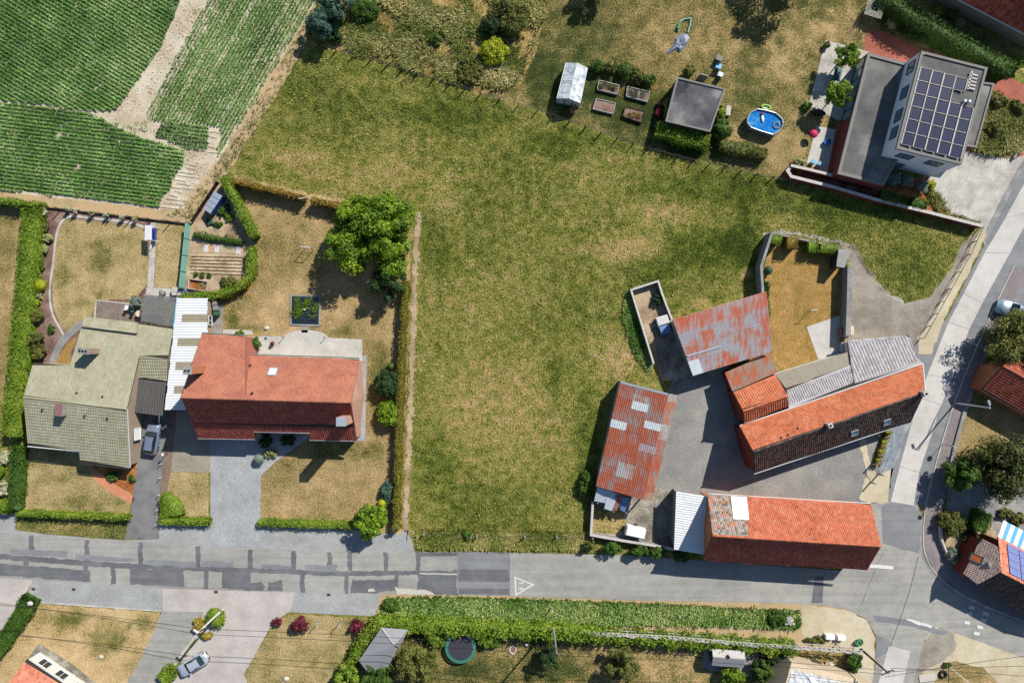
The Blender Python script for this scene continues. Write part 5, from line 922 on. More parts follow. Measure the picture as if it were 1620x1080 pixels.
# ---- house at the bottom left
t = thing('house', 'white-walled house with salmon tiled roof in the bottom left corner', 'house', W(60, 1080))
pl = plane3((41.5, 1043, 2.6), (98, 1081, 2.6), (20, 1085, 3.6)); P = [onp(pl, *p) for p in ((41.5, 1043), (130, 1102.5), (94, 1160), (0, 1098))]; tiles(t, P, Vector((-.55, -.8, .5)), 'tile_pink', .3, .4, .03, .03); roof_base(t, P); F_ = far_slope(P); tiles(t, F_, Vector((.55, .8, .5)), 'tile_pink', .3, .4, .03, .03); roof_base(t, F_); walls(t, [P, F_], .15, 'white_render'); gutter(t, P[0]+Vector((.06, .08, 0)), P[1]+Vector((.06, .08, 0)), 'dark_metal')
d = (P[1]-P[0]).normalized(); aw = math.atan2(d.x, -d.y)
for f in (1.9, 4.5): q = P[0]+d*f; emit_p = window(t, Vector((q.x-.02, q.y-.03, 1.35)), 1.4, 1.3, aw, bars=1)
q = P[0]+d*7.0; emit('entrance_lamp', B().box((q.x+.3, q.y+.3, 1.8), .5, .4, .4, aw), m_['dark_metal'], t)
# ---- slate-roofed house at the bottom
t = thing('house', 'beige house with pale slate roof cut by the bottom edge near the pole', 'house', W(1300, 1080))
pl = plane3((1254, 1053, 3.0), (1358, 1080, 3.0), (1290, 1080, 4.2)); P = [onp(pl, *p) for p in ((1254, 1053), (1372, 1084), (1360, 1130), (1242, 1100))]; tiles(t, P, Vector((.2, -1, .4)), 'tile_slate', .35, .45, .04, .03); roof_base(t, P); F_ = far_slope(P); tiles(t, F_, Vector((-.2, 1, .4)), 'tile_slate', .35, .45, .04, .03); roof_base(t, F_); walls(t, [P, F_], -.35, 'beige_wall', .3); skylight(t, pl, 1286, 1076, .9, 1.0, Vector((.2, -1, .4)), 'white_paint')
window(t, W(1250, 1062, 1.6)+Vector((.1, 0, 0)), .9, 1.2, math.pi*.92, 'beige_wall')
# ---- shingled summer house and small shed in the south garden
t = thing('summer_house', 'angular summer house with grey shingle roof wrapped by a hedge', 'shed', W(607, 1026))
ap = W(624, 1020, 3.4); ap2 = W(606, 1000, 3.1); ring = [W(*p, z) for p, z in (((603.5, 992), 2.6), ((646, 995.5), 2.3), ((637, 1014), 2.3), ((630, 1024), 2.4), ((614, 1054), 2.4), ((582, 1063), 2.3), ((567.4, 1044.4), 2.4))]
b = B()
for i in range(7): j = (i+1) % 7; b.add([ring[i], ring[j], ap], [(1, 0, 2)])
emit('roof', b, m_['shingle'], t); emit('wall', B().prism([p+(ap-p)*.12 for p in ring], 0, 2.2), m_['dark_wood'], t); emit('ridge_flashing', B().tube(ring[0]+Vector((0, 0, .04)), ap+Vector((0, 0, .04)), .07, .05, 5), m_['pale_stone'], t); emit('ridge_flashing', B().tube(ring[3]+Vector((0, 0, .04)), ap+Vector((0, 0, .04)), .05, .05, 5), m_['dark_metal'], t)
t = thing('small_shed', 'small shed with pale pitched roof on a concrete base behind the fence', 'shed', W(1152, 1042))
a, b_, c_, d_ = W(1126.7, 1026, 2.0), W(1178, 1029.6, 2.0), W(1176, 1056, 2.0), W(1126, 1052, 2.0); ra, rb = (a+d_)/2+Vector((0, .2, .5)), (b_+c_)/2+Vector((0, .2, .5)); emit('roof_slope', B().slab([a, b_, rb, ra], .06), m_['grey_wood'], t); emit('roof_slope', B().slab([ra, rb, c_, d_], .06), m_['shingle'], t); emit('wall', B().prism([p+((a+c_)/2-p)*.08 for p in (a, b_, c_, d_)], 0, 1.95), m_['dark_wood'], t); emit('roof_vent', B().box(W(1152, 1037, 2.4), .25, .4, .3, .6), m_['black'], t)
# ================================================================ CROPS, GRASS, HEDGES, SHRUBS, TREES
def inside(poly, X, Y):
    r = np.zeros(len(X), bool); n = len(poly)
    for i in range(n):
        x0, y0 = poly[i]; x1, y1 = poly[(i+1) % n]; cnd = (y0 <= Y) != (y1 <= Y); t = np.where(cnd, (Y-y0)/((y1-y0) or 1e-9), 0); r ^= cnd & (X < x0+t*(x1-x0))
    return r
def vnoise(X, Y, sc, seed):
    r = np.random.default_rng(seed); o = np.zeros(len(X))
    for _ in range(6): k = r.normal(size=2)*sc; o += np.sin(X*k[0]+Y*k[1]+r.uniform(0, 6))
    return o/3
def rows(name, label, poly, ang, gap, per, seed, thin=0., lift=.26, rowvar=0., holes=()):
    """crop rows over a pixel polygon: ang = row direction in the photo (radians), gap = row spacing in px"""
    P = np.array(poly, float); cx, cy = P.mean(0); R = np.hypot(*(P-[cx, cy]).T).max(); ca, sa = math.cos(ang), math.sin(ang); rs = np.random.default_rng(seed); X, Y, Z, OF = [], [], [], []
    for k in np.arange(-R, R, gap):
        n = int(2*R*per*(1-rowvar*(rs.uniform() < .3)*rs.uniform(.5, 1))); s = rs.uniform(-R, R, n); of = rs.normal(0, gap*.22, n); X.append(cx+s*ca-(k+of)*sa); Y.append(cy+s*sa+(k+of)*ca); OF.append(of/(gap*.22)); 
    X, Y, OF = map(np.concatenate, (X, Y, OF)); keep = inside(poly, X+vnoise(X, Y, .2, 3)*1.5, Y+vnoise(X, Y, .2, 4)*1.5)
    for h in holes: keep &= ~inside(h, X, Y)
    vn = vnoise(X, Y, .12, seed)+rs.normal(0, .35, len(X)); keep &= vn > -1.6+thin
    X, Y, OF = X[keep], Y[keep], OF[keep]; n = len(X); z = lift*np.exp(-OF**2*.35)*rs.uniform(.55, 1.15, n)+.03
    k = (1-z/ALT)/PPM; Pp = np.stack([(X-810)*k, (540-Y)*k, z], 1); Nn_ = np.zeros((n, 3)); Nn_[:, 2] = 1; Nn_[:, 0] += -OF*.4*sa; Nn_[:, 1] += -OF*.4*ca
    V, F = quads(Pp, jit(Nn_, .5), .2, .75); var = np.clip(.5+.25*vnoise(X, Y, .05, seed+9)+rs.normal(0, .17, n), 0, 1)
    return emit_np(name, V, F, var, m_['crop_leaf'], None, label, 'crop', kind='stuff')
FA = [(-40, -40), (300, -40), (286, 0), (255, 70), (225, 115), (190, 163), (182, 175), (138, 175), (0, 157), (-40, 153)]
rows('crop_rows', 'dense dark green crop rows running diagonally in the upper left field', FA, math.radians(31), 6.0, 7.4, 21)
FB = [(-40, 157), (0, 161), (138, 178), (160, 184), (172, 196), (215, 213), (260, 228), (292, 238), (290, 262), (275, 280), (270, 298), (256, 310), (252, 328), (200, 320), (0, 299), (-40, 294)]
rows('crop_rows', 'nearly level green crop rows along the lower edge of the field', FB, math.radians(7.5), 5.9, 6.8, 22, .12)
FC = [(335, -40), (510, -40), (498, 0), (400, 163), (350, 238), (345, 250), (342, 235), (350, 215), (348, 200), (235, 188), (232, 180), (262, 120), (330, 0)]
rows('crop_rows', 'thin paler crop strip with bare lines right of the sandy track', FC, math.radians(119.5), 5.4, 5.6, 23, .15, rowvar=.75)
rows('crop_rows', 'short block of crop rows ending at bare sandy soil', [(258, 190), (330, 200), (328, 235), (292, 234), (242, 216)], math.radians(7.5), 5.9, 4.6, 24, .5)
rows('crop_rows', 'few scattered crop plants at the foot of the sandy track', [(160, 192), (195, 196), (240, 190), (245, 205), (215, 212), (170, 205)], math.radians(7.5), 9, 1.2, 25, .9)
def ruts(name, x0, y0, x1, y1, n, lab):            # low soil ridges between missing rows
    b = B()
    for i in range(n):
        f = i/(n-1); a, c_ = W(x0+(x1-x0)*f+random.uniform(-6, 10), y0+(y1-y0)*f), W(x0+(x1-x0)*f+22+random.uniform(-8, 14), y0+(y1-y0)*f+4); d = (c_-a).normalized(); s = Vector((-d.y, d.x, 0))
        prof = [(-.2, .0), (-.1, .07), (.03, .08), (.1, .0)]; k = 8; vs = []
        for j in range(k+1):
            p = a+(c_-a)*(j/k); vs += [p+s*(o+random.uniform(-.04, .04))+Vector((0, 0, z*random.uniform(.6, 1.2)+.02)) for o, z in prof]
        b.add(vs, [(4*j+q, 4*j+q+1, 4*j+q+5, 4*j+q+4) for j in range(k) for q in range(3)])
    emit(name, b, m_['sandy_soil'], None, kind='structure')
ruts('soil_ridges', 294, 258, 254, 326, 12, ''); ruts('soil_ridges', 318, 206, 318, 238, 5, '')

def blades(name, label, poly, n, hgt, width, mat, seed, holes=(), keepf=None, lean=.6, cat='grass', clump=0., varn=.06):
    rs = np.random.default_rng(seed); P = np.array(poly, float); lo, hi = P.min(0), P.max(0); X, Y = rs.uniform(lo[0], hi[0], n), rs.uniform(lo[1], hi[1], n)
    keep = inside(poly, X, Y)
    for h in holes: keep &= ~inside(h, X, Y)
    if keepf is not None: keep &= keepf(X, Y, rs)
    X, Y = X[keep], Y[keep]; 
    if clump: m = 5; X = np.repeat(X, m)+rs.normal(0, clump, len(X)*m); Y = np.repeat(Y, m)+rs.normal(0, clump, len(Y)*m)
    n = len(X); base = np.stack([(X-810)/PPM, (540-Y)/PPM, np.full(n, .015)], 1); a = rs.uniform(0, 6.283, n); h = hgt*rs.uniform(.5, 1.3, n); d = np.stack([np.cos(a), np.sin(a), np.zeros(n)], 1); w = np.stack([-np.sin(a), np.cos(a), np.zeros(n)], 1)*(width*rs.uniform(.6, 1.3, n))[:, None]
    mid = base+d*(h*lean*.35)[:, None]+np.array((0, 0, 1))*(h*.62)[:, None]; tip = base+d*(h*lean)[:, None]+np.array((0, 0, 1))*(h*.85)[:, None]
    V = np.stack([base-w*.5, base+w*.5, mid+w*.4, mid-w*.4, tip+w*.08, tip-w*.08], 1).reshape(-1, 3); i = np.arange(n)*6; F = np.concatenate([np.stack([i, i+1, i+2, i+3], 1), np.stack([i+3, i+2, i+4, i+5], 1)])
    var = np.clip(.5+.3*vnoise(X, Y, varn, seed+1)+rs.normal(0, .25, n)+(spot(X, Y)*1.6 if mat == 'grass_blade' else 0), 0, 1); return emit_np(name, V, F, np.concatenate([var, var]), m_[mat], None, label, cat, kind='stuff')
MEAD = [(484, 82), (660, 124), (850, 180), (1000, 234), (1245, 292), (1390, 328), (1543, 364), (1520, 388), (1498, 432), (1468, 470), (1432, 477), (1394, 455), (1368, 422), (1356, 398), (1240, 362), (1200, 376), (1196, 455), (1060, 500), (1040, 440), (995, 455), (1032, 575), (1048, 604), (985, 606), (940, 768), (934, 846), (1060, 872), (1000, 875), (655, 870), (655, 600), (666, 420), (668, 350), (640, 335), (545, 318), (372, 276), (400, 218)]
blades('meadow_grass', 'rough green and straw-coloured meadow grass on the empty building plot', MEAD, 160000, .2, .075, 'grass_blade', 31, lean=.9, clump=0, varn=.035)
blades('wild_grass', 'tall tufted yellow wild grass at the top of the picture', [(505, -30), (868, -30), (858, 30), (842, 85), (812, 138), (760, 146), (660, 114), (560, 86), (500, 66)], 12000, .62, .1, 'grass_wild', 32, clump=2.2, lean=.8, varn=.09, keepf=lambda X, Y, r: vnoise(X, Y, .09, 77)+r.normal(0, .25, len(X)) > -.2)
blades('verge_weeds', 'leafy green weeds lining the south side of the road', [(612, 946), (700, 944), (960, 952), (1180, 962), (1262, 966), (1262, 992), (1150, 986), (960, 984), (800, 982), (680, 976), (606, 966)], 9000, .5, .16, 'weed_leaf', 33, clump=2., lean=.7, varn=.08)
blades('fence_grass', 'tall uncut grass along the plot edge by the road', [(660, 838), (935, 842), (936, 868), (662, 866)], 4500, .4, .1, 'grass_blade', 34, clump=1.5, lean=.8)
blades('ditch_grass', 'dark green rank grass west of the walled pen', [(990, 460), (1000, 470), (1034, 572), (1028, 590), (1005, 560), (985, 500)], 2600, .38, .11, 'weed_leaf', 35, clump=1.5)
blades('dry_stalks', 'orange dry grass stalks along the field border', [(498, 10), (505, 20), (470, 100), (400, 214), (350, 285), (305, 345), (260, 342), (300, 318), (352, 250), (400, 176)], 5200, .22, .07, 'grass_wild', 36, clump=1.2)
blades('ornamental_grass', 'tufted golden ornamental grass beside the modern house', [(1556, 140), (1600, 165), (1622, 190), (1618, 240), (1560, 244), (1536, 236)], 2400, .7, .1, 'grass_wild', 37, clump=2)
blades('border_grass', 'low golden tufts along the pale driveway edge', [(1462, 296), (1486, 310), (1502, 338), (1548, 352), (1545, 358), (1480, 338)], 1200, .5, .09, 'grass_wild', 38, clump=1.5)
rs_ = np.random.default_rng(9); sb = B()
for px, py, k, sp in ((706, 455, 10, 14), (738, 500, 8, 16), (668, 570, 8, 8), (715, 300, 9, 20), (945, 555, 9, 14)):
    for _ in range(k): q = W(px+rs_.normal()*sp*.6, py+rs_.normal()*sp); s = rs_.uniform(.06, .16); sb.lathe(q, [(s*.8, 0), (s, .03), (s*.5, .09)], 6, sy=.7, rz=rs_.uniform(0, 3))
cb_ = B()
for _ in range(420):
    f = rs_.uniform(); q = W(312-f*112+rs_.normal()*(9+f*6), f*178+rs_.normal()*6) if rs_.uniform() < .6 else W(300+rs_.normal()*16, 255+rs_.normal()*22); s = rs_.uniform(.05, .17); cb_.lathe(q+Vector((0, 0, .012)), [(s, 0), (s*.8, s*.4), (s*.3, s*.6)], 5, sy=.6, rz=rs_.uniform(0, 3))
emit('soil_clods', cb_, m_['sandy_soil'], None, 'loose clods of pale earth on the sandy field track', 'soil', kind='stuff')
emit('scattered_stones', sb, m_['pale_stone'], None, 'small pale stones scattered through the meadow grass', 'stones', kind='stuff')
# --- hedges
hedge('hedge', 'long broad bright green hedge along the far left garden', [(47, 330), (42, 380), (37, 440), (29, 520), (22, 600), (15, 690)], 26, 1.9, 'leaf_hedge')
hedge('hedge', 'low hedge top at the far left edge under the field', [(-15, 316), (20, 319), (62, 325)], 9, 1.6, 'leaf_hedge')
hedge('hedge', 'dark green hedge left of the bungalow front lawn', [(25, 706), (22, 760), (20, 806)], 17, 1.5, 'leaf_green')
hedge('hedge', 'low clipped roadside hedge in front of the bungalow lawn', [(26, 812), (110, 815.5), (202, 819)], 8, 1.1, 'leaf_hedge', dens=110)
hedge('hedge', 'short yellow-green hedge piece at the far left roadside', [(-15, 800), (12, 806)], 16, 1.2, 'leaf_hedge')
hedge('hedge', 'straight diagonal clipped hedge beside the vegetable plot', [(352, 281), (375, 325), (402, 374)], 12, 1.7, 'leaf_hedge', dens=110)
hedge('hedge', 'curved clipped hedge hooking around the vegetable furrows', smooth_line([(395, 391), (396, 415), (394, 434), (381, 451), (356, 464), (325, 468), (286, 469.5)]), 11, 1.5, 'leaf_hedge', dens=110)
hedge('hedge', 'ochre clipped hedge between large lawn and meadow, left piece', [(366, 285), (420, 298), (480, 313)], 8, 1.7, 'leaf_hedge_brown', dens=110)
hedge('hedge', 'ochre clipped hedge between gate gap and the large tree', [(492, 315.5), (520, 322), (556, 331)], 8, 1.7, 'leaf_hedge_brown', dens=110)
hedge('hedge', 'narrow olive hedge along the meadow side of the large lawn', [(642, 445), (636, 540), (632, 640), (629, 740), (626, 838)], 9.5, 1.6, 'leaf_hedge_olive', dens=110)
hedge('hedge', 'low roadside hedge left of the cobbled driveway', [(252, 824.5), (330, 825.5)], 10, .9, 'leaf_hedge', dens=120); hedge('hedge', 'low roadside hedge between cobbled driveway and round tree', [(408, 827), (480, 829), (556, 831)], 10, .9, 'leaf_hedge', dens=120)
hedge('hedge', 'thick clipped hedge below the flat-roofed garden shed', [(1040, 203), (1080, 213), (1122, 224)], 22, 1.8, 'leaf_hedge', rough=.12); hedge('hedge', 'lower bushy hedge between garden shed and paddling pool', [(1140, 228), (1180, 236), (1214, 243)], 17, 1.3, 'leaf_olive', rough=.14)
hedge('hedge', 'tall dark hedge separating modern house from the corner house', [(1395, -12), (1440, 18), (1500, 52), (1560, 86), (1604, 110)], 22, 2.6, 'leaf_green', rough=.12)
hedge('hedge', 'rounded green hedge under the low roof of the modern house', [(1394, 308), (1420, 316), (1436, 322)], 17, 1.3, 'leaf_green', rough=.12); hedge('hedge', 'small green hedge block at the driveway end of the border', [(1444, 318), (1468, 326)], 17, 1.3, 'leaf_green', rough=.12)
hedge('hedge', 'narrow dark hedge between rusty shed and walled garden', [(1213.5, 446), (1213, 490), (1213, 524)], 9, 1.5, 'leaf_green', dens=110)
hedge('hedge', 'sloping hedge beside the pink paving at lower left', [(47, 946), (28, 980), (0, 1020), (-12, 1035)], 26, .9, 'leaf_green', rough=.08); hedge('hedge', 'long leafy hedge behind the green roadside weeds', [(592, 990), (680, 991), (780, 998), (880, 1001), (960, 1008)], 20, 1.8, 'leaf_hedge', leaf=.26, rough=.2); hedge('hedge', 'diagonal leafy hedge on the left of the shingled summer house', [(592, 990), (572, 1018), (553, 1052), (545, 1075)], 15, 1.8, 'leaf_hedge', leaf=.24, rough=.16)
hedge('hedge', 'climbing hedge growing through the weathered fence', [(960, 1008), (1060, 1014), (1160, 1022), (1262, 1028)], 16, 1.6, 'leaf_hedge', leaf=.26, rough=.22); hedge('hedge', 'short hedge piece right of the silver car driveway', [(272, 1060), (254, 1078)], 22, 1.1, 'leaf_hedge')
hedge('hedge', 'oval clipped hedge in the garden by the striped awning', [(1562, 812), (1552, 842)], 20, 1.9, 'leaf_green', dens=100)
# --- left garden shrubs
for a in (('olive shrub topmost in the mulch bed', 70, 358, 10, 9, 1.0, 'leaf_olive'), ('pale cream-leaved shrub below the olive one in the bed', 73, 376, 11, 9, 1.0, 'leaf_pale'), ('greyish small shrub third in the mulch bed', 69, 394, 8, 8, .8, 'leaf_pale'), ('sparse green shrub with bare twigs mid-bed', 63, 420, 7, 8, .8, 'leaf_green'),
  ('pale variegated shrub under the yellow ball', 60, 468, 8, 6, .8, 'leaf_pale'), ('yellow-leaved small shrub in the mulch bed', 56, 481, 9, 7, .9, 'leaf_yellow'), ('dark olive round shrub in the mulch bed by the hedge', 54, 502, 14, 14, 1.5, 'leaf_olive'), ('large rounded olive shrub beside the bungalow corner', 54, 538, 16, 15, 1.7, 'leaf_olive'),
  ('dark shrub joined below the large olive one', 60, 558, 14, 13, 1.5, 'leaf_olive'), ('low shrub against the bungalow gable end', 44, 592, 8, 9, 1.0, 'leaf_green'), ('green leafy plant near the curved path', 80, 520, 6, 8, .6, 'leaf_green'), ('grey-green shrub between deck and pergola', 214, 478, 11, 12, 1.3, 'leaf_silver'),
  ('low dark shrubs under the bungalow front eave', 178, 752, 14, 9, .6, 'leaf_green'), ('small green plant in the orange bed by the driveway', 209, 757, 5, 8, .6, 'leaf_green'), ('white flowering shrub at the far left edge', 6, 725, 9, 14, .9, 'leaf_flower'), ('second white flowering bush at the far left edge', 5, 770, 8, 16, .9, 'leaf_flower'), ('bright green bush at the left edge beside white flowers', 0, 745, 9, 12, 1.1, 'leaf_bright')):
    shrub('shrub', *a)
shrub('topiary_ball', 'bright yellow-green clipped ball in the mulch bed', 62, 451, 12, 11, 1.4, 'leaf_yellow', 'topiary', .13, 130, .03)
for i, x in enumerate((98, 110, 136, 160, 184, 205)): shrub('rose_standard', ('first', 'second', 'third', 'fourth', 'fifth', 'sixth')[i]+' slim rose standard from the left along the field fence', x+8, 330+i*3.4, 4, 4, 1.4, 'leaf_flower', 'shrub', .12, 60, .3)
# --- vegetable plot
for a in (('blue-green cabbages at the foot of the glazed frame', 331, 352, 8, 6, .35, 'leaf_blue'), ('leafy vegetables beside the blue glazed frame', 352, 336, 10, 9, .5, 'leaf_green'), ('bright green vegetables in the triangular plot', 363, 344, 9, 7, .5, 'leaf_bright'), ('dark bean plants next to the diagonal hedge', 360, 328, 7, 6, .6, 'leaf_dark'), ('vegetables lowest in the triangular plot', 346, 354, 10, 5, .4, 'leaf_green'),
  ('greyish herb bush inside the curved hedge', 361, 446, 17, 9, .8, 'leaf_olive'), ('first small plant above the raised bed', 310, 434, 4, 4, .35, 'leaf_green'), ('second small plant above the raised bed', 320, 435, 5, 4, .4, 'leaf_green'), ('third small plant above the raised bed', 331, 436, 4, 3, .3, 'leaf_green')): shrub('vegetable_plants', *a, cat='plants', amp=.35)
hedge('bean_row', 'row of bean plants between boards and triangular plot', [(305, 371), (330, 375), (360, 379), (384, 383)], 8, .6, 'leaf_green', rough=.12, cat='plants')
# --- red house shrubs and trees
tree('tree', 'big bright green broadleaf tree nearest the olive hedge corner', 612, 352, 46, 7.6, 'leaf_bright', 41, .34, 26, 380, .25, .1, fill=1.15)
tree('tree', 'bright green tree forming the left crown beside the ochre hedge', 566, 342, 36, 6.6, 'leaf_bright', 45, .34, 18, 360, .2, .1, fill=1.15)
tree('tree', 'yellow-green lower crown of the tree group on the large lawn', 556, 392, 40, 6.4, 'leaf_bright', 46, .34, 20, 360, .2, .1, fill=1.15)
tree('tree', 'bright green tree crown above the dark green one', 610, 400, 40, 6.6, 'leaf_bright', 47, .34, 20, 360, .2, .1, fill=1.15)
tree('tree', 'smaller dark green tree tucked below the big bright one', 612, 446, 32, 4.6, 'leaf_dark', 42, .26, 16, 330, .14, .1)
tree('tree', 'round yellow-green tree overhanging the roadside hedge', 588, 826, 30, 3.6, 'leaf_bright', 43, .3, 18, 330, .1, .1)
shrub('shrub', 'dark green bush against the olive hedge', 612, 607, 20, 24, 2.4, 'leaf_dark', amp=.22); shrub('shrub', 'bright yellow-green bush against the olive hedge', 617, 655, 20, 24, 2.0, 'leaf_bright', leaf=.24, amp=.25)
shrub('topiary_ball', 'small dark clipped ball at the hedge above the bushes', 618, 579, 7, 7, 1.4, 'leaf_green', 'topiary', .12, 120, .03); shrub('topiary_ball', 'yellow clipped ball beside the roadside tree', 604, 796, 8.5, 8.5, 1.5, 'leaf_yellow', 'topiary', .12, 130, .03); shrub('shrub', 'blue-green bush beside the yellow ball and hedge', 613, 778, 10, 20, 1.4, 'leaf_blue', amp=.25)
shrub('topiary_ball', 'pale grey-green clipped ball at the cobbled driveway corner', 409, 726, 9.5, 9.5, 1.3, 'leaf_silver', 'topiary', .12, 130, .03)
for a in (('pale yellow bush beside the grey ball', 428, 717, 11, 9, .8, 'leaf_pale'), ('dark bush left of the porch recess', 420, 697, 14, 11, 1.1, 'leaf_dark'), ('dark bush right in the porch recess', 454, 696, 14, 10, 1.0, 'leaf_dark'), ('small green shrub on the slab walk', 379, 526, 8, 4, .5, 'leaf_bright')): shrub('shrub', *a)
b0 = W(271, 800, .9)
cb = [Vector((W(x, y, 1.1).x, W(x, y, 1.1).y, 0)) for x, y in ((257, 782), (261, 790), (266, 798), (269, 807), (271, 817))]
hedge_world('corner_bush', 'wedge of clipped bush at the driveway edge of the front lawn', cb, 1, 1.1, 'leaf_hedge', 'hedge', .16, 110, .07, widths=[.9, 1.7, 2.4, 2.8, 3.1])
# --- wild plot
shrub('shrub', 'large dark grey-green willow shrub in the wild grass', 806, 26, 34, 32, 2.8, 'leaf_olive', leaf=.24, amp=.3, spread=.3); shrub('shrub', 'dark bush left of the willow in the wild grass', 783, 38, 22, 20, 2.0, 'leaf_dark', amp=.3, spread=.3); shrub('shrub', 'yellow-green bush standing in the tall wild grass', 780, 80, 25, 22, 1.8, 'leaf_yellow', leaf=.22, amp=.25, spread=.3); shrub('shrub', 'thin green bush near the fence in wild grass', 690, 62, 11, 11, 1.3, 'leaf_green', amp=.3, spread=.3); shrub('shrub', 'dark low scrub below the yellow bush', 745, 110, 22, 24, 1.0, 'leaf_olive', amp=.4, spread=.3)
tree('tree', 'blue-green bushy tree beside the field border at the top', 508, 36, 26, 4.2, 'leaf_blue', 51, .26, 16, 300, .13, .05); tree('tree', 'blue-green tree cut by the top edge near the field', 532, 4, 28, 4.8, 'leaf_blue', 52, .26, 16, 300, .13, .05); shrub('shrub', 'green scrub left of the wild grass at the top', 575, 12, 26, 20, 1.6, 'leaf_green', amp=.3, spread=.3); shrub('shrub', 'dark creeper clump over the old wall by the field', 528, 58, 16, 9, 1.2, 'leaf_dark', amp=.3)
# --- modern house garden
for i, (x, y, r) in enumerate(((945, 104, 13), (968, 106, 12), (990, 112, 15), (1010, 120, 14), (1028, 126, 12))): shrub('berry_bush', ('first', 'second', 'third', 'fourth', 'fifth')[i]+' berry bush from the greenhouse in the bushy row', x, y, r, r*.9, 1.4, 'leaf_olive' if i % 2 else 'leaf_green', 'shrub', .2, 60, .3, spread=.3)
shrub('shrub', 'small bush above the garden shed corner', 1092, 112, 10, 10, 1.2, 'leaf_olive', amp=.25); shrub('shrub', 'rounded green bush at the garden shed lower corner', 1142, 205, 17, 17, 2.1, 'leaf_green', amp=.2); shrub('climber', 'ivy strip on the pool side of the garden shed', 1141, 178, 6, 15, 1.8, 'leaf_hedge', amp=.2); shrub('climber', 'ivy strip on the planter side of the garden shed', 1055, 170, 5, 20, 1.6, 'leaf_hedge', amp=.2); shrub('shrub', 'pale variegated bush at the terrace wall', 1266, 256, 13, 7, .9, 'leaf_pale', amp=.2)
tree('tree', 'upper small yellow-green tree on the pale terrace', 1341, 88, 20, 4.2, 'leaf_bright', 61, .28, 14, 260, .09, .35, fill=1.1); tree('tree', 'lower small yellow-green tree on the pale terrace', 1326, 150, 22, 4.2, 'leaf_bright', 62, .28, 15, 260, .09, .35, fill=1.1)
for a in (('round bush left of the pair by the red paving', 1436, 48, 13, 12, 1.7, 'leaf_green'), ('round bush right of the pair by the red paving', 1458, 55, 13, 12, 1.7, 'leaf_green'), ('potted leafy shrub on the red paving', 1411, 36, 10, 9, .9, 'leaf_pale'), ('potted plant at the top of the pale terrace', 1309, 72, 5, 6, .9, 'leaf_olive'), ('green shrub on the lawn beside the black cover', 1276, 168, 10, 8, .7, 'leaf_green'),
  ('first silvery olive bush under the white block', 1414, 282, 12, 13, 1.6, 'leaf_silver'), ('second silvery olive bush under the white block', 1436, 286, 12, 11, 1.5, 'leaf_silver'), ('third silvery bush ending in yellow leaves', 1458, 294, 13, 11, 1.4, 'leaf_silver'), ('yellow-green bush at the driveway corner', 1474, 292, 7, 9, 1.0, 'leaf_yellow'),
  ('green bush at the back of the golden grasses', 1580, 162, 16, 12, 1.3, 'leaf_olive'), ('dark bush among the golden grasses', 1574, 205, 14, 16, 1.3, 'leaf_olive'), ('green bush at the right edge above golden grass', 1612, 170, 14, 14, 1.3, 'leaf_olive'), ('bush at the far end of the tall hedge', 1612, 98, 13, 14, 1.6, 'leaf_hedge'), ('yellow garden shrub behind the tall hedge', 1486, 18, 9, 9, 1.0, 'leaf_rust'), ('small green shrub behind the tall hedge', 1507, 24, 10, 9, 1.2, 'leaf_green'), ('pale shrub behind the tall hedge', 1519, 36, 9, 8, .9, 'leaf_pale')): shrub('shrub', *a)
tree('tree', 'tall tree standing just beyond the top edge above the lawn', 1262, -62, 52, 7.5, 'leaf_green', 63, .3, 20, 250, .22, .2); tree('tree', 'tree beyond the top edge left of the clothes dryer', 955, -40, 30, 5, 'leaf_green', 64, .3, 14, 200, .16, .2)
for i, (x, y) in enumerate(((1258, 273), (1290, 283), (1330, 293), (1362, 300), (1380, 306))): shrub('dried_grass_tuft', ('first', 'second', 'third', 'fourth', 'fifth')[i]+' dry brown tuft from the left in the wall planter', x+5, y, 7, 4, .5, 'leaf_hedge_brown', 'plants', .16, 60, .4)
# --- farm garden
clipped('topiary_block', 'green cube topiary beside the garden wall corner', 1229, 379, 15, 15, 1.6, 'leaf_hedge', -.3, 'topiary', group=None); clipped('topiary_block', 'brown-yellow cube topiary in the walled garden', 1255, 383.5, 17, 18, 1.8, 'leaf_hedge_brown', -.1, 'topiary'); clipped('topiary_block', 'green cube topiary nearest the long clipped block', 1288, 390, 15, 16, 1.6, 'leaf_hedge', -.05, 'topiary'); clipped('topiary_block', 'long green clipped block beside the garden hut', 1312, 393.5, 26, 14, 1.6, 'leaf_hedge', -.12, 'topiary')
shrub('topiary_ball', 'blue-green clipped ball on the garden wall side', 1215.5, 427.5, 8, 8.5, 1.3, 'leaf_blue', 'topiary', .12, 130, .03); shrub('topiary_ball', 'pale yellow clipped ball beside the garden hut', 1341.5, 421.5, 7, 8.5, 1.3, 'leaf_pale', 'topiary', .12, 130, .05)
shrub('shrub', 'green bush growing inside the walled pen', 1040, 473, 9, 10, 1.0, 'leaf_dark', amp=.3)
for i, (x, y) in enumerate(((1406, 684.5), (1403, 692), (1400.3, 699.3), (1398, 706.7), (1395.7, 714), (1393.4, 721), (1391, 728), (1388.7, 735.5))):
    clipped('box_cube', ('topmost', 'second', 'third', 'fourth', 'fifth', 'sixth', 'seventh', 'lowest')[i]+' clipped box cube in the short row by the gate', x, y, 7.6, 6.2, .7, 'leaf_yellow' if i % 2 == 0 else 'leaf_hedge_brown', -.25, 'topiary', .1, 200, group='box cubes beside the gravel bed')
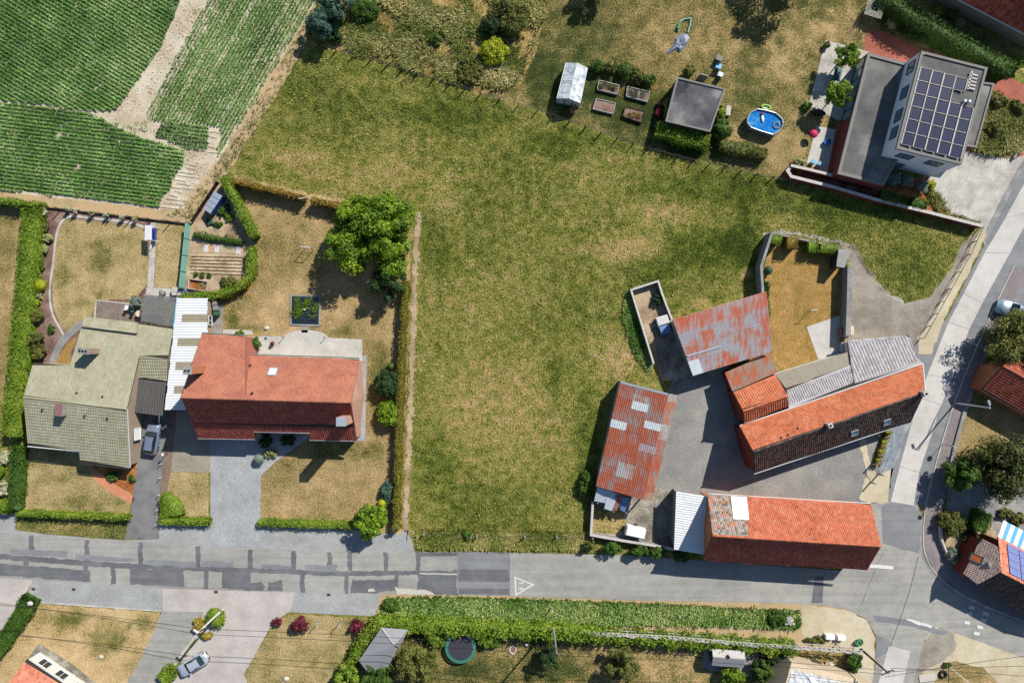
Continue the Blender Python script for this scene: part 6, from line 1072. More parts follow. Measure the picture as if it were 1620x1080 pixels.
for i, (x, y, r) in enumerate(((933, 862, 9), (968, 866, 15), (1010, 870, 16), (1040, 873, 15), (1078, 878, 14))): shrub('roadside_bush', ('leftmost', 'second', 'third', 'fourth', 'rightmost')[i]+' leafy bush along the yard wall by the road', x, y, r, r*.7, 1.9, 'leaf_green' if i != 0 else 'leaf_olive', 'shrub', .22, 70, .4, spread=.5)
shrub('shrub', 'dark overgrown elder beside the rusted shed wall', 928, 765, 12, 22, 1.5, 'leaf_green', amp=.3, spread=.3); shrub('shrub', 'green sapling clump by the roadside fence', 738, 846, 8, 10, .8, 'leaf_green', amp=.3)
# --- right side
tree('tree', 'large olive-green tree overhanging the pavement beside the pale blue car', 1606, 536, 52, 6.2, 'leaf_olive', 71, .3, 26, 330, .25, .1); tree('tree', 'broad dark tree with rusty leaves at the right edge', 1590, 738, 54, 6.8, 'leaf_autumn', 72, .32, 36, 400, .25, .1, fill=1.15); tree('tree', 'dark green tree left of the broad rusty one', 1520, 748, 28, 5, 'leaf_green', 73, .28, 18, 300, .16, .1)
for a in (('bright green bush under the brick cottage gable', 1570, 575, 12, 14, 1.5, 'leaf_green'), ('large variegated bush at the pavement bend', 1507, 828, 23, 20, 1.9, 'leaf_olive'), ('dark reddish bush in front of the oval hedge', 1536, 850, 15, 14, .9, 'leaf_autumn'), ('white-flecked bush along the bend wall', 1506, 876, 12, 14, 1.0, 'leaf_silver'), ('white-flecked shrub lower along the bend wall', 1516, 887, 11, 9, .9, 'leaf_flower'), ('dark shrub at the wall end below the rose hip roof', 1530, 898, 9, 8, .7, 'leaf_green'), ('low olive bush above the striped awning', 1592, 812, 14, 9, .9, 'leaf_olive'), ('olive bush at the right edge above the awning', 1612, 820, 12, 12, .9, 'leaf_olive')): shrub('shrub', *a, amp=.22)
# --- south side
shrub('shrub', 'big round green shrub beside the white lamp post', 341, 977, 17.5, 17.5, 1.3, 'leaf_hedge', amp=.05, dens=100); shrub('shrub', 'ochre shrub left of the white lamp post', 314, 990, 12, 13, .9, 'leaf_rust', amp=.15); shrub('shrub', 'small orange oval shrub below the lamp post', 326, 1005.5, 12, 6, .7, 'leaf_rust', amp=.08)
for a in (('leftmost plum-red shrub at the paving edge', 439, 983, 9, 7, 1.1), ('large plum-red shrub on the dry lawn', 474, 987, 14, 15, 1.7), ('plum-red shrub nearest the summer house', 564, 991, 11, 12, 1.4)): shrub('plum_shrub', a[0], *a[1:], 'leaf_plum', amp=.3, spread=.35, dens=55)
shrub('shrub', 'white flowering bush at the end of the roadside weeds', 1247, 981, 11, 9, .9, 'leaf_white', amp=.2); shrub('shrub', 'dark green bush left end of the roadside weeds', 618, 958, 18, 11, .9, 'leaf_green', amp=.25); shrub('shrub', 'green bush right end of the roadside weeds', 1230, 978, 20, 14, 1.0, 'leaf_green', amp=.25); shrub('shrub', 'small green bush beyond the white flowers', 1264, 982, 5, 12, .6, 'leaf_green', amp=.3)
tree('tree', 'olive tree right of the shingled summer house', 660, 1048, 34, 4.2, 'leaf_olive', 81, .26, 20, 300, .15, .05); tree('tree', 'green tree under the summer house at the bottom edge', 602, 1070, 30, 3.4, 'leaf_green', 82, .26, 16, 280, .13, .05); tree('tree', 'pale green bush tree at the bottom edge left of the summer house', 549, 1070, 22, 3, 'leaf_hedge', 83, .24, 12, 260, .1, .05); tree('tree', 'grey-green tree beside the tall pole in the south garden', 868, 1040, 22, 3.6, 'leaf_dark', 84, .24, 14, 220, .12, .1, fill=.9); tree('tree', 'olive garden tree right of centre at the bottom', 985, 1052, 30, 4.0, 'leaf_olive', 85, .26, 18, 270, .14, .05); tree('tree', 'green tree below the small pale-roofed shed', 1160, 1076, 22, 3.2, 'leaf_bright', 86, .26, 12, 260, .12, .05); tree('tree', 'green tree between small shed and slate roof', 1208, 1060, 20, 3.6, 'leaf_green', 87, .26, 14, 260, .12, .05)
for a in (('green bush left of the trampoline', 690, 1010, 19, 13, 1.4, 'leaf_hedge'), ('green bush right of the trampoline', 774, 1012, 21, 12, 1.4, 'leaf_hedge'), ('dark climber heap behind the small shed', 1222, 1040, 16, 12, 1.3, 'leaf_dark'), ('dusty green bush beside the corner pole', 1352, 1046, 15, 18, 1.5, 'leaf_green'), ('low weeds at the foot of the weathered fence', 1290, 1012, 24, 5, .5, 'leaf_olive'), ('green tuft at the sandy corner', 1498, 1052, 7, 4, .4, 'leaf_green')): shrub('shrub', *a, amp=.22)
# ================================================================ WALLS, FENCES, POLES, VEHICLES, SMALL THINGS
def wall_thing(name, label, pp, w, h, mat, cat='wall', cap=None):
    pts = [W(x, y, h) for x, y in pp]; t = thing(name, label, cat, sum(pts, Vector())/len(pts)*1.0); t.location.z = 0; ORG[t.name] = Vector((t.location.x, t.location.y, 0))
    for i, (a, b_) in enumerate(zip(pts, pts[1:])):
        d = b_-a; m = (a+b_)/2; h = h+.004*(1 if i % 2 else -1)*(i > 0); emit('wall_run', B().box((m.x, m.y, 0), d.length+w*.7, w-.002*i, h-(.06 if cap else 0), math.atan2(d.y, d.x)), m_[mat], t)
        if cap: emit('coping', B().bbox((m.x, m.y, h-.06), d.length+w*.9, w+.06, .06, math.atan2(d.y, d.x), .015), m_[cap], t)
    return t
wall_thing('garden_wall', 'tall concrete wall on the meadow side of the walled garden', [(1221.5, 368.5), (1204.5, 421.5), (1207.5, 470)], .28, 2.0, 'concrete_wall', cap='concrete_grey')
wall_thing('garden_wall', 'dark wall behind the row of topiary blocks', [(1224, 369), (1328, 391)], .22, 1.1, 'concrete_wall'); wall_thing('garden_wall', 'broad wall between walled garden and gravel track', [(1345, 424), (1344, 470), (1342, 528)], .62, 1.7, 'concrete_wall', cap='concrete_grey')
wall_thing('pen_wall', 'low crumbling concrete wall around the sandy pen', [(1034, 574), (998.5, 458.5), (1041.5, 444.5), (1048, 466), (1063, 505)], .2, 1.1, 'concrete_wall', cap='pale_stone'); wall_thing('yard_wall', 'pale concrete wall around the gravel yard by the road', [(938, 795), (935, 846), (985, 855), (1049, 865), (1066, 869)], .25, 1.2, 'concrete_wall', cap='pale_stone')
wall_thing('retaining_wall', 'long white-topped wall below the modern house', [(1252, 263), (1246, 270), (1252, 279), (1320, 296), (1388, 316), (1470, 336), (1553, 357)], .34, 1.3, 'brick_red', cap='pale_stone'); wall_thing('terrace_wall', 'dark red brick wall edging the small terrace', [(1253, 262), (1284, 269), (1316, 277)], .3, 1.5, 'brick_red', cap='pale_stone')
wall_thing('plot_wall', 'white low wall along the bend garden', [(1489, 828), (1491, 855), (1502, 882), (1524, 905), (1552, 925)], .2, .7, 'white_render', cap='pale_stone'); wall_thing('block_edging', 'low block wall along the right-hand pavement', [(1586, 508), (1556, 575), (1530, 640), (1512, 705), (1498, 770)], .5, .3, 'concrete_grey')
def fence(name, label, pp, h, spacing, post='dark_wood', pr=.06, wires=(), wire='dark_metal', wr=.012, boards=None, cat='fence'):
    pts = [W(x, y) for x, y in pp]; t = thing(name, label, cat, sum(pts, Vector())/len(pts)); P = dens_pts(pts, spacing); p0 = None
    for p in P:
        if p0 is None: p0 = emit('post', B().box(p, pr*2, pr*2, h), m_[post], t)
        else: q = instance(p0, 'post', p, t); q.rotation_euler.z = random.uniform(-.2, .2)
    for z in wires:
        for a, b_ in zip(pts, pts[1:]): emit('wire' if wr < .03 else 'rail', B().tube(a+UP*z, b_+UP*z, wr, wr, 4), m_[wire], t)
    if boards:
        bh, bw, bm, n = boards
        for a, b_ in zip(P, P[1:]):
            d = b_-a; m = (a+b_)/2
            for i in range(n): emit('board', B().box((m.x, m.y, .05+i*(bh+.02)), d.length*.98, bw, bh, math.atan2(d.y, d.x)), m_[bm], t)
    return t
fence('field_fence', 'low dark plank fence between crop field and bungalow garden', [(70, 328), (180, 341), (302, 355)], 1.5, 2.1, 'dark_wood', .05, (1.2,), boards=(.28, .05, 'dark_wood', 1)); fence('plot_fence', 'dark plank fence between dry verge and vegetable plot', [(306, 352), (347, 290)], 1.1, 1.8, 'dark_wood', .05, boards=(.22, .04, 'dark_wood', 4))
fence('wire_fence', 'wooden post and wire fence between meadow and wild grass', [(505, 73), (560, 88), (612, 104), (660, 120), (760, 150), (850, 176)], 1.1, 2.0, 'dark_wood', .06, (.35, .7, 1.0)); fence('wire_fence', 'wooden post and wire fence between meadow and greenhouse lawn', [(850, 176), (1000, 230), (1120, 262), (1245, 288)], 1.1, 2.0, 'dark_wood', .06, (.35, .7, 1.0))
fence('rail_fence', 'dark posts with a rail between gravel track and concrete lane', [(1548, 362), (1528, 404), (1498, 458), (1456, 535)], 1.0, 1.75, 'dark_metal', .045, (.95,), wr=.04); fence('roadside_fence', 'concrete posts with wire along the meadow by the road', [(672, 842), (755, 846), (830, 846), (880, 846), (936, 848)], 1.2, 5.5, 'concrete_grey', .08, (.4, .8, 1.1))
t = fence('panel_fence', 'turquoise panel fence between side lawn and vegetable plot', [(302.5, 354), (297, 405), (292, 457)], 1.65, 2.1, 'teal', .05)
for i in range(4): a, b_ = W(302.5-2.6*i, 354+25.7*i), W(302.5-2.6*(i+1), 354+25.7*(i+1)); d = b_-a; m = (a+b_)/2; emit('panel', B().box((m.x, m.y, .05), d.length*.94, .06, 1.5, math.atan2(d.y, d.x)), m_['turquoise'], t)
# weathered fence in the climbing hedge: leaning laths
t = thing('weathered_fence', 'weathered grey wooden lath fence overgrown by climbers', 'fence', W(1180, 1020)); fl = [W(x, y, 1.75) for x, y in ((925, 999), (1060, 1006), (1200, 1018), (1300, 1024), (1366, 1029))]; k = 0
for a, b_ in zip(fl, fl[1:]):
    d = (b_-a); L = d.length; u = d.normalized(); n2 = Vector((-u.y, u.x, 0))
    for i in range(int(L/.62)):
        p = a+u*(i*.62+random.uniform(-.1, .1)); p.z = 1.75+random.uniform(-.06, .1); emit('lath', B().slab([p+n2*.02-u*.2, p+u*random.uniform(.7, 1.1)-n2*(.3+random.uniform(0, .12)), p+u*random.uniform(.7, 1.1)-n2*.52, p-n2*.18-u*.15], .03), m_['grey_wood'], t)
    for s in (0, .5): q = a+d*s; emit('post', B().box((q.x, q.y, 0), .12, .12, 1.75), m_['grey_wood'], t)
    emit('rail', B().tube(a-UP*.05, b_-UP*.05, .05, .05, 5), m_['grey_wood'], t); emit('rail', B().tube(a-UP*.9, b_-UP*.9, .05, .05, 5), m_['grey_wood'], t)
# --- poles and cables
def pole(name, label, bx, by, h, mat, r=.13, cat='pole', arm=None):
    p = W(bx, by); t = thing(name, label, cat, p); emit('shaft', B().tube(p, p+UP*h, r, r*.6, 10), m_[mat], t)
    if arm: 
        a = Vector((math.cos(arm), math.sin(arm), 0)); emit('cross_arm', B().tube(p+UP*(h-.3)-a*.8, p+UP*(h-.3)+a*.8, .05, .05, 5), m_['dark_metal'], t)
        for s in (-.7, -.25, .25, .7): q = p+UP*(h-.25)+a*s; emit('insulator', B().lathe(q, [(.05, 0), (.08, .05), (.05, .12), (.08, .16), (.04, .22)], 7), m_['black'], t)
    return t, p
pA, A0 = pole('lamp_post', 'white concrete post rising from the round shrub island', 352, 964, 7.0, 'white_render', .15, 'lamp post', .5); pB, B0 = pole('utility_pole', 'grey utility pole between roadside weeds and south garden', 874, 985, 8.6, 'concrete_grey', .17, 'utility pole', .1); pC, C0 = pole('utility_pole', 'dark utility pole with insulators at the sandy corner', 1362, 1026, 6.6, 'dark_wood', .15, 'utility pole', .4)
pD, D0 = pole('street_lamp', 'white street lamp leaning over the lane at the right edge', 1511, 637.5, 6.6, 'gutter_white', .12, 'street lamp'); emit('lamp_arm', B().tube(D0+UP*6.55, D0+UP*6.75+Vector((-.2, .5, 0)), .05, .04), m_['gutter_white'], pD); emit('lamp_head', B().bbox(D0+UP*6.7+Vector((-.25, .65, 0)), .28, .6, .16, .3, .05), m_['zinc'], pD); emit('lamp_head', B().bbox(A0+UP*6.95+Vector((-.3, .1, 0)), .7, .28, .14, 2.5, .05), m_['zinc'], pA)
def cable(label, pts, sag=.4, r=.026):
    Q = []
    for a, b_ in zip(pts, pts[1:]):
        for i in range(12): f = i/12; Q.append(a+(b_-a)*f-UP*(sag*4*f*(1-f)))
    Q.append(pts[-1]); emit('overhead_cable', B().path(Q, r, 4), m_['black'], None, label, 'cable')
aA, aB, aC = A0+UP*6.75, B0+UP*8.4, C0+UP*6.4
for i, s in enumerate((-.7, .7)): cable(('upper', 'lower')[i]+' overhead cable from the left edge to the white post', [W(-60, 946+i*5, 7.2), aA+Vector((.5*s, .9*s, 0))*.5]); cable(('upper', 'lower')[i]+' overhead cable between the white post and the grey pole', [aA+Vector((.5*s, .9*s, 0))*.5, aB+Vector((.1, s*.6, 0))], .5); cable(('upper', 'lower')[i]+' overhead cable between grey pole and corner pole', [aB+Vector((.1, s*.6, 0)), aC+Vector((.4*s, .3*s, 0))], .5)
for i, s in enumerate((-.6, .1, .6)): cable(('first', 'second', 'third')[i]+' overhead cable from corner pole to the right edge', [aC+Vector((.5*s, .9*s, 0)), W(1680, 1030+i*22, 6.6)], .3)
# --- signs, posts
t = thing('road_sign', 'round road sign on a grey post at the pavement edge', 'road sign', W(1490, 702)); p = W(1490, 702); emit('post', B().tube(p, p+UP*2.4, .04, .04, 7), m_['grey_metal'], t); u = Vector((SUN_XY.x, SUN_XY.y, 0)); q = p+UP*2.1; emit('sign_face', B().tube(q+u*.02, q+u*.05, .32, .32, 18), m_['white_paint'], t)
t = thing('marker_post', 'red and white marker post at the plot corner by the road', 'post', W(645, 838)); p = W(645, 838); emit('post', B().tube(p, p+Vector((1.1, .1, 1.6)), .05, .05, 7), m_['white_paint'], t); emit('red_band', B().tube(p+Vector((.02, 0, .05)), p+Vector((.24, .02, .35)), .065, .065, 7), m_['red_paint'], t)
t = thing('marker_post', 'white roadside post with red band among the weeds', 'post', W(872.5, 958)); p = W(872.5, 958); emit('post', B().tube(p, p+Vector((0, 0, 1.8)), .07, .07, 7), m_['white_paint'], t); emit('red_band', B().tube(p+UP*.9, p+UP*1.5, .075, .075, 7), m_['red_paint'], t)
t = thing('traffic_cone', 'orange and white cone leaning in the roadside weeds', 'cone', W(1073, 972)); p = W(1073, 972); emit('cone', B().lathe(p, [(.2, 0), (.2, .04), (.13, .05), (.03, 1.1)], 12), m_['orange_plastic'], t); emit('white_band', B().lathe(p+UP*.7, [(.085, 0), (.06, .3)], 12), m_['white_paint'], t)
for i, (x, y) in enumerate(((256, 733), (255, 755), (252.5, 782), (250.5, 806), (249, 829))): p = W(x, y); t = thing('drive_post', ('topmost', 'second', 'middle', 'fourth', 'lowest')[i]+' small white post along the asphalt driveway', 'post', p, 'white posts along the driveway'); emit('post', B().tube(p, p+UP*.7, .045, .045, 7), m_['white_paint'], t); emit('cap', B().lathe(p+UP*.7, [(.06, 0), (.05, .06), (.01, .09)], 8), m_['grey_metal'], t)
for i, (x, y) in enumerate(((271, 672), (266, 716))): p = W(x, y); t = thing('garden_lamp', ('upper', 'lower')[i]+' white globe lamp on the brown paver band', 'lamp', p); emit('post', B().tube(p, p+UP*1.3, .04, .04, 7), m_['dark_metal'], t); emit('globe', B().lathe(p+UP*1.3, [(.04, 0), (.14, .08), (.17, .18), (.12, .3), (.02, .35)], 12), m_['white_paint'], t)
def tpost(label, x, y, h, ang, span, name='clothes_post'):
    p = W(x, y); t = thing(name, label, 'clothes post', p); a = Vector((math.cos(ang), math.sin(ang), 0))*span/2; emit('post', B().tube(p-a, p-a+UP*h, .04, .04, 6), m_['grey_metal'], t); emit('post', B().tube(p+a, p+a+UP*h, .04, .04, 6), m_['grey_metal'], t); emit('bar', B().tube(p-a*1.15+UP*h, p+a*1.15+UP*h, .05, .05, 6), m_['white_paint'], t)
tpost('white clothes post frame on the large dry lawn', 490, 394, 1.9, -.15, 1.1); tpost('white gate frame in the gap of the ochre hedge', 486, 318, 1.9, .2, .9, 'garden_gate')
t = thing('clothes_post', 'single clothes post with white top in the walled garden', 'clothes post', W(1278, 492)); p = W(1278, 492); emit('post', B().tube(p, p+UP*1.9, .035, .035, 6), m_['dark_metal'], t); emit('bar', B().tube(p+UP*1.9+Vector((-.4, 0, 0)), p+UP*1.9+Vector((.4, .1, 0)), .04, .04, 6), m_['white_paint'], t)
t = thing('rotary_dryer', 'rotary clothes dryer with square line frame on the lawn', 'clothes dryer', W(1372, 24)); p = W(1372, 24); emit('mast', B().tube(p, p+UP*1.9, .035, .03, 6), m_['grey_metal'], t); cs = [p+UP*1.9+Vector((math.cos(a)*1.55, math.sin(a)*1.55, 0)) for a in (.5, 2.07, 3.64, 5.21)]
for q in cs: emit('arm', B().tube(p+UP*1.6, q, .03, .03, 5), m_['turquoise'], t)
b = B()
for f in (1, .85, .7, .55, .4):
    qs = [p+UP*1.9+(q-p-UP*1.9)*f-UP*.06*(1-f) for q in cs]
    for i in range(4): b.tube(qs[i], qs[(i+1) % 4], .016, .016, 4)
emit('line', b, m_['clip'], t, kind='stuff')
# iron gate at the farm entrance
t = thing('farm_gate', 'open metal bar gate at the farm entrance beside the box cubes', 'gate', W(1384, 742)); a, b_ = W(1378.5, 733.5), W(1389.5, 749); emit('gate_frame', B().path([a+UP*.1, b_+UP*.1, b_+UP*1.2, a+UP*1.2, a+UP*.1], .03, 5), m_['zinc'], t)
for i in range(1, 7): q = a+(b_-a)*(i/7); emit('bar', B().tube(q+UP*.1, q+UP*1.2, .018, .018, 5), m_['zinc'], t)
for q in (a, b_, W(1377, 762)): emit('gate_post', B().box(q, .14, .14, 1.35), m_['concrete_grey'], t)
t = thing('low_railing', 'thin black railing around the gravel bed', 'railing', W(1400, 722)); rp = [W(*q) for q in ((1408, 683), (1406, 705), (1399, 728), (1391, 746))]
for q in rp: emit('post', B().tube(q, q+UP*.7, .025, .025, 5), m_['black'], t)
for a, b_ in zip(rp, rp[1:]): emit('rail', B().tube(a+UP*.65, b_+UP*.65, .02, .02, 5), m_['black'], t)
# --- cars
def car(name, label, px, py, ang, L, Wd, Hh, paint, estate=False):
    """ang = direction the bonnet points (world radians)"""
    o = W(px, py, Hh*.7); t = thing(name, label, 'car', (o.x, o.y)); u = Vector((math.cos(ang), math.sin(ang), 0)); v = Vector((-u.y, u.x, 0)); base = Vector((o.x, o.y, 0))
    def loft(secs, mi=None):                  # (x, half width, z low, z belt, half width top, z top)
        b = B(); vs = []
        for x, hw, z0, z1, hw2, z2 in secs:
            ring = [(-hw*.92, z0), (-hw, z0+.12), (-hw, z1-.06), (-hw*.96, z1), (-hw2, z2), (hw2, z2), (hw*.96, z1), (hw, z1-.06), (hw, z0+.12), (hw*.92, z0)]; vs += [base+u*x+v*y+UP*z for y, z in ring]
        n = 10; fs = [(i*n+j, i*n+(j+1) % n, (i+1)*n+(j+1) % n, (i+1)*n+j) for i in range(len(secs)-1) for j in range(n)]; fs += [tuple(range(n)), tuple(reversed(range((len(secs)-1)*n, len(secs)*n)))]; return b.add(vs, fs)
    h = Wd/2; bl = Hh*.58; hood = Hh*.6
    S = [(L*.5, h*.62, .32, .5, h*.5, .58), (L*.47, h*.84, .22, .62, h*.7, hood*.86), (L*.38, h*.97, .18, .7, h*.82, hood*.97), (L*.2, h, .18, bl, h*.86, hood*1.05), (0, h, .18, bl, h*.88, bl+.06), (-L*.3, h, .18, bl, h*.88, bl+.08), (-L*.43, h*.95, .2, bl, h*.82, bl+.06), (-L*.49, h*.8, .3, bl*.92, h*.7, bl), (-L*.5, h*.7, .36, bl*.8, h*.6, bl*.86)]
    emit('body', loft(S), m_[paint], t, smooth=True)
    rr = -L*.44 if estate else -L*.36; top = Hh
    Cb = [(L*.22, h*.84, bl*.9, bl+.02, h*.8, bl+.06), (L*.06, h*.86, bl*.9, bl+.05, h*.7, top-.06), (-L*.1, h*.87, bl*.9, bl+.05, h*.7, top-.03), (rr+L*.12, h*.85, bl*.9, bl+.05, h*.67, top-.06), (rr, h*.8, bl*.9, bl+.02, h*.72, bl+.1)]
    emit('windows', loft(Cb), m_['dark_glass'], t, smooth=False)
    R_ = [(L*.075, h*.66), (L*.02, h*.7), (-L*.1, h*.71), (rr+L*.13, h*.67), (rr+L*.1, h*.62)]; b = B(); vs = []
    for x, w in R_: vs += [base+u*x+v*y*w+UP*(top-.035+z) for y, z in ((-1.02, -.04), (-.6, .035), (.6, .035), (1.02, -.04))]
    b.add(vs, [(i*4+j, i*4+j+1, i*4+5+j, i*4+4+j) for i in range(4) for j in range(3)]); emit('roof', b, m_[paint], t, smooth=True)
    for sx, nm in ((L*.31, 'wheel'), (-L*.3, 'wheel')):
        for s in (-1, 1): q = base+u*sx+v*s*(h-.1)+UP*.31; w = emit('wheel', B().tube(q-v*.1, q+v*.1, .31, .31, 16), m_['tyre'], t); emit('rim', B().tube(q+v*s*.1, q+v*s*.112, .19, .19, 12), m_['grey_metal'], w)
    for s in (-1, 1):
        q = base+u*L*.455+v*s*h*.66+UP*.6; emit('headlight', B().bbox(q, .22, .32, .12, ang, .03), m_['glass'], t); q = base-u*L*.475+v*s*h*.7+UP*.72; emit('tail_light', B().bbox(q, .16, .26, .16, ang, .03), m_['red_paint'], t)
        q = base+u*L*.17+v*s*(h+.06)+UP*bl; emit('wing_mirror', B().bbox(q, .14, .18, .12, ang, .03), m_[paint], t)
    q = base-u*L*.5+UP*.5; emit('number_plate', B().box(q, .03, .5, .11, ang), m_['white_paint'], t); return t
car('car', 'silver saloon car parked on the pink paving', 303.5, 1052.5, math.atan2(-28, -47), 4.35, 1.72, 1.42, 'paint_silver'); car('car', 'blue-grey estate car parked in front of the dark carport', 238, 694, math.atan2(50, 8), 4.3, 1.72, 1.48, 'paint_steel', True); car('van', 'large pale blue vehicle at the right edge by the tree', 1612, 492, math.atan2(16, -44), 5.0, 2.0, 1.9, 'paint_sky', True)
# white box trailer
t = thing('trailer', 'small white box trailer parked against the yard wall', 'trailer', W(1005, 846)); p = W(1006, 842, 1.6); an = -.22; emit('box_body', B().bbox((p.x, p.y, .45), 2.5, 1.25, 1.2, an, .08), m_['white_paint'], t); emit('chassis', B().box((p.x, p.y, .36), 2.5, 1.0, .09, an), m_['dark_metal'], t); emit('drawbar', B().tube((p.x-1.2, p.y+.3, .4), (p.x-2.0, p.y+.45, .4), .05, .05), m_['dark_metal'], t)
for s in (-1, 1): q = Vector((p.x, p.y, .3))+Vector((-math.sin(an), math.cos(an), 0))*s*.66; emit('wheel', B().tube(q-Vector((0, .08, 0)), q+Vector((0, .08, 0)), .3, .3, 14), m_['tyre'], t)
# --- garden furniture and small things
t = thing('garden_swing', 'garden swing seat with white canopy beside the slab path', 'garden swing', W(240, 368)); o = W(234.5, 368, 1.9)
emit('canopy', B().slab([o+Vector((-.5, .95, -.1)), o+Vector((.5, .95, .12)), o+Vector((.5, -.95, .12)), o+Vector((-.5, -.95, -.1))], .05), m_['white_paint'], t); emit('seat', B().box((o.x, o.y, .45), .5, 1.6, .08), m_['blue_frame'], t); emit('backrest', B().box((o.x+.3, o.y, .5), .08, 1.6, .5), m_['blue_frame'], t)
for s in (-1, 1):
    for e in (-1, 1): emit('leg', B().tube((o.x, o.y+s*.9, 1.85), (o.x+e*.6, o.y+s*.9, 0), .03, .03, 5), m_['white_paint'], t)
def table(name, label, px, py, r, h, mat, cat='table'):
    p = W(px, py, h); t = thing(name, label, cat, (p.x, p.y)); emit('top', B().lathe((p.x, p.y, h-.04), [(r, 0), (r, .04)], 18), m_[mat], t); emit('stem', B().tube((p.x, p.y, 0), (p.x, p.y, h-.04), .05, .05, 7), m_['dark_metal'], t); emit('foot', B().lathe((p.x, p.y, 0), [(r*.5, 0), (r*.45, .05), (.05, .07)], 12), m_['dark_metal'], t)
table('garden_table', 'round cream table on the dark deck', 219, 496, .4, .75, 'cream'); table('garden_table', 'small round teal table on the dark deck', 209, 491, .28, .5, 'teal'); table('stool', 'small black stool on the dark deck', 207.5, 498, .24, .45, 'black', 'stool')
def chair(label, px, py, ang, mat, s=.5, h=.42, name='garden_chair', leg='grey_metal'):
    p = W(px, py, h); t = thing(name, label, 'chair', (p.x, p.y)); u = Vector((math.cos(ang), math.sin(ang), 0)); v = Vector((-u.y, u.x, 0)); emit('seat', B().bbox((p.x, p.y, h-.05), s, s, .06, ang, .02), m_[mat], t); q = Vector((p.x, p.y, h))-u*s*.48; emit('backrest', B().slab([q+v*s/2+UP*.45-u*.12, q-v*s/2+UP*.45-u*.12, q-v*s/2-u*.02, q+v*s/2-u*.02], .05), m_[mat], t)
    for a in (-1, 1):
        for b2 in (-1, 1): r = Vector((p.x, p.y, 0))+u*a*s*.42+v*b2*s*.42; emit('leg', B().tube(r, r+UP*(h-.05), .022, .022, 5), m_[leg], t)
chair('white chair on the dark deck', 200, 486, 1.5, 'white_paint'); chair('grey garden chair topmost on the upper lawn', 1138, 92, 1.2, 'grey_stone', .8); chair('light blue garden chair in the middle of the upper lawn', 1137, 105, 1.2, 'light_blue', .75); chair('teal and grey garden chair above the garden shed', 1140, 118, 1.2, 'zinc', .7); chair('left light blue chair on the small terrace', 1287, 256, 1.0, 'light_blue', .55); chair('right light blue chair on the small terrace', 1297.5, 259, 1.0, 'light_blue', .55)
p = W(1309.5, 224.5, .5); t = thing('tub', 'round blue tub on the small terrace', 'tub', (p.x, p.y)); emit('tub_wall', B().lathe((p.x, p.y, 0), [(.36, 0), (.45, .5), (.4, .5), (.36, .3)], 18), m_['blue_plastic'], t); emit('water', B().lathe((p.x, p.y, .3), [(.375, 0), (.375, .02)], 18), m_['pool_water'], t)
p = W(1288.5, 211, 1.2); t = thing('parasol', 'small pink parasol at the corner of the small terrace', 'parasol', (p.x, p.y)); emit('canopy', B().lathe((p.x, p.y, 1.0), [(.58, 0), (.5, .12), (.3, .26), (.04, .34)], 9), m_['pink'], t); emit('pole', B().tube((p.x, p.y, 0), (p.x, p.y, 1.3), .02, .02), m_['grey_metal'], t)
p = W(1297, 177, .7); t = thing('barbecue', 'black covered barbecue on the pale terrace edge', 'barbecue', (p.x, p.y)); emit('cover', B().lathe((p.x, p.y, .15), [(.9, 0), (.95, .3), (.7, .62), (.2, .74)], 14, sy=.42, rz=-.25), m_['black'], t); emit('base', B().lathe((p.x, p.y, 0), [(.6, 0), (.6, .15)], 10, sy=.4, rz=-.25), m_['dark_metal'], t)
p = W(1347, 118, .7); t = thing('patio_table', 'grey-green table between the two terrace trees', 'table', (p.x, p.y)); t.location = ORG[t.name] = Vector((W(1325, 118, .7).x, W(1325, 118, .7).y, 0)); p = t.location; emit('top', B().bbox((p.x, p.y, .68), 1.0, 1.7, .05, -.25, .02), m_['teal'], t)
for a in (-1, 1):
    for b2 in (-1, 1): emit('leg', B().box((p.x+a*.4, p.y+b2*.72, 0), .06, .06, .68), m_['dark_metal'], t)
# pool
t = thing('pool', 'blue above-ground oval pool on the upper lawn', 'pool', W(1211, 193)); pp = [W(*q, 1.1) for q in ((1183, 186), (1188, 178), (1199, 172.5), (1213, 175), (1227, 179), (1237.5, 188), (1239, 197), (1234, 206), (1223, 213), (1204, 207.5), (1188, 201.5), (1182.5, 194))]; cn = sum(pp, Vector())/12; b = B(); rim = B()
for i in range(12): j = (i+1) % 12; b.prism([pp[i], pp[j], pp[j]+(cn-pp[j])*.03, pp[i]+(cn-pp[i])*.03], 0, 1.08); rim.tube(pp[i], pp[j], .07, .07, 6)
emit('pool_wall', b, m_['grey_stone'], t); emit('rim', rim, m_['zinc'], t); emit('water', B().prism([p+(cn-p)*.035 for p in pp], .2, .92), m_['pool_water'], t)
for i in range(0, 12, 2): emit('leg', B().tube(pp[i], Vector((pp[i].x, pp[i].y, 0))+(pp[i]-cn).normalized()*.25-UP*0, .03, .03, 5), m_['zinc'], t)
lp = pp[6]; emit('ladder', B().path([Vector((lp.x+.5, lp.y+.2, 0)), lp+UP*.3+Vector((.1, .2, 0)), lp+UP*.3+Vector((-.3, .15, 0))], .03, 5).path([Vector((lp.x+.5, lp.y-.2, 0)), lp+UP*.3+Vector((.1, -.2, 0)), lp+UP*.3+Vector((-.3, -.15, 0))], .03, 5), m_['zinc'], t)
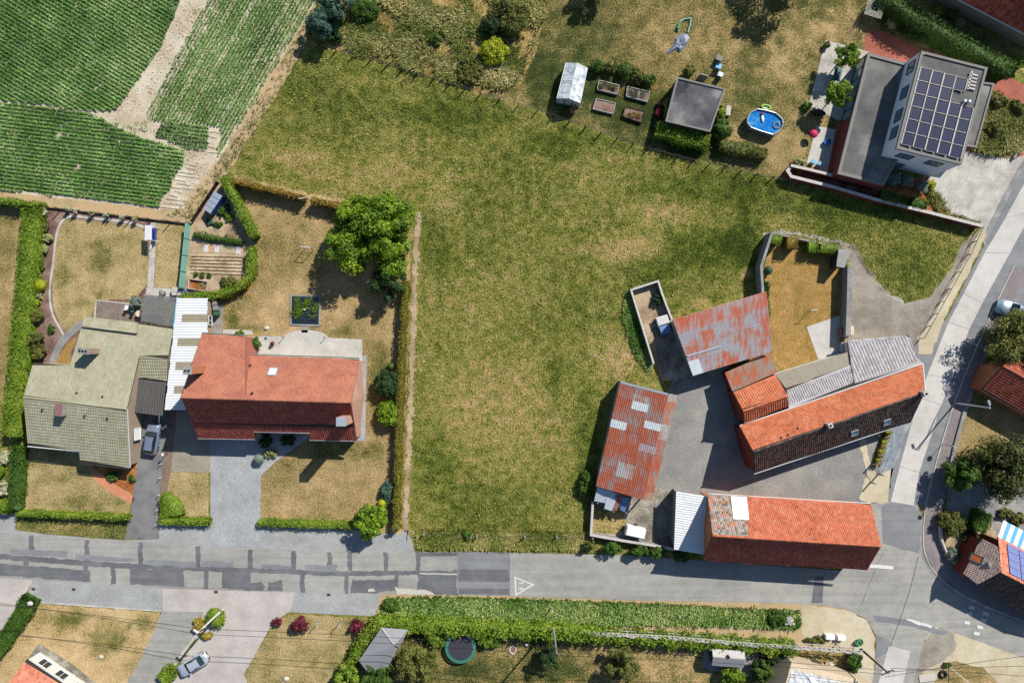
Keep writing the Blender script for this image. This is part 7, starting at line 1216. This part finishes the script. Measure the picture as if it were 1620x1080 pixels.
def ring(b, p, R, r, n=14, m=6, sx=1, rz=0):
    vs = []
    for i in range(n):
        a = 6.2832*i/n
        for j in range(m): e = 6.2832*j/m; x, y = (R*sx+r*math.cos(e))*math.cos(a), (R+r*math.cos(e))*math.sin(a); vs.append((p[0]+x*math.cos(rz)-y*math.sin(rz), p[1]+x*math.sin(rz)+y*math.cos(rz), p[2]+r*math.sin(e)))
    return b.add(vs, [(i*m+j, ((i+1) % n)*m+j, ((i+1) % n)*m+(j+1) % m, i*m+(j+1) % m) for i in range(n) for j in range(m)])
emit('swim_ring', ring(B(), W(1228, 198.5, .98), .38, .09), m_['grey_stone'], None, 'grey swim ring floating at the right end of the pool', 'swim ring', smooth=True)
t = thing('pool_toy', 'white and pink inflatable floating in the pool', 'inflatable', W(1206, 188, .9)); p = W(1206, 188, .95); emit('body', B().lathe(p, [(.1, -.05), (.3, 0), (.26, .14), (.08, .2)], 12, sx=.7, sy=1.9, rz=.1), m_['white_paint'], t, smooth=True); emit('head', B().lathe(p+Vector((-.05, .6, 0)), [(.05, 0), (.2, .05), (.18, .2), (.04, .28)], 10), m_['magenta'], t, smooth=True)
t = thing('paddle_boat', 'lime green inflatable boat leaning beside the pool', 'inflatable', W(1212, 170)); emit('tube', ring(B(), W(1212, 170, .2), .28, .14, 18, 7, 2.1, -.2), m_['lime'], t, smooth=True); p = W(1212, 170, .12); emit('floor', B().lathe(p, [(.5, -.1), (.5, 0)], 14, sx=1.1, sy=.4, rz=-.2), m_['white_paint'], t)
t = thing('stone_bench', 'pale stone bench between garden shed and pool', 'bench', W(1152.5, 175)); p = W(1152.5, 175, .4); emit('seat', B().bbox((p.x, p.y, .32), .62, 1.3, .09, -.1, .03), m_['pale_stone'], t)
for s in (-1, 1): emit('leg', B().box((p.x, p.y+s*.45, 0), .5, .16, .32, -.1), m_['grey_stone'], t)
# swing tarp and hose on the upper lawn
t = thing('deflated_slide', 'deflated blue-grey plastic slide lying on the upper lawn', 'inflatable', W(1076, 68)); b = B(); pts = [(1068, 78), (1060, 85), (1053, 84), (1066, 70), (1068, 60), (1076, 54), (1086, 53), (1091, 60), (1089, 68), (1082, 76), (1075, 84)]; vs = [W(x, y, .05) for x, y in pts]; cn = sum(vs, Vector())/len(vs); vs2 = [cn+(v-cn)*.6+UP*random.uniform(.12, .3) for v in vs]; vs3 = [cn+(v-cn)*.25+UP*random.uniform(.1, .25) for v in vs]; k = len(vs)
b.add(vs+vs2+vs3, [(i, (i+1) % k, k+(i+1) % k, k+i) for i in range(k)]+[(k+i, k+(i+1) % k, 2*k+(i+1) % k, 2*k+i) for i in range(k)]+[tuple(range(2*k, 3*k))]); emit('sheet', b, m_['slate_tarp'], t); emit('green_tube', B().path([W(*q, .15) for q in ((1073, 50), (1072, 44), (1075, 36), (1082, 31), (1093, 29), (1092, 38), (1088, 52))], .1, 6), m_['turquoise'], t); emit('green_float', B().tube(W(1072, 46, .2), W(1074.5, 36, .2), .22, .12, 8), m_['green_plastic'], t)
# greenhouse bed boxes
def planter(label, pp, plants, mat='grey_wood'):
    P = [W(*q, .4) for q in pp]; cn = sum(P, Vector())/4; t = thing('planter_box', label, 'planter', cn, 'planter boxes by the greenhouse')
    t.location.z = 0; ORG[t.name] = Vector((cn.x, cn.y, 0))
    for i in range(4): j = (i+1) % 4; d = P[j]-P[i]; m = (P[i]+P[j])/2; emit('board', B().box((m.x, m.y, 0), d.length+.05, .07, .42, math.atan2(d.y, d.x)), m_[mat], t)
    emit('soil', B().prism([p+(cn-p)*.03 for p in P], .05, .32), m_['mulch'], t)
    if plants:
        parts = []
        for _ in range(14): f, g = random.uniform(.1, .9), random.uniform(.15, .85); q = P[0]+(P[1]-P[0])*f+(P[3]-P[0])*g; parts += blob_geo(np.array((q.x, q.y, .45)), (.28, .28, .2), .16, 50, .3, random.randint(0, 99), core=0)
        V, F, A = cat_geo(parts); emit_np('plants', V, F, A, m_[plants], t, kind='stuff')
planter('planter box of green vegetables next to the greenhouse', ((948, 127), (980, 135), (977, 149), (945, 141)), 'leaf_green'); planter('planter box full of blue-green cabbages', ((992.6, 137), (1028, 145), (1024, 161), (991, 152)), 'leaf_blue'); planter('nearly bare planter box below the vegetable one', ((943.7, 156), (974, 163), (970, 180), (938, 172)), None); planter('planter box with withered plants nearest the fence', ((990, 169), (1019, 176), (1015, 194), (985, 184)), 'leaf_hedge_brown', 'dark_wood')
t = thing('raised_bed', 'wooden raised bed with small plants inside the curved hedge', 'planter', W(312, 450)); P = [W(*q, .45) for q in ((299, 441), (328.5, 445.5), (326, 460.5), (297, 456))]; cn = sum(P, Vector())/4
for i in range(4): j = (i+1) % 4; d = P[j]-P[i]; m = (P[i]+P[j])/2; emit('board', B().box((m.x, m.y, 0), d.length+.05, .08, .5, math.atan2(d.y, d.x)), m_['grey_wood'], t)
emit('soil', B().prism([p+(cn-p)*.03 for p in P], .02, .18), m_['orange_mulch'], t); V, F, A = cat_geo([x for _ in range(12) for x in blob_geo(np.array((cn.x+random.uniform(0, .9), cn.y+random.uniform(-.4, .4), .26)), (.12, .12, .1), .1, 90, .3, 3, core=0)]); emit_np('plants', V, F, A, m_['leaf_pale'], t, kind='stuff')
t = thing('barrel', 'terracotta-coloured barrel beside the greenhouse door', 'barrel', W(906, 174)); p = W(906.5, 174.5, .5); emit('barrel_wall', B().lathe((p.x, p.y, 0), [(.36, 0), (.44, .3), (.4, .75), (.35, .75), (.35, .55)], 16), m_['terracotta'], t); emit('contents', B().lathe((p.x, p.y, .5), [(.36, 0), (.3, .08)], 14), m_['garden_soil'], t)
t = thing('ride_on_mower', 'red lawn tractor parked beside the garden shed', 'lawn mower', W(1045, 170)); p = W(1044, 171, .7); an = 1.25; u = Vector((math.cos(an), math.sin(an), 0)); v = Vector((-u.y, u.x, 0)); emit('bonnet', B().bbox(p+u*-.55+UP*-.35, .85, .6, .45, an, .1), m_['magenta'], t); emit('seat', B().bbox(p+u*.45+UP*-.2, .45, .5, .3, an, .08), m_['black'], t); emit('rear_cover', B().bbox(p+u*.6+UP*-.4, .5, .75, .28, an, .06), m_['magenta'], t); emit('steering_wheel', ring(B(), p+u*.05+UP*.1, .17, .02, 12, 5), m_['black'], t)
for a, r in ((-.65, .2), (.55, .28)):
    for s in (-1, 1): q = Vector((p.x, p.y, r))+u*a+v*s*.42; emit('wheel', B().tube(q-v*.09, q+v*.09, r, r, 12), m_['tyre'], t)
emit('garden_hose', B().path([W(*q, .04) for q in smooth_line([(977, 136), (982, 146), (984, 152), (980, 153), (979, 145), (990, 138), (1000, 132), (1015, 130), (1030, 140), (1040, 142), (1050, 136)])], .025, 5), m_['orange_plastic'], None, 'orange garden hose looping between the planter boxes', 'hose')
# trampoline
t = thing('trampoline', 'round trampoline with green rim in the south garden', 'trampoline', W(728, 1022)); p = W(728.5, 1024.5, .85); b = B(); R1_, R0_ = 1.62, 2.02; n = 28; vs = []
for r, z in ((R1_, .02), (R0_, .0), (R0_, -.07)): vs += [(p.x+r*math.cos(6.2832*i/n), p.y+r*math.sin(6.2832*i/n), .85+z) for i in range(n)]
b.add(vs, [(k*n+i, k*n+(i+1) % n, (k+1)*n+(i+1) % n, (k+1)*n+i) for k in range(2) for i in range(n)]); emit('rim_pad', b, m_['trampoline_pad'], t); emit('mat', B().lathe((p.x, p.y, .83), [(R1_, 0), (R1_, .02)], n), m_['trampoline_mat'], t)
for i in range(6): a = i*1.047; q = Vector((p.x+1.85*math.cos(a), p.y+1.85*math.sin(a), 0)); emit('leg', B().tube(q, q+UP*.8, .03, .03, 6), m_['grey_metal'], t)
# bins, bench, boards, bags
for i, (x, y, mt, lb) in enumerate(((338.5, 479, 'grey_stone', 'grey wheeled bin topmost beside the link building'), (340, 487, 'grey_stone', 'grey wheeled bin beside the green one'), (340.5, 495.5, 'bin_green', 'green wheeled bin beside the link building'))):
    p = W(x, y, 1.0); t = thing('wheelie_bin', lb, 'bin', (p.x, p.y), 'wheeled bins by the link building'); emit('body', B().box((p.x, p.y, .08), .55, .52, .85), m_[mt], t); emit('lid', B().bbox((p.x, p.y, .93), .6, .58, .08, 0, .03), m_[mt], t)
    for s in (-1, 1): emit('wheel', B().tube((p.x-.3, p.y+s*.2, .1), (p.x-.3, p.y+s*.26, .1), .1, .1, 10), m_['tyre'], t)
for i, mt in enumerate(('board_white', 'board_orange', 'board_white', 'board_tan', 'board_tan', 'board_tan', 'board_white')): emit('board', B().box(W(326.5+i*8.4, 392.5+i*.5)+UP*.04, .64, 1.05, .03, .0), m_[mt], None, ('first white', 'second, orange', 'third, white', 'fourth, tan', 'fifth, tan', 'sixth, tan', 'last, white')[i]+' board from the left in the row on the vegetable soil', 'board', 'flat boards on the vegetable soil')
b = B()
for i in range(6):
    a, e = W(303, 404.5+i*5.2), W(383, 406+i*5.6); k = 26; vs = []
    for j in range(k+1): q = a+(e-a)*(j/k); vs += [q+Vector((0, o+random.uniform(-.03, .03), z*random.uniform(.7, 1.2)+.034)) for o, z in ((-.2, 0), (-.07, .13), (.07, .12), (.2, 0))]
    b.add(vs, [(4*j+s, 4*j+s+1, 4*j+s+5, 4*j+s+4) for j in range(k) for s in range(3)])
emit('soil_furrows', b, m_['garden_soil'], None, kind='structure')
t = thing('cold_frame', 'small blue-sided glazed frame in the vegetable triangle', 'cold frame', W(338, 322)); P = [W(*q, z) for q, z in (((338.5, 302), 1.1), ((352, 309.6), 1.5), ((332.6, 338.5), 1.5), ((322, 331), 1.1))]; emit('side', B().slab([p-UP*.04+(sum(P, Vector())/4-p)*.03 for p in P], 0, down=0), m_['blue_frame'], t)
for i in range(4): f, g = i/4+.01, (i+1)/4-.01; emit('lid_pane', B().slab([P[0]+(P[3]-P[0])*f, P[1]+(P[2]-P[1])*f, P[1]+(P[2]-P[1])*g, P[0]+(P[3]-P[0])*g], .03), m_['zinc'], t)
t = thing('square_pond', 'square stone-edged planted basin in the large lawn', 'pond', W(483, 491)); pp = [W(*q) for q in ((459.5, 466), (508, 467), (507, 516), (459, 515))]; cn = sum(pp, Vector())/4
for i in range(4): j = (i+1) % 4; emit('edge_stone', B().prism([pp[i], pp[j], pp[j]+(cn-pp[j])*.11, pp[i]+(cn-pp[i])*.11], 0, .12+.002*i), m_['concrete_grey'], t)
emit('water', B().prism([p+(cn-p)*.11 for p in pp], .02, .05), m_['dark_glass'], t); V, F, A = cat_geo([x for _ in range(46) for x in blob_geo(np.array((cn.x+random.uniform(-1.65, 1.65), cn.y+random.uniform(-.9, 1.65), .25)), (.35, .35, .22), .16, 40, .3, random.randint(0, 99), core=0)]); emit_np('water_plants', V, F, A, m_['leaf_bright'], t, kind='stuff'); emit('spout', B().lathe(W(483, 490), [(.1, 0), (.08, .4), (.14, .42), (.03, .5)], 9), m_['pale_stone'], t)
def potted(label, px, py, r, h, mat, pot='terracotta'):
    p = W(px, py, h); t = thing('potted_plant', label, 'potted plant', (p.x, p.y)); emit('pot', B().lathe((p.x, p.y, 0), [(.2, 0), (.28, .35), (.24, .35), (.22, .3)], 14), m_[pot], t); V, F, A = cat_geo(blob_geo(np.array((p.x, p.y, .3+h*.4)), (r, r, h*.45), .17, 70, .25, 5)); emit_np('foliage', V, F, A, m_[mat], t)
potted('bushy potted plant on the pale patio', 402, 541, .8, 1.2, 'leaf_green'); potted('slim dry plant with red flowers on the pale patio', 430, 543, .22, .6, 'leaf_plum'); potted('yellow-flowered pot between deck and pergola', 216, 471, .3, .5, 'leaf_yellow')
for i, (x, y, s, lb) in enumerate(((73, 336, .5, 'stone bird bath at the top of the mulch bed'), (422, 519, .4, 'pale stone lying on the large lawn near the slab walk'), (48, 954, .42, 'white rock on the sloping hedge corner'), (160.5, 1038, .36, 'pale stone on the lower left lawn'), (453, 1073, .42, 'square pale stone on the shrub lawn'), (904, 170+17, .0, ''))):
    if not s: continue
    if i == 0: p = W(x, y); t = thing('bird_bath', lb, 'bird bath', p); emit('stem', B().lathe(p, [(.3, 0), (.14, .12), (.12, .6), (.2, .7)], 12), m_['pale_stone'], t); emit('basin', B().lathe(p+UP*.7, [(.2, 0), (.55, .12), (.5, .13), (.3, .06)], 16), m_['pale_stone'], t)
    else: emit('stone', B().lathe(W(x, y, .95 if i == 2 else 0), [(s*.8, 0), (s, .06), (s*.7, .2), (s*.2, .26)], 7, sy=.8), m_['pale_stone'], None, lb, 'stone')
t = thing('pallet_stack', 'stack of bags under white and blue sheets in the pen', 'tarpaulin', W(1052, 515)); p = W(1050, 511, 1.0); emit('stack', B().bbox((p.x, p.y-.3, 0), 1.5, 2.2, .75, .3, .1), m_['dark_wood'], t); emit('white_sheet', B().bbox((p.x-.1, p.y+.35, .76), 1.7, 1.2, .2, .3, .12), m_['board_white'], t); emit('blue_sheet', B().bbox((p.x+.25, p.y-.85, .76), 1.5, 1.1, .14, .3, .1), m_['blue_tarp_and_shade'], t)
for i, (x, y) in enumerate(((1314, 1008), (1332, 1009.5))): p = W(x, y, .7); t = thing('utility_box', ('left', 'right')[i]+' white utility cabinet beside the weathered fence', 'utility box', (p.x, p.y)); emit('cabinet', B().bbox((p.x, p.y, .05), 1.2-.15*i, .6, .65, -.05, .03), m_['white_paint'], t); emit('plinth', B().box((p.x, p.y, 0), 1.15-.15*i, .55, .05, -.05), m_['grey_stone'], t); emit('door_seam', B().box((p.x, p.y+.302, .1), .02, .012, .55), m_['grey_stone'], t)
t = thing('hose_reel', 'green coiled net heap beside the white cabinets', 'hose', W(1358, 1014)); p = W(1358, 1014, .2)
for i in range(5): emit('coil', ring(B(), p+Vector((random.uniform(-.1, .1), random.uniform(-.15, .15), .08*i)), .34+.05*i % .1, .05, 14, 5, 1+.2*random.random(), random.random()), m_['green_plastic'], t, smooth=True)
t = thing('fire_pit', 'ring of pale rubble stones in the south garden', 'fire pit', W(811, 1027))
for i in range(11): a = i*.571; emit('stone', B().lathe(W(811, 1027)+Vector((.42*math.cos(a), .5*math.sin(a), 0)), [(.14, 0), (.16, .06), (.08, .16)], 6), m_['pale_stone'], t)
emit('ash', B().lathe(W(811, 1027), [(.4, 0), (.4, .04)], 10), m_['red_brown_cap'], t)
p = W(833, 1020, .35); emit('ball', B().lathe((p.x, p.y, 0), [(.02, 0), (.16, .06), (.22, .2), (.16, .34), (.02, .4)], 14), m_['white_paint'], None, 'white ball on the south garden grass', 'ball', smooth=True); p = W(829, 58, .3); emit('ball', B().lathe((p.x, p.y, 0), [(.02, 0), (.14, .06), (.18, .17), (.13, .3), (.02, .34)], 14), m_['orange_plastic'], None, 'red ball lying in the wild grass', 'ball', smooth=True)
t = thing('garden_hut', 'small flat-roofed hut at the corner of the walled garden', 'hut', W(1334, 408)); P = [W(*q, 2.1) for q in ((1327, 393.5), (1347, 395.5), (1336, 423.5), (1323, 421.5))]; emit('roof', B().prism(P, 2.0, 2.1), m_['concrete_grey'], t); emit('wall', B().prism([p+(sum(P, Vector())/4-p)*.08 for p in P], 0, 1.99), m_['dark_wood'], t)
t = thing('concrete_box', 'roofless concrete box with dark crates beside the grey wing', 'box', W(1342, 525)); p = W(1342, 524, 1.2); emit('crate', B().bbox((p.x-.5, p.y, 0), .7, .9, 1.0, 0, .05), m_['red_brown_cap'], t); emit('block', B().bbox((p.x+.45, p.y+.1, 0), .6, 1.2, 1.2, 0, .04), m_['cream'], t)
p = W(1336, 549, .9); emit('rain_tank', B().bbox((p.x, p.y, 0), .65, 1.3, .9, .1, .08), m_['zinc'], None, 'pale metal rain tank at the corner of the white terrace', 'tank'); shrub('shrub', 'dry yellow shrub beside the rain tank', 1333, 537, 5, 4, .9, 'leaf_hedge_brown')
t = thing('wood_pile', 'pile of dark crates behind the slate-roofed house', 'crates', W(1290, 1048))
for i, (x, y, mt, sx, sy, h) in enumerate(((1289, 1047, 'dark_metal', 1.3, .6, .7), (1309, 1051, 'board_orange', 1.0, .8, .5), (1312, 1049, 'pale_stone', .6, .5, .62))): p = W(x, y); emit('crate', B().bbox(p, sx, sy, h, -.25, .05), m_[mt], t)
for i, (x, y, lb) in enumerate(((53, 931, 'leftmost square drain grate in the block paving'), (117, 931.5, 'middle drain grate in the block paving'), (342, 935.5, 'drain grate at the edge of the pink paving'), (520, 940, 'drain grate beside the grey verge blocks'))): t = thing('drain_grate', lb, 'drain', W(x, y)); emit('frame', B().box(W(x, y)+UP*.035, .5, .35, .025), m_['brown_wood'], t); emit('grille', B().box(W(x, y)+UP*.06, .36, .22, .01), m_['dark_metal'], t)
p = W(1471, 726); 
for i, (x, y, lb) in enumerate(((1455, 818, 'dark drain cover at the pavement bend'),)): emit('drain_cover', B().lathe(W(x, y)+UP*.05, [(.3, 0), (.3, .015)], 14), m_['black'], None, lb, 'drain')
p = W(1466, 1072); emit('concrete_slab', B().bbox(p+UP*.03, 2.1, 1.0, .1, .1, .03), m_['pale_stone'], None, 'pale slab lying on the sandy corner grass', 'slab'); emit('tyre', ring(B(), W(1492, 1066, .15), .42, .16, 16, 7), m_['tyre'], None, 'old black tyre on the sandy corner grass', 'tyre', smooth=True)
t = thing('leaning_post', 'thin leaning post on the sandy corner grass', 'post', W(1500, 1052)); p = W(1500, 1052); emit('post', B().tube(p, p+Vector((1.5, -1.4, 1.9)), .04, .04, 6), m_['white_paint'], t)
for i, (x, y) in enumerate(((508, 978), (542, 979))):
    p = W(x, y); t = thing('bare_sapling', ('left', 'right')[i]+' bare sapling with stake on the shrub lawn', 'tree', p); emit('trunk', B().tube(p, p+UP*2.0, .06, .04, 6), m_['grey_wood'], t); b = B()
    for k in range(7): a = k*.9; b.tube(p+UP*(1.2+.1*k), p+UP*(1.6+.1*k)+Vector((math.cos(a)*.5, math.sin(a)*.5, 0)), .025, .01, 4)
    emit('branches', b, m_['grey_wood'], t); emit('stake', B().tube(p+Vector((.15, .1, 0)), p+Vector((.15, .1, 1.3)), .035, .035, 5), m_['brown_wood'], t)
p = W(290, 463, .4); emit('tarpaulin', B().bbox((p.x, p.y, 0), 1.0, .7, .35, .2, .12), m_['purple'], None, 'folded purple tarpaulin beside the curved hedge end', 'tarpaulin'); p = W(277, 461, .9); emit('tool_locker', B().bbox((p.x, p.y, 0), 1.0, 1.1, .9, .0, .05), m_['grey_wood'], None, 'grey wooden locker on the back terrace', 'locker'); p = W(255, 463, .8); emit('barbecue', B().lathe((p.x, p.y, 0), [(.3, 0), (.35, .5), (.4, .75), (.1, .9)], 12), m_['grey_stone'], None, 'grey covered barbecue on the back terrace', 'barbecue')
p = W(411, 537, .4); t = thing('watering_can', 'blue watering can at the patio edge', 'watering can', (W(422, 533).x, W(422, 533).y)); p = W(422, 533); emit('can', B().lathe(p, [(.13, 0), (.15, .28), (.1, .32)], 10), m_['light_blue'], t); emit('spout', B().tube(p+UP*.12, p+Vector((.3, .1, .34)), .025, .02, 5), m_['light_blue'], t)
for i, (x0, y0, x1, y1) in enumerate(((444.5, 538.5, 449.5, 533.5), (510, 538.5, 515, 533.5))): a, e = W(x0, y0), W(x1, y1); t = thing('patio_light', ('left', 'right')[i]+' slim post at the arc of the pale patio', 'lamp', e); emit('post', B().tube(e, e+UP*.8, .035, .035, 6), m_['dark_metal'], t); emit('head', B().lathe(e+UP*.8, [(.08, 0), (.06, .08)], 8), m_['dark_metal'], t)
p = W(1411, 40); emit('plant_tub', B().lathe(p, [(.5, 0), (.62, .4), (.55, .4), (.5, .3)], 14), m_['pale_stone'], None, 'pale round tub under the shrub on the red paving', 'plant pot'); p = W(1515, 75, .5); emit('white_planter', B().bbox((p.x, p.y, 0), .5, .7, .5, -.3, .05), m_['board_white'], None, 'white planter on the red paving behind the solar roof', 'planter')
sheet('utility_slab', [(1488, 62), (1500, 66), (1514, 86), (1508, 90), (1482, 74)], 8, 'concrete_grey')
t = thing('plot_gate', 'low dark gate between pen and yard', 'gate', W(1060, 612)); a, e = W(1054, 619), W(1074, 600); emit('rail', B().tube(a+UP*1, e+UP*1, .04, .04, 5), m_['dark_metal'], t); emit('lower_rail', B().tube(a+UP*.4, e+UP*.4, .04, .04, 5), m_['dark_metal'], t); emit('post', B().box(a, .1, .1, 1.1), m_['dark_metal'], t); emit('post', B().box(e, .1, .1, 1.1), m_['dark_metal'], t)
t = thing('iron_railing', 'black iron railing on the wall by the bend pavement', 'railing', W(1488, 780)); a, e = W(1497, 765), W(1488, 826); emit('rail', B().tube(a+UP*1.1, e+UP*1.1, .03, .03, 5), m_['black'], t); emit('rail', B().tube(a+UP*.2, e+UP*.2, .03, .03, 5), m_['black'], t)
for i in range(9): q = a+(e-a)*(i/8); emit('bar', B().tube(q, q+UP*1.15, .02, .02, 5), m_['black'], t)
t = thing('stone_block', 'grey pillar stone at the end of the golden grass bed', 'stone', W(1608, 246)); p = W(1608, 244, .4); emit('block', B().bbox((p.x, p.y, 0), .35, 1.3, .45, -.5, .05), m_['concrete_grey'], t)
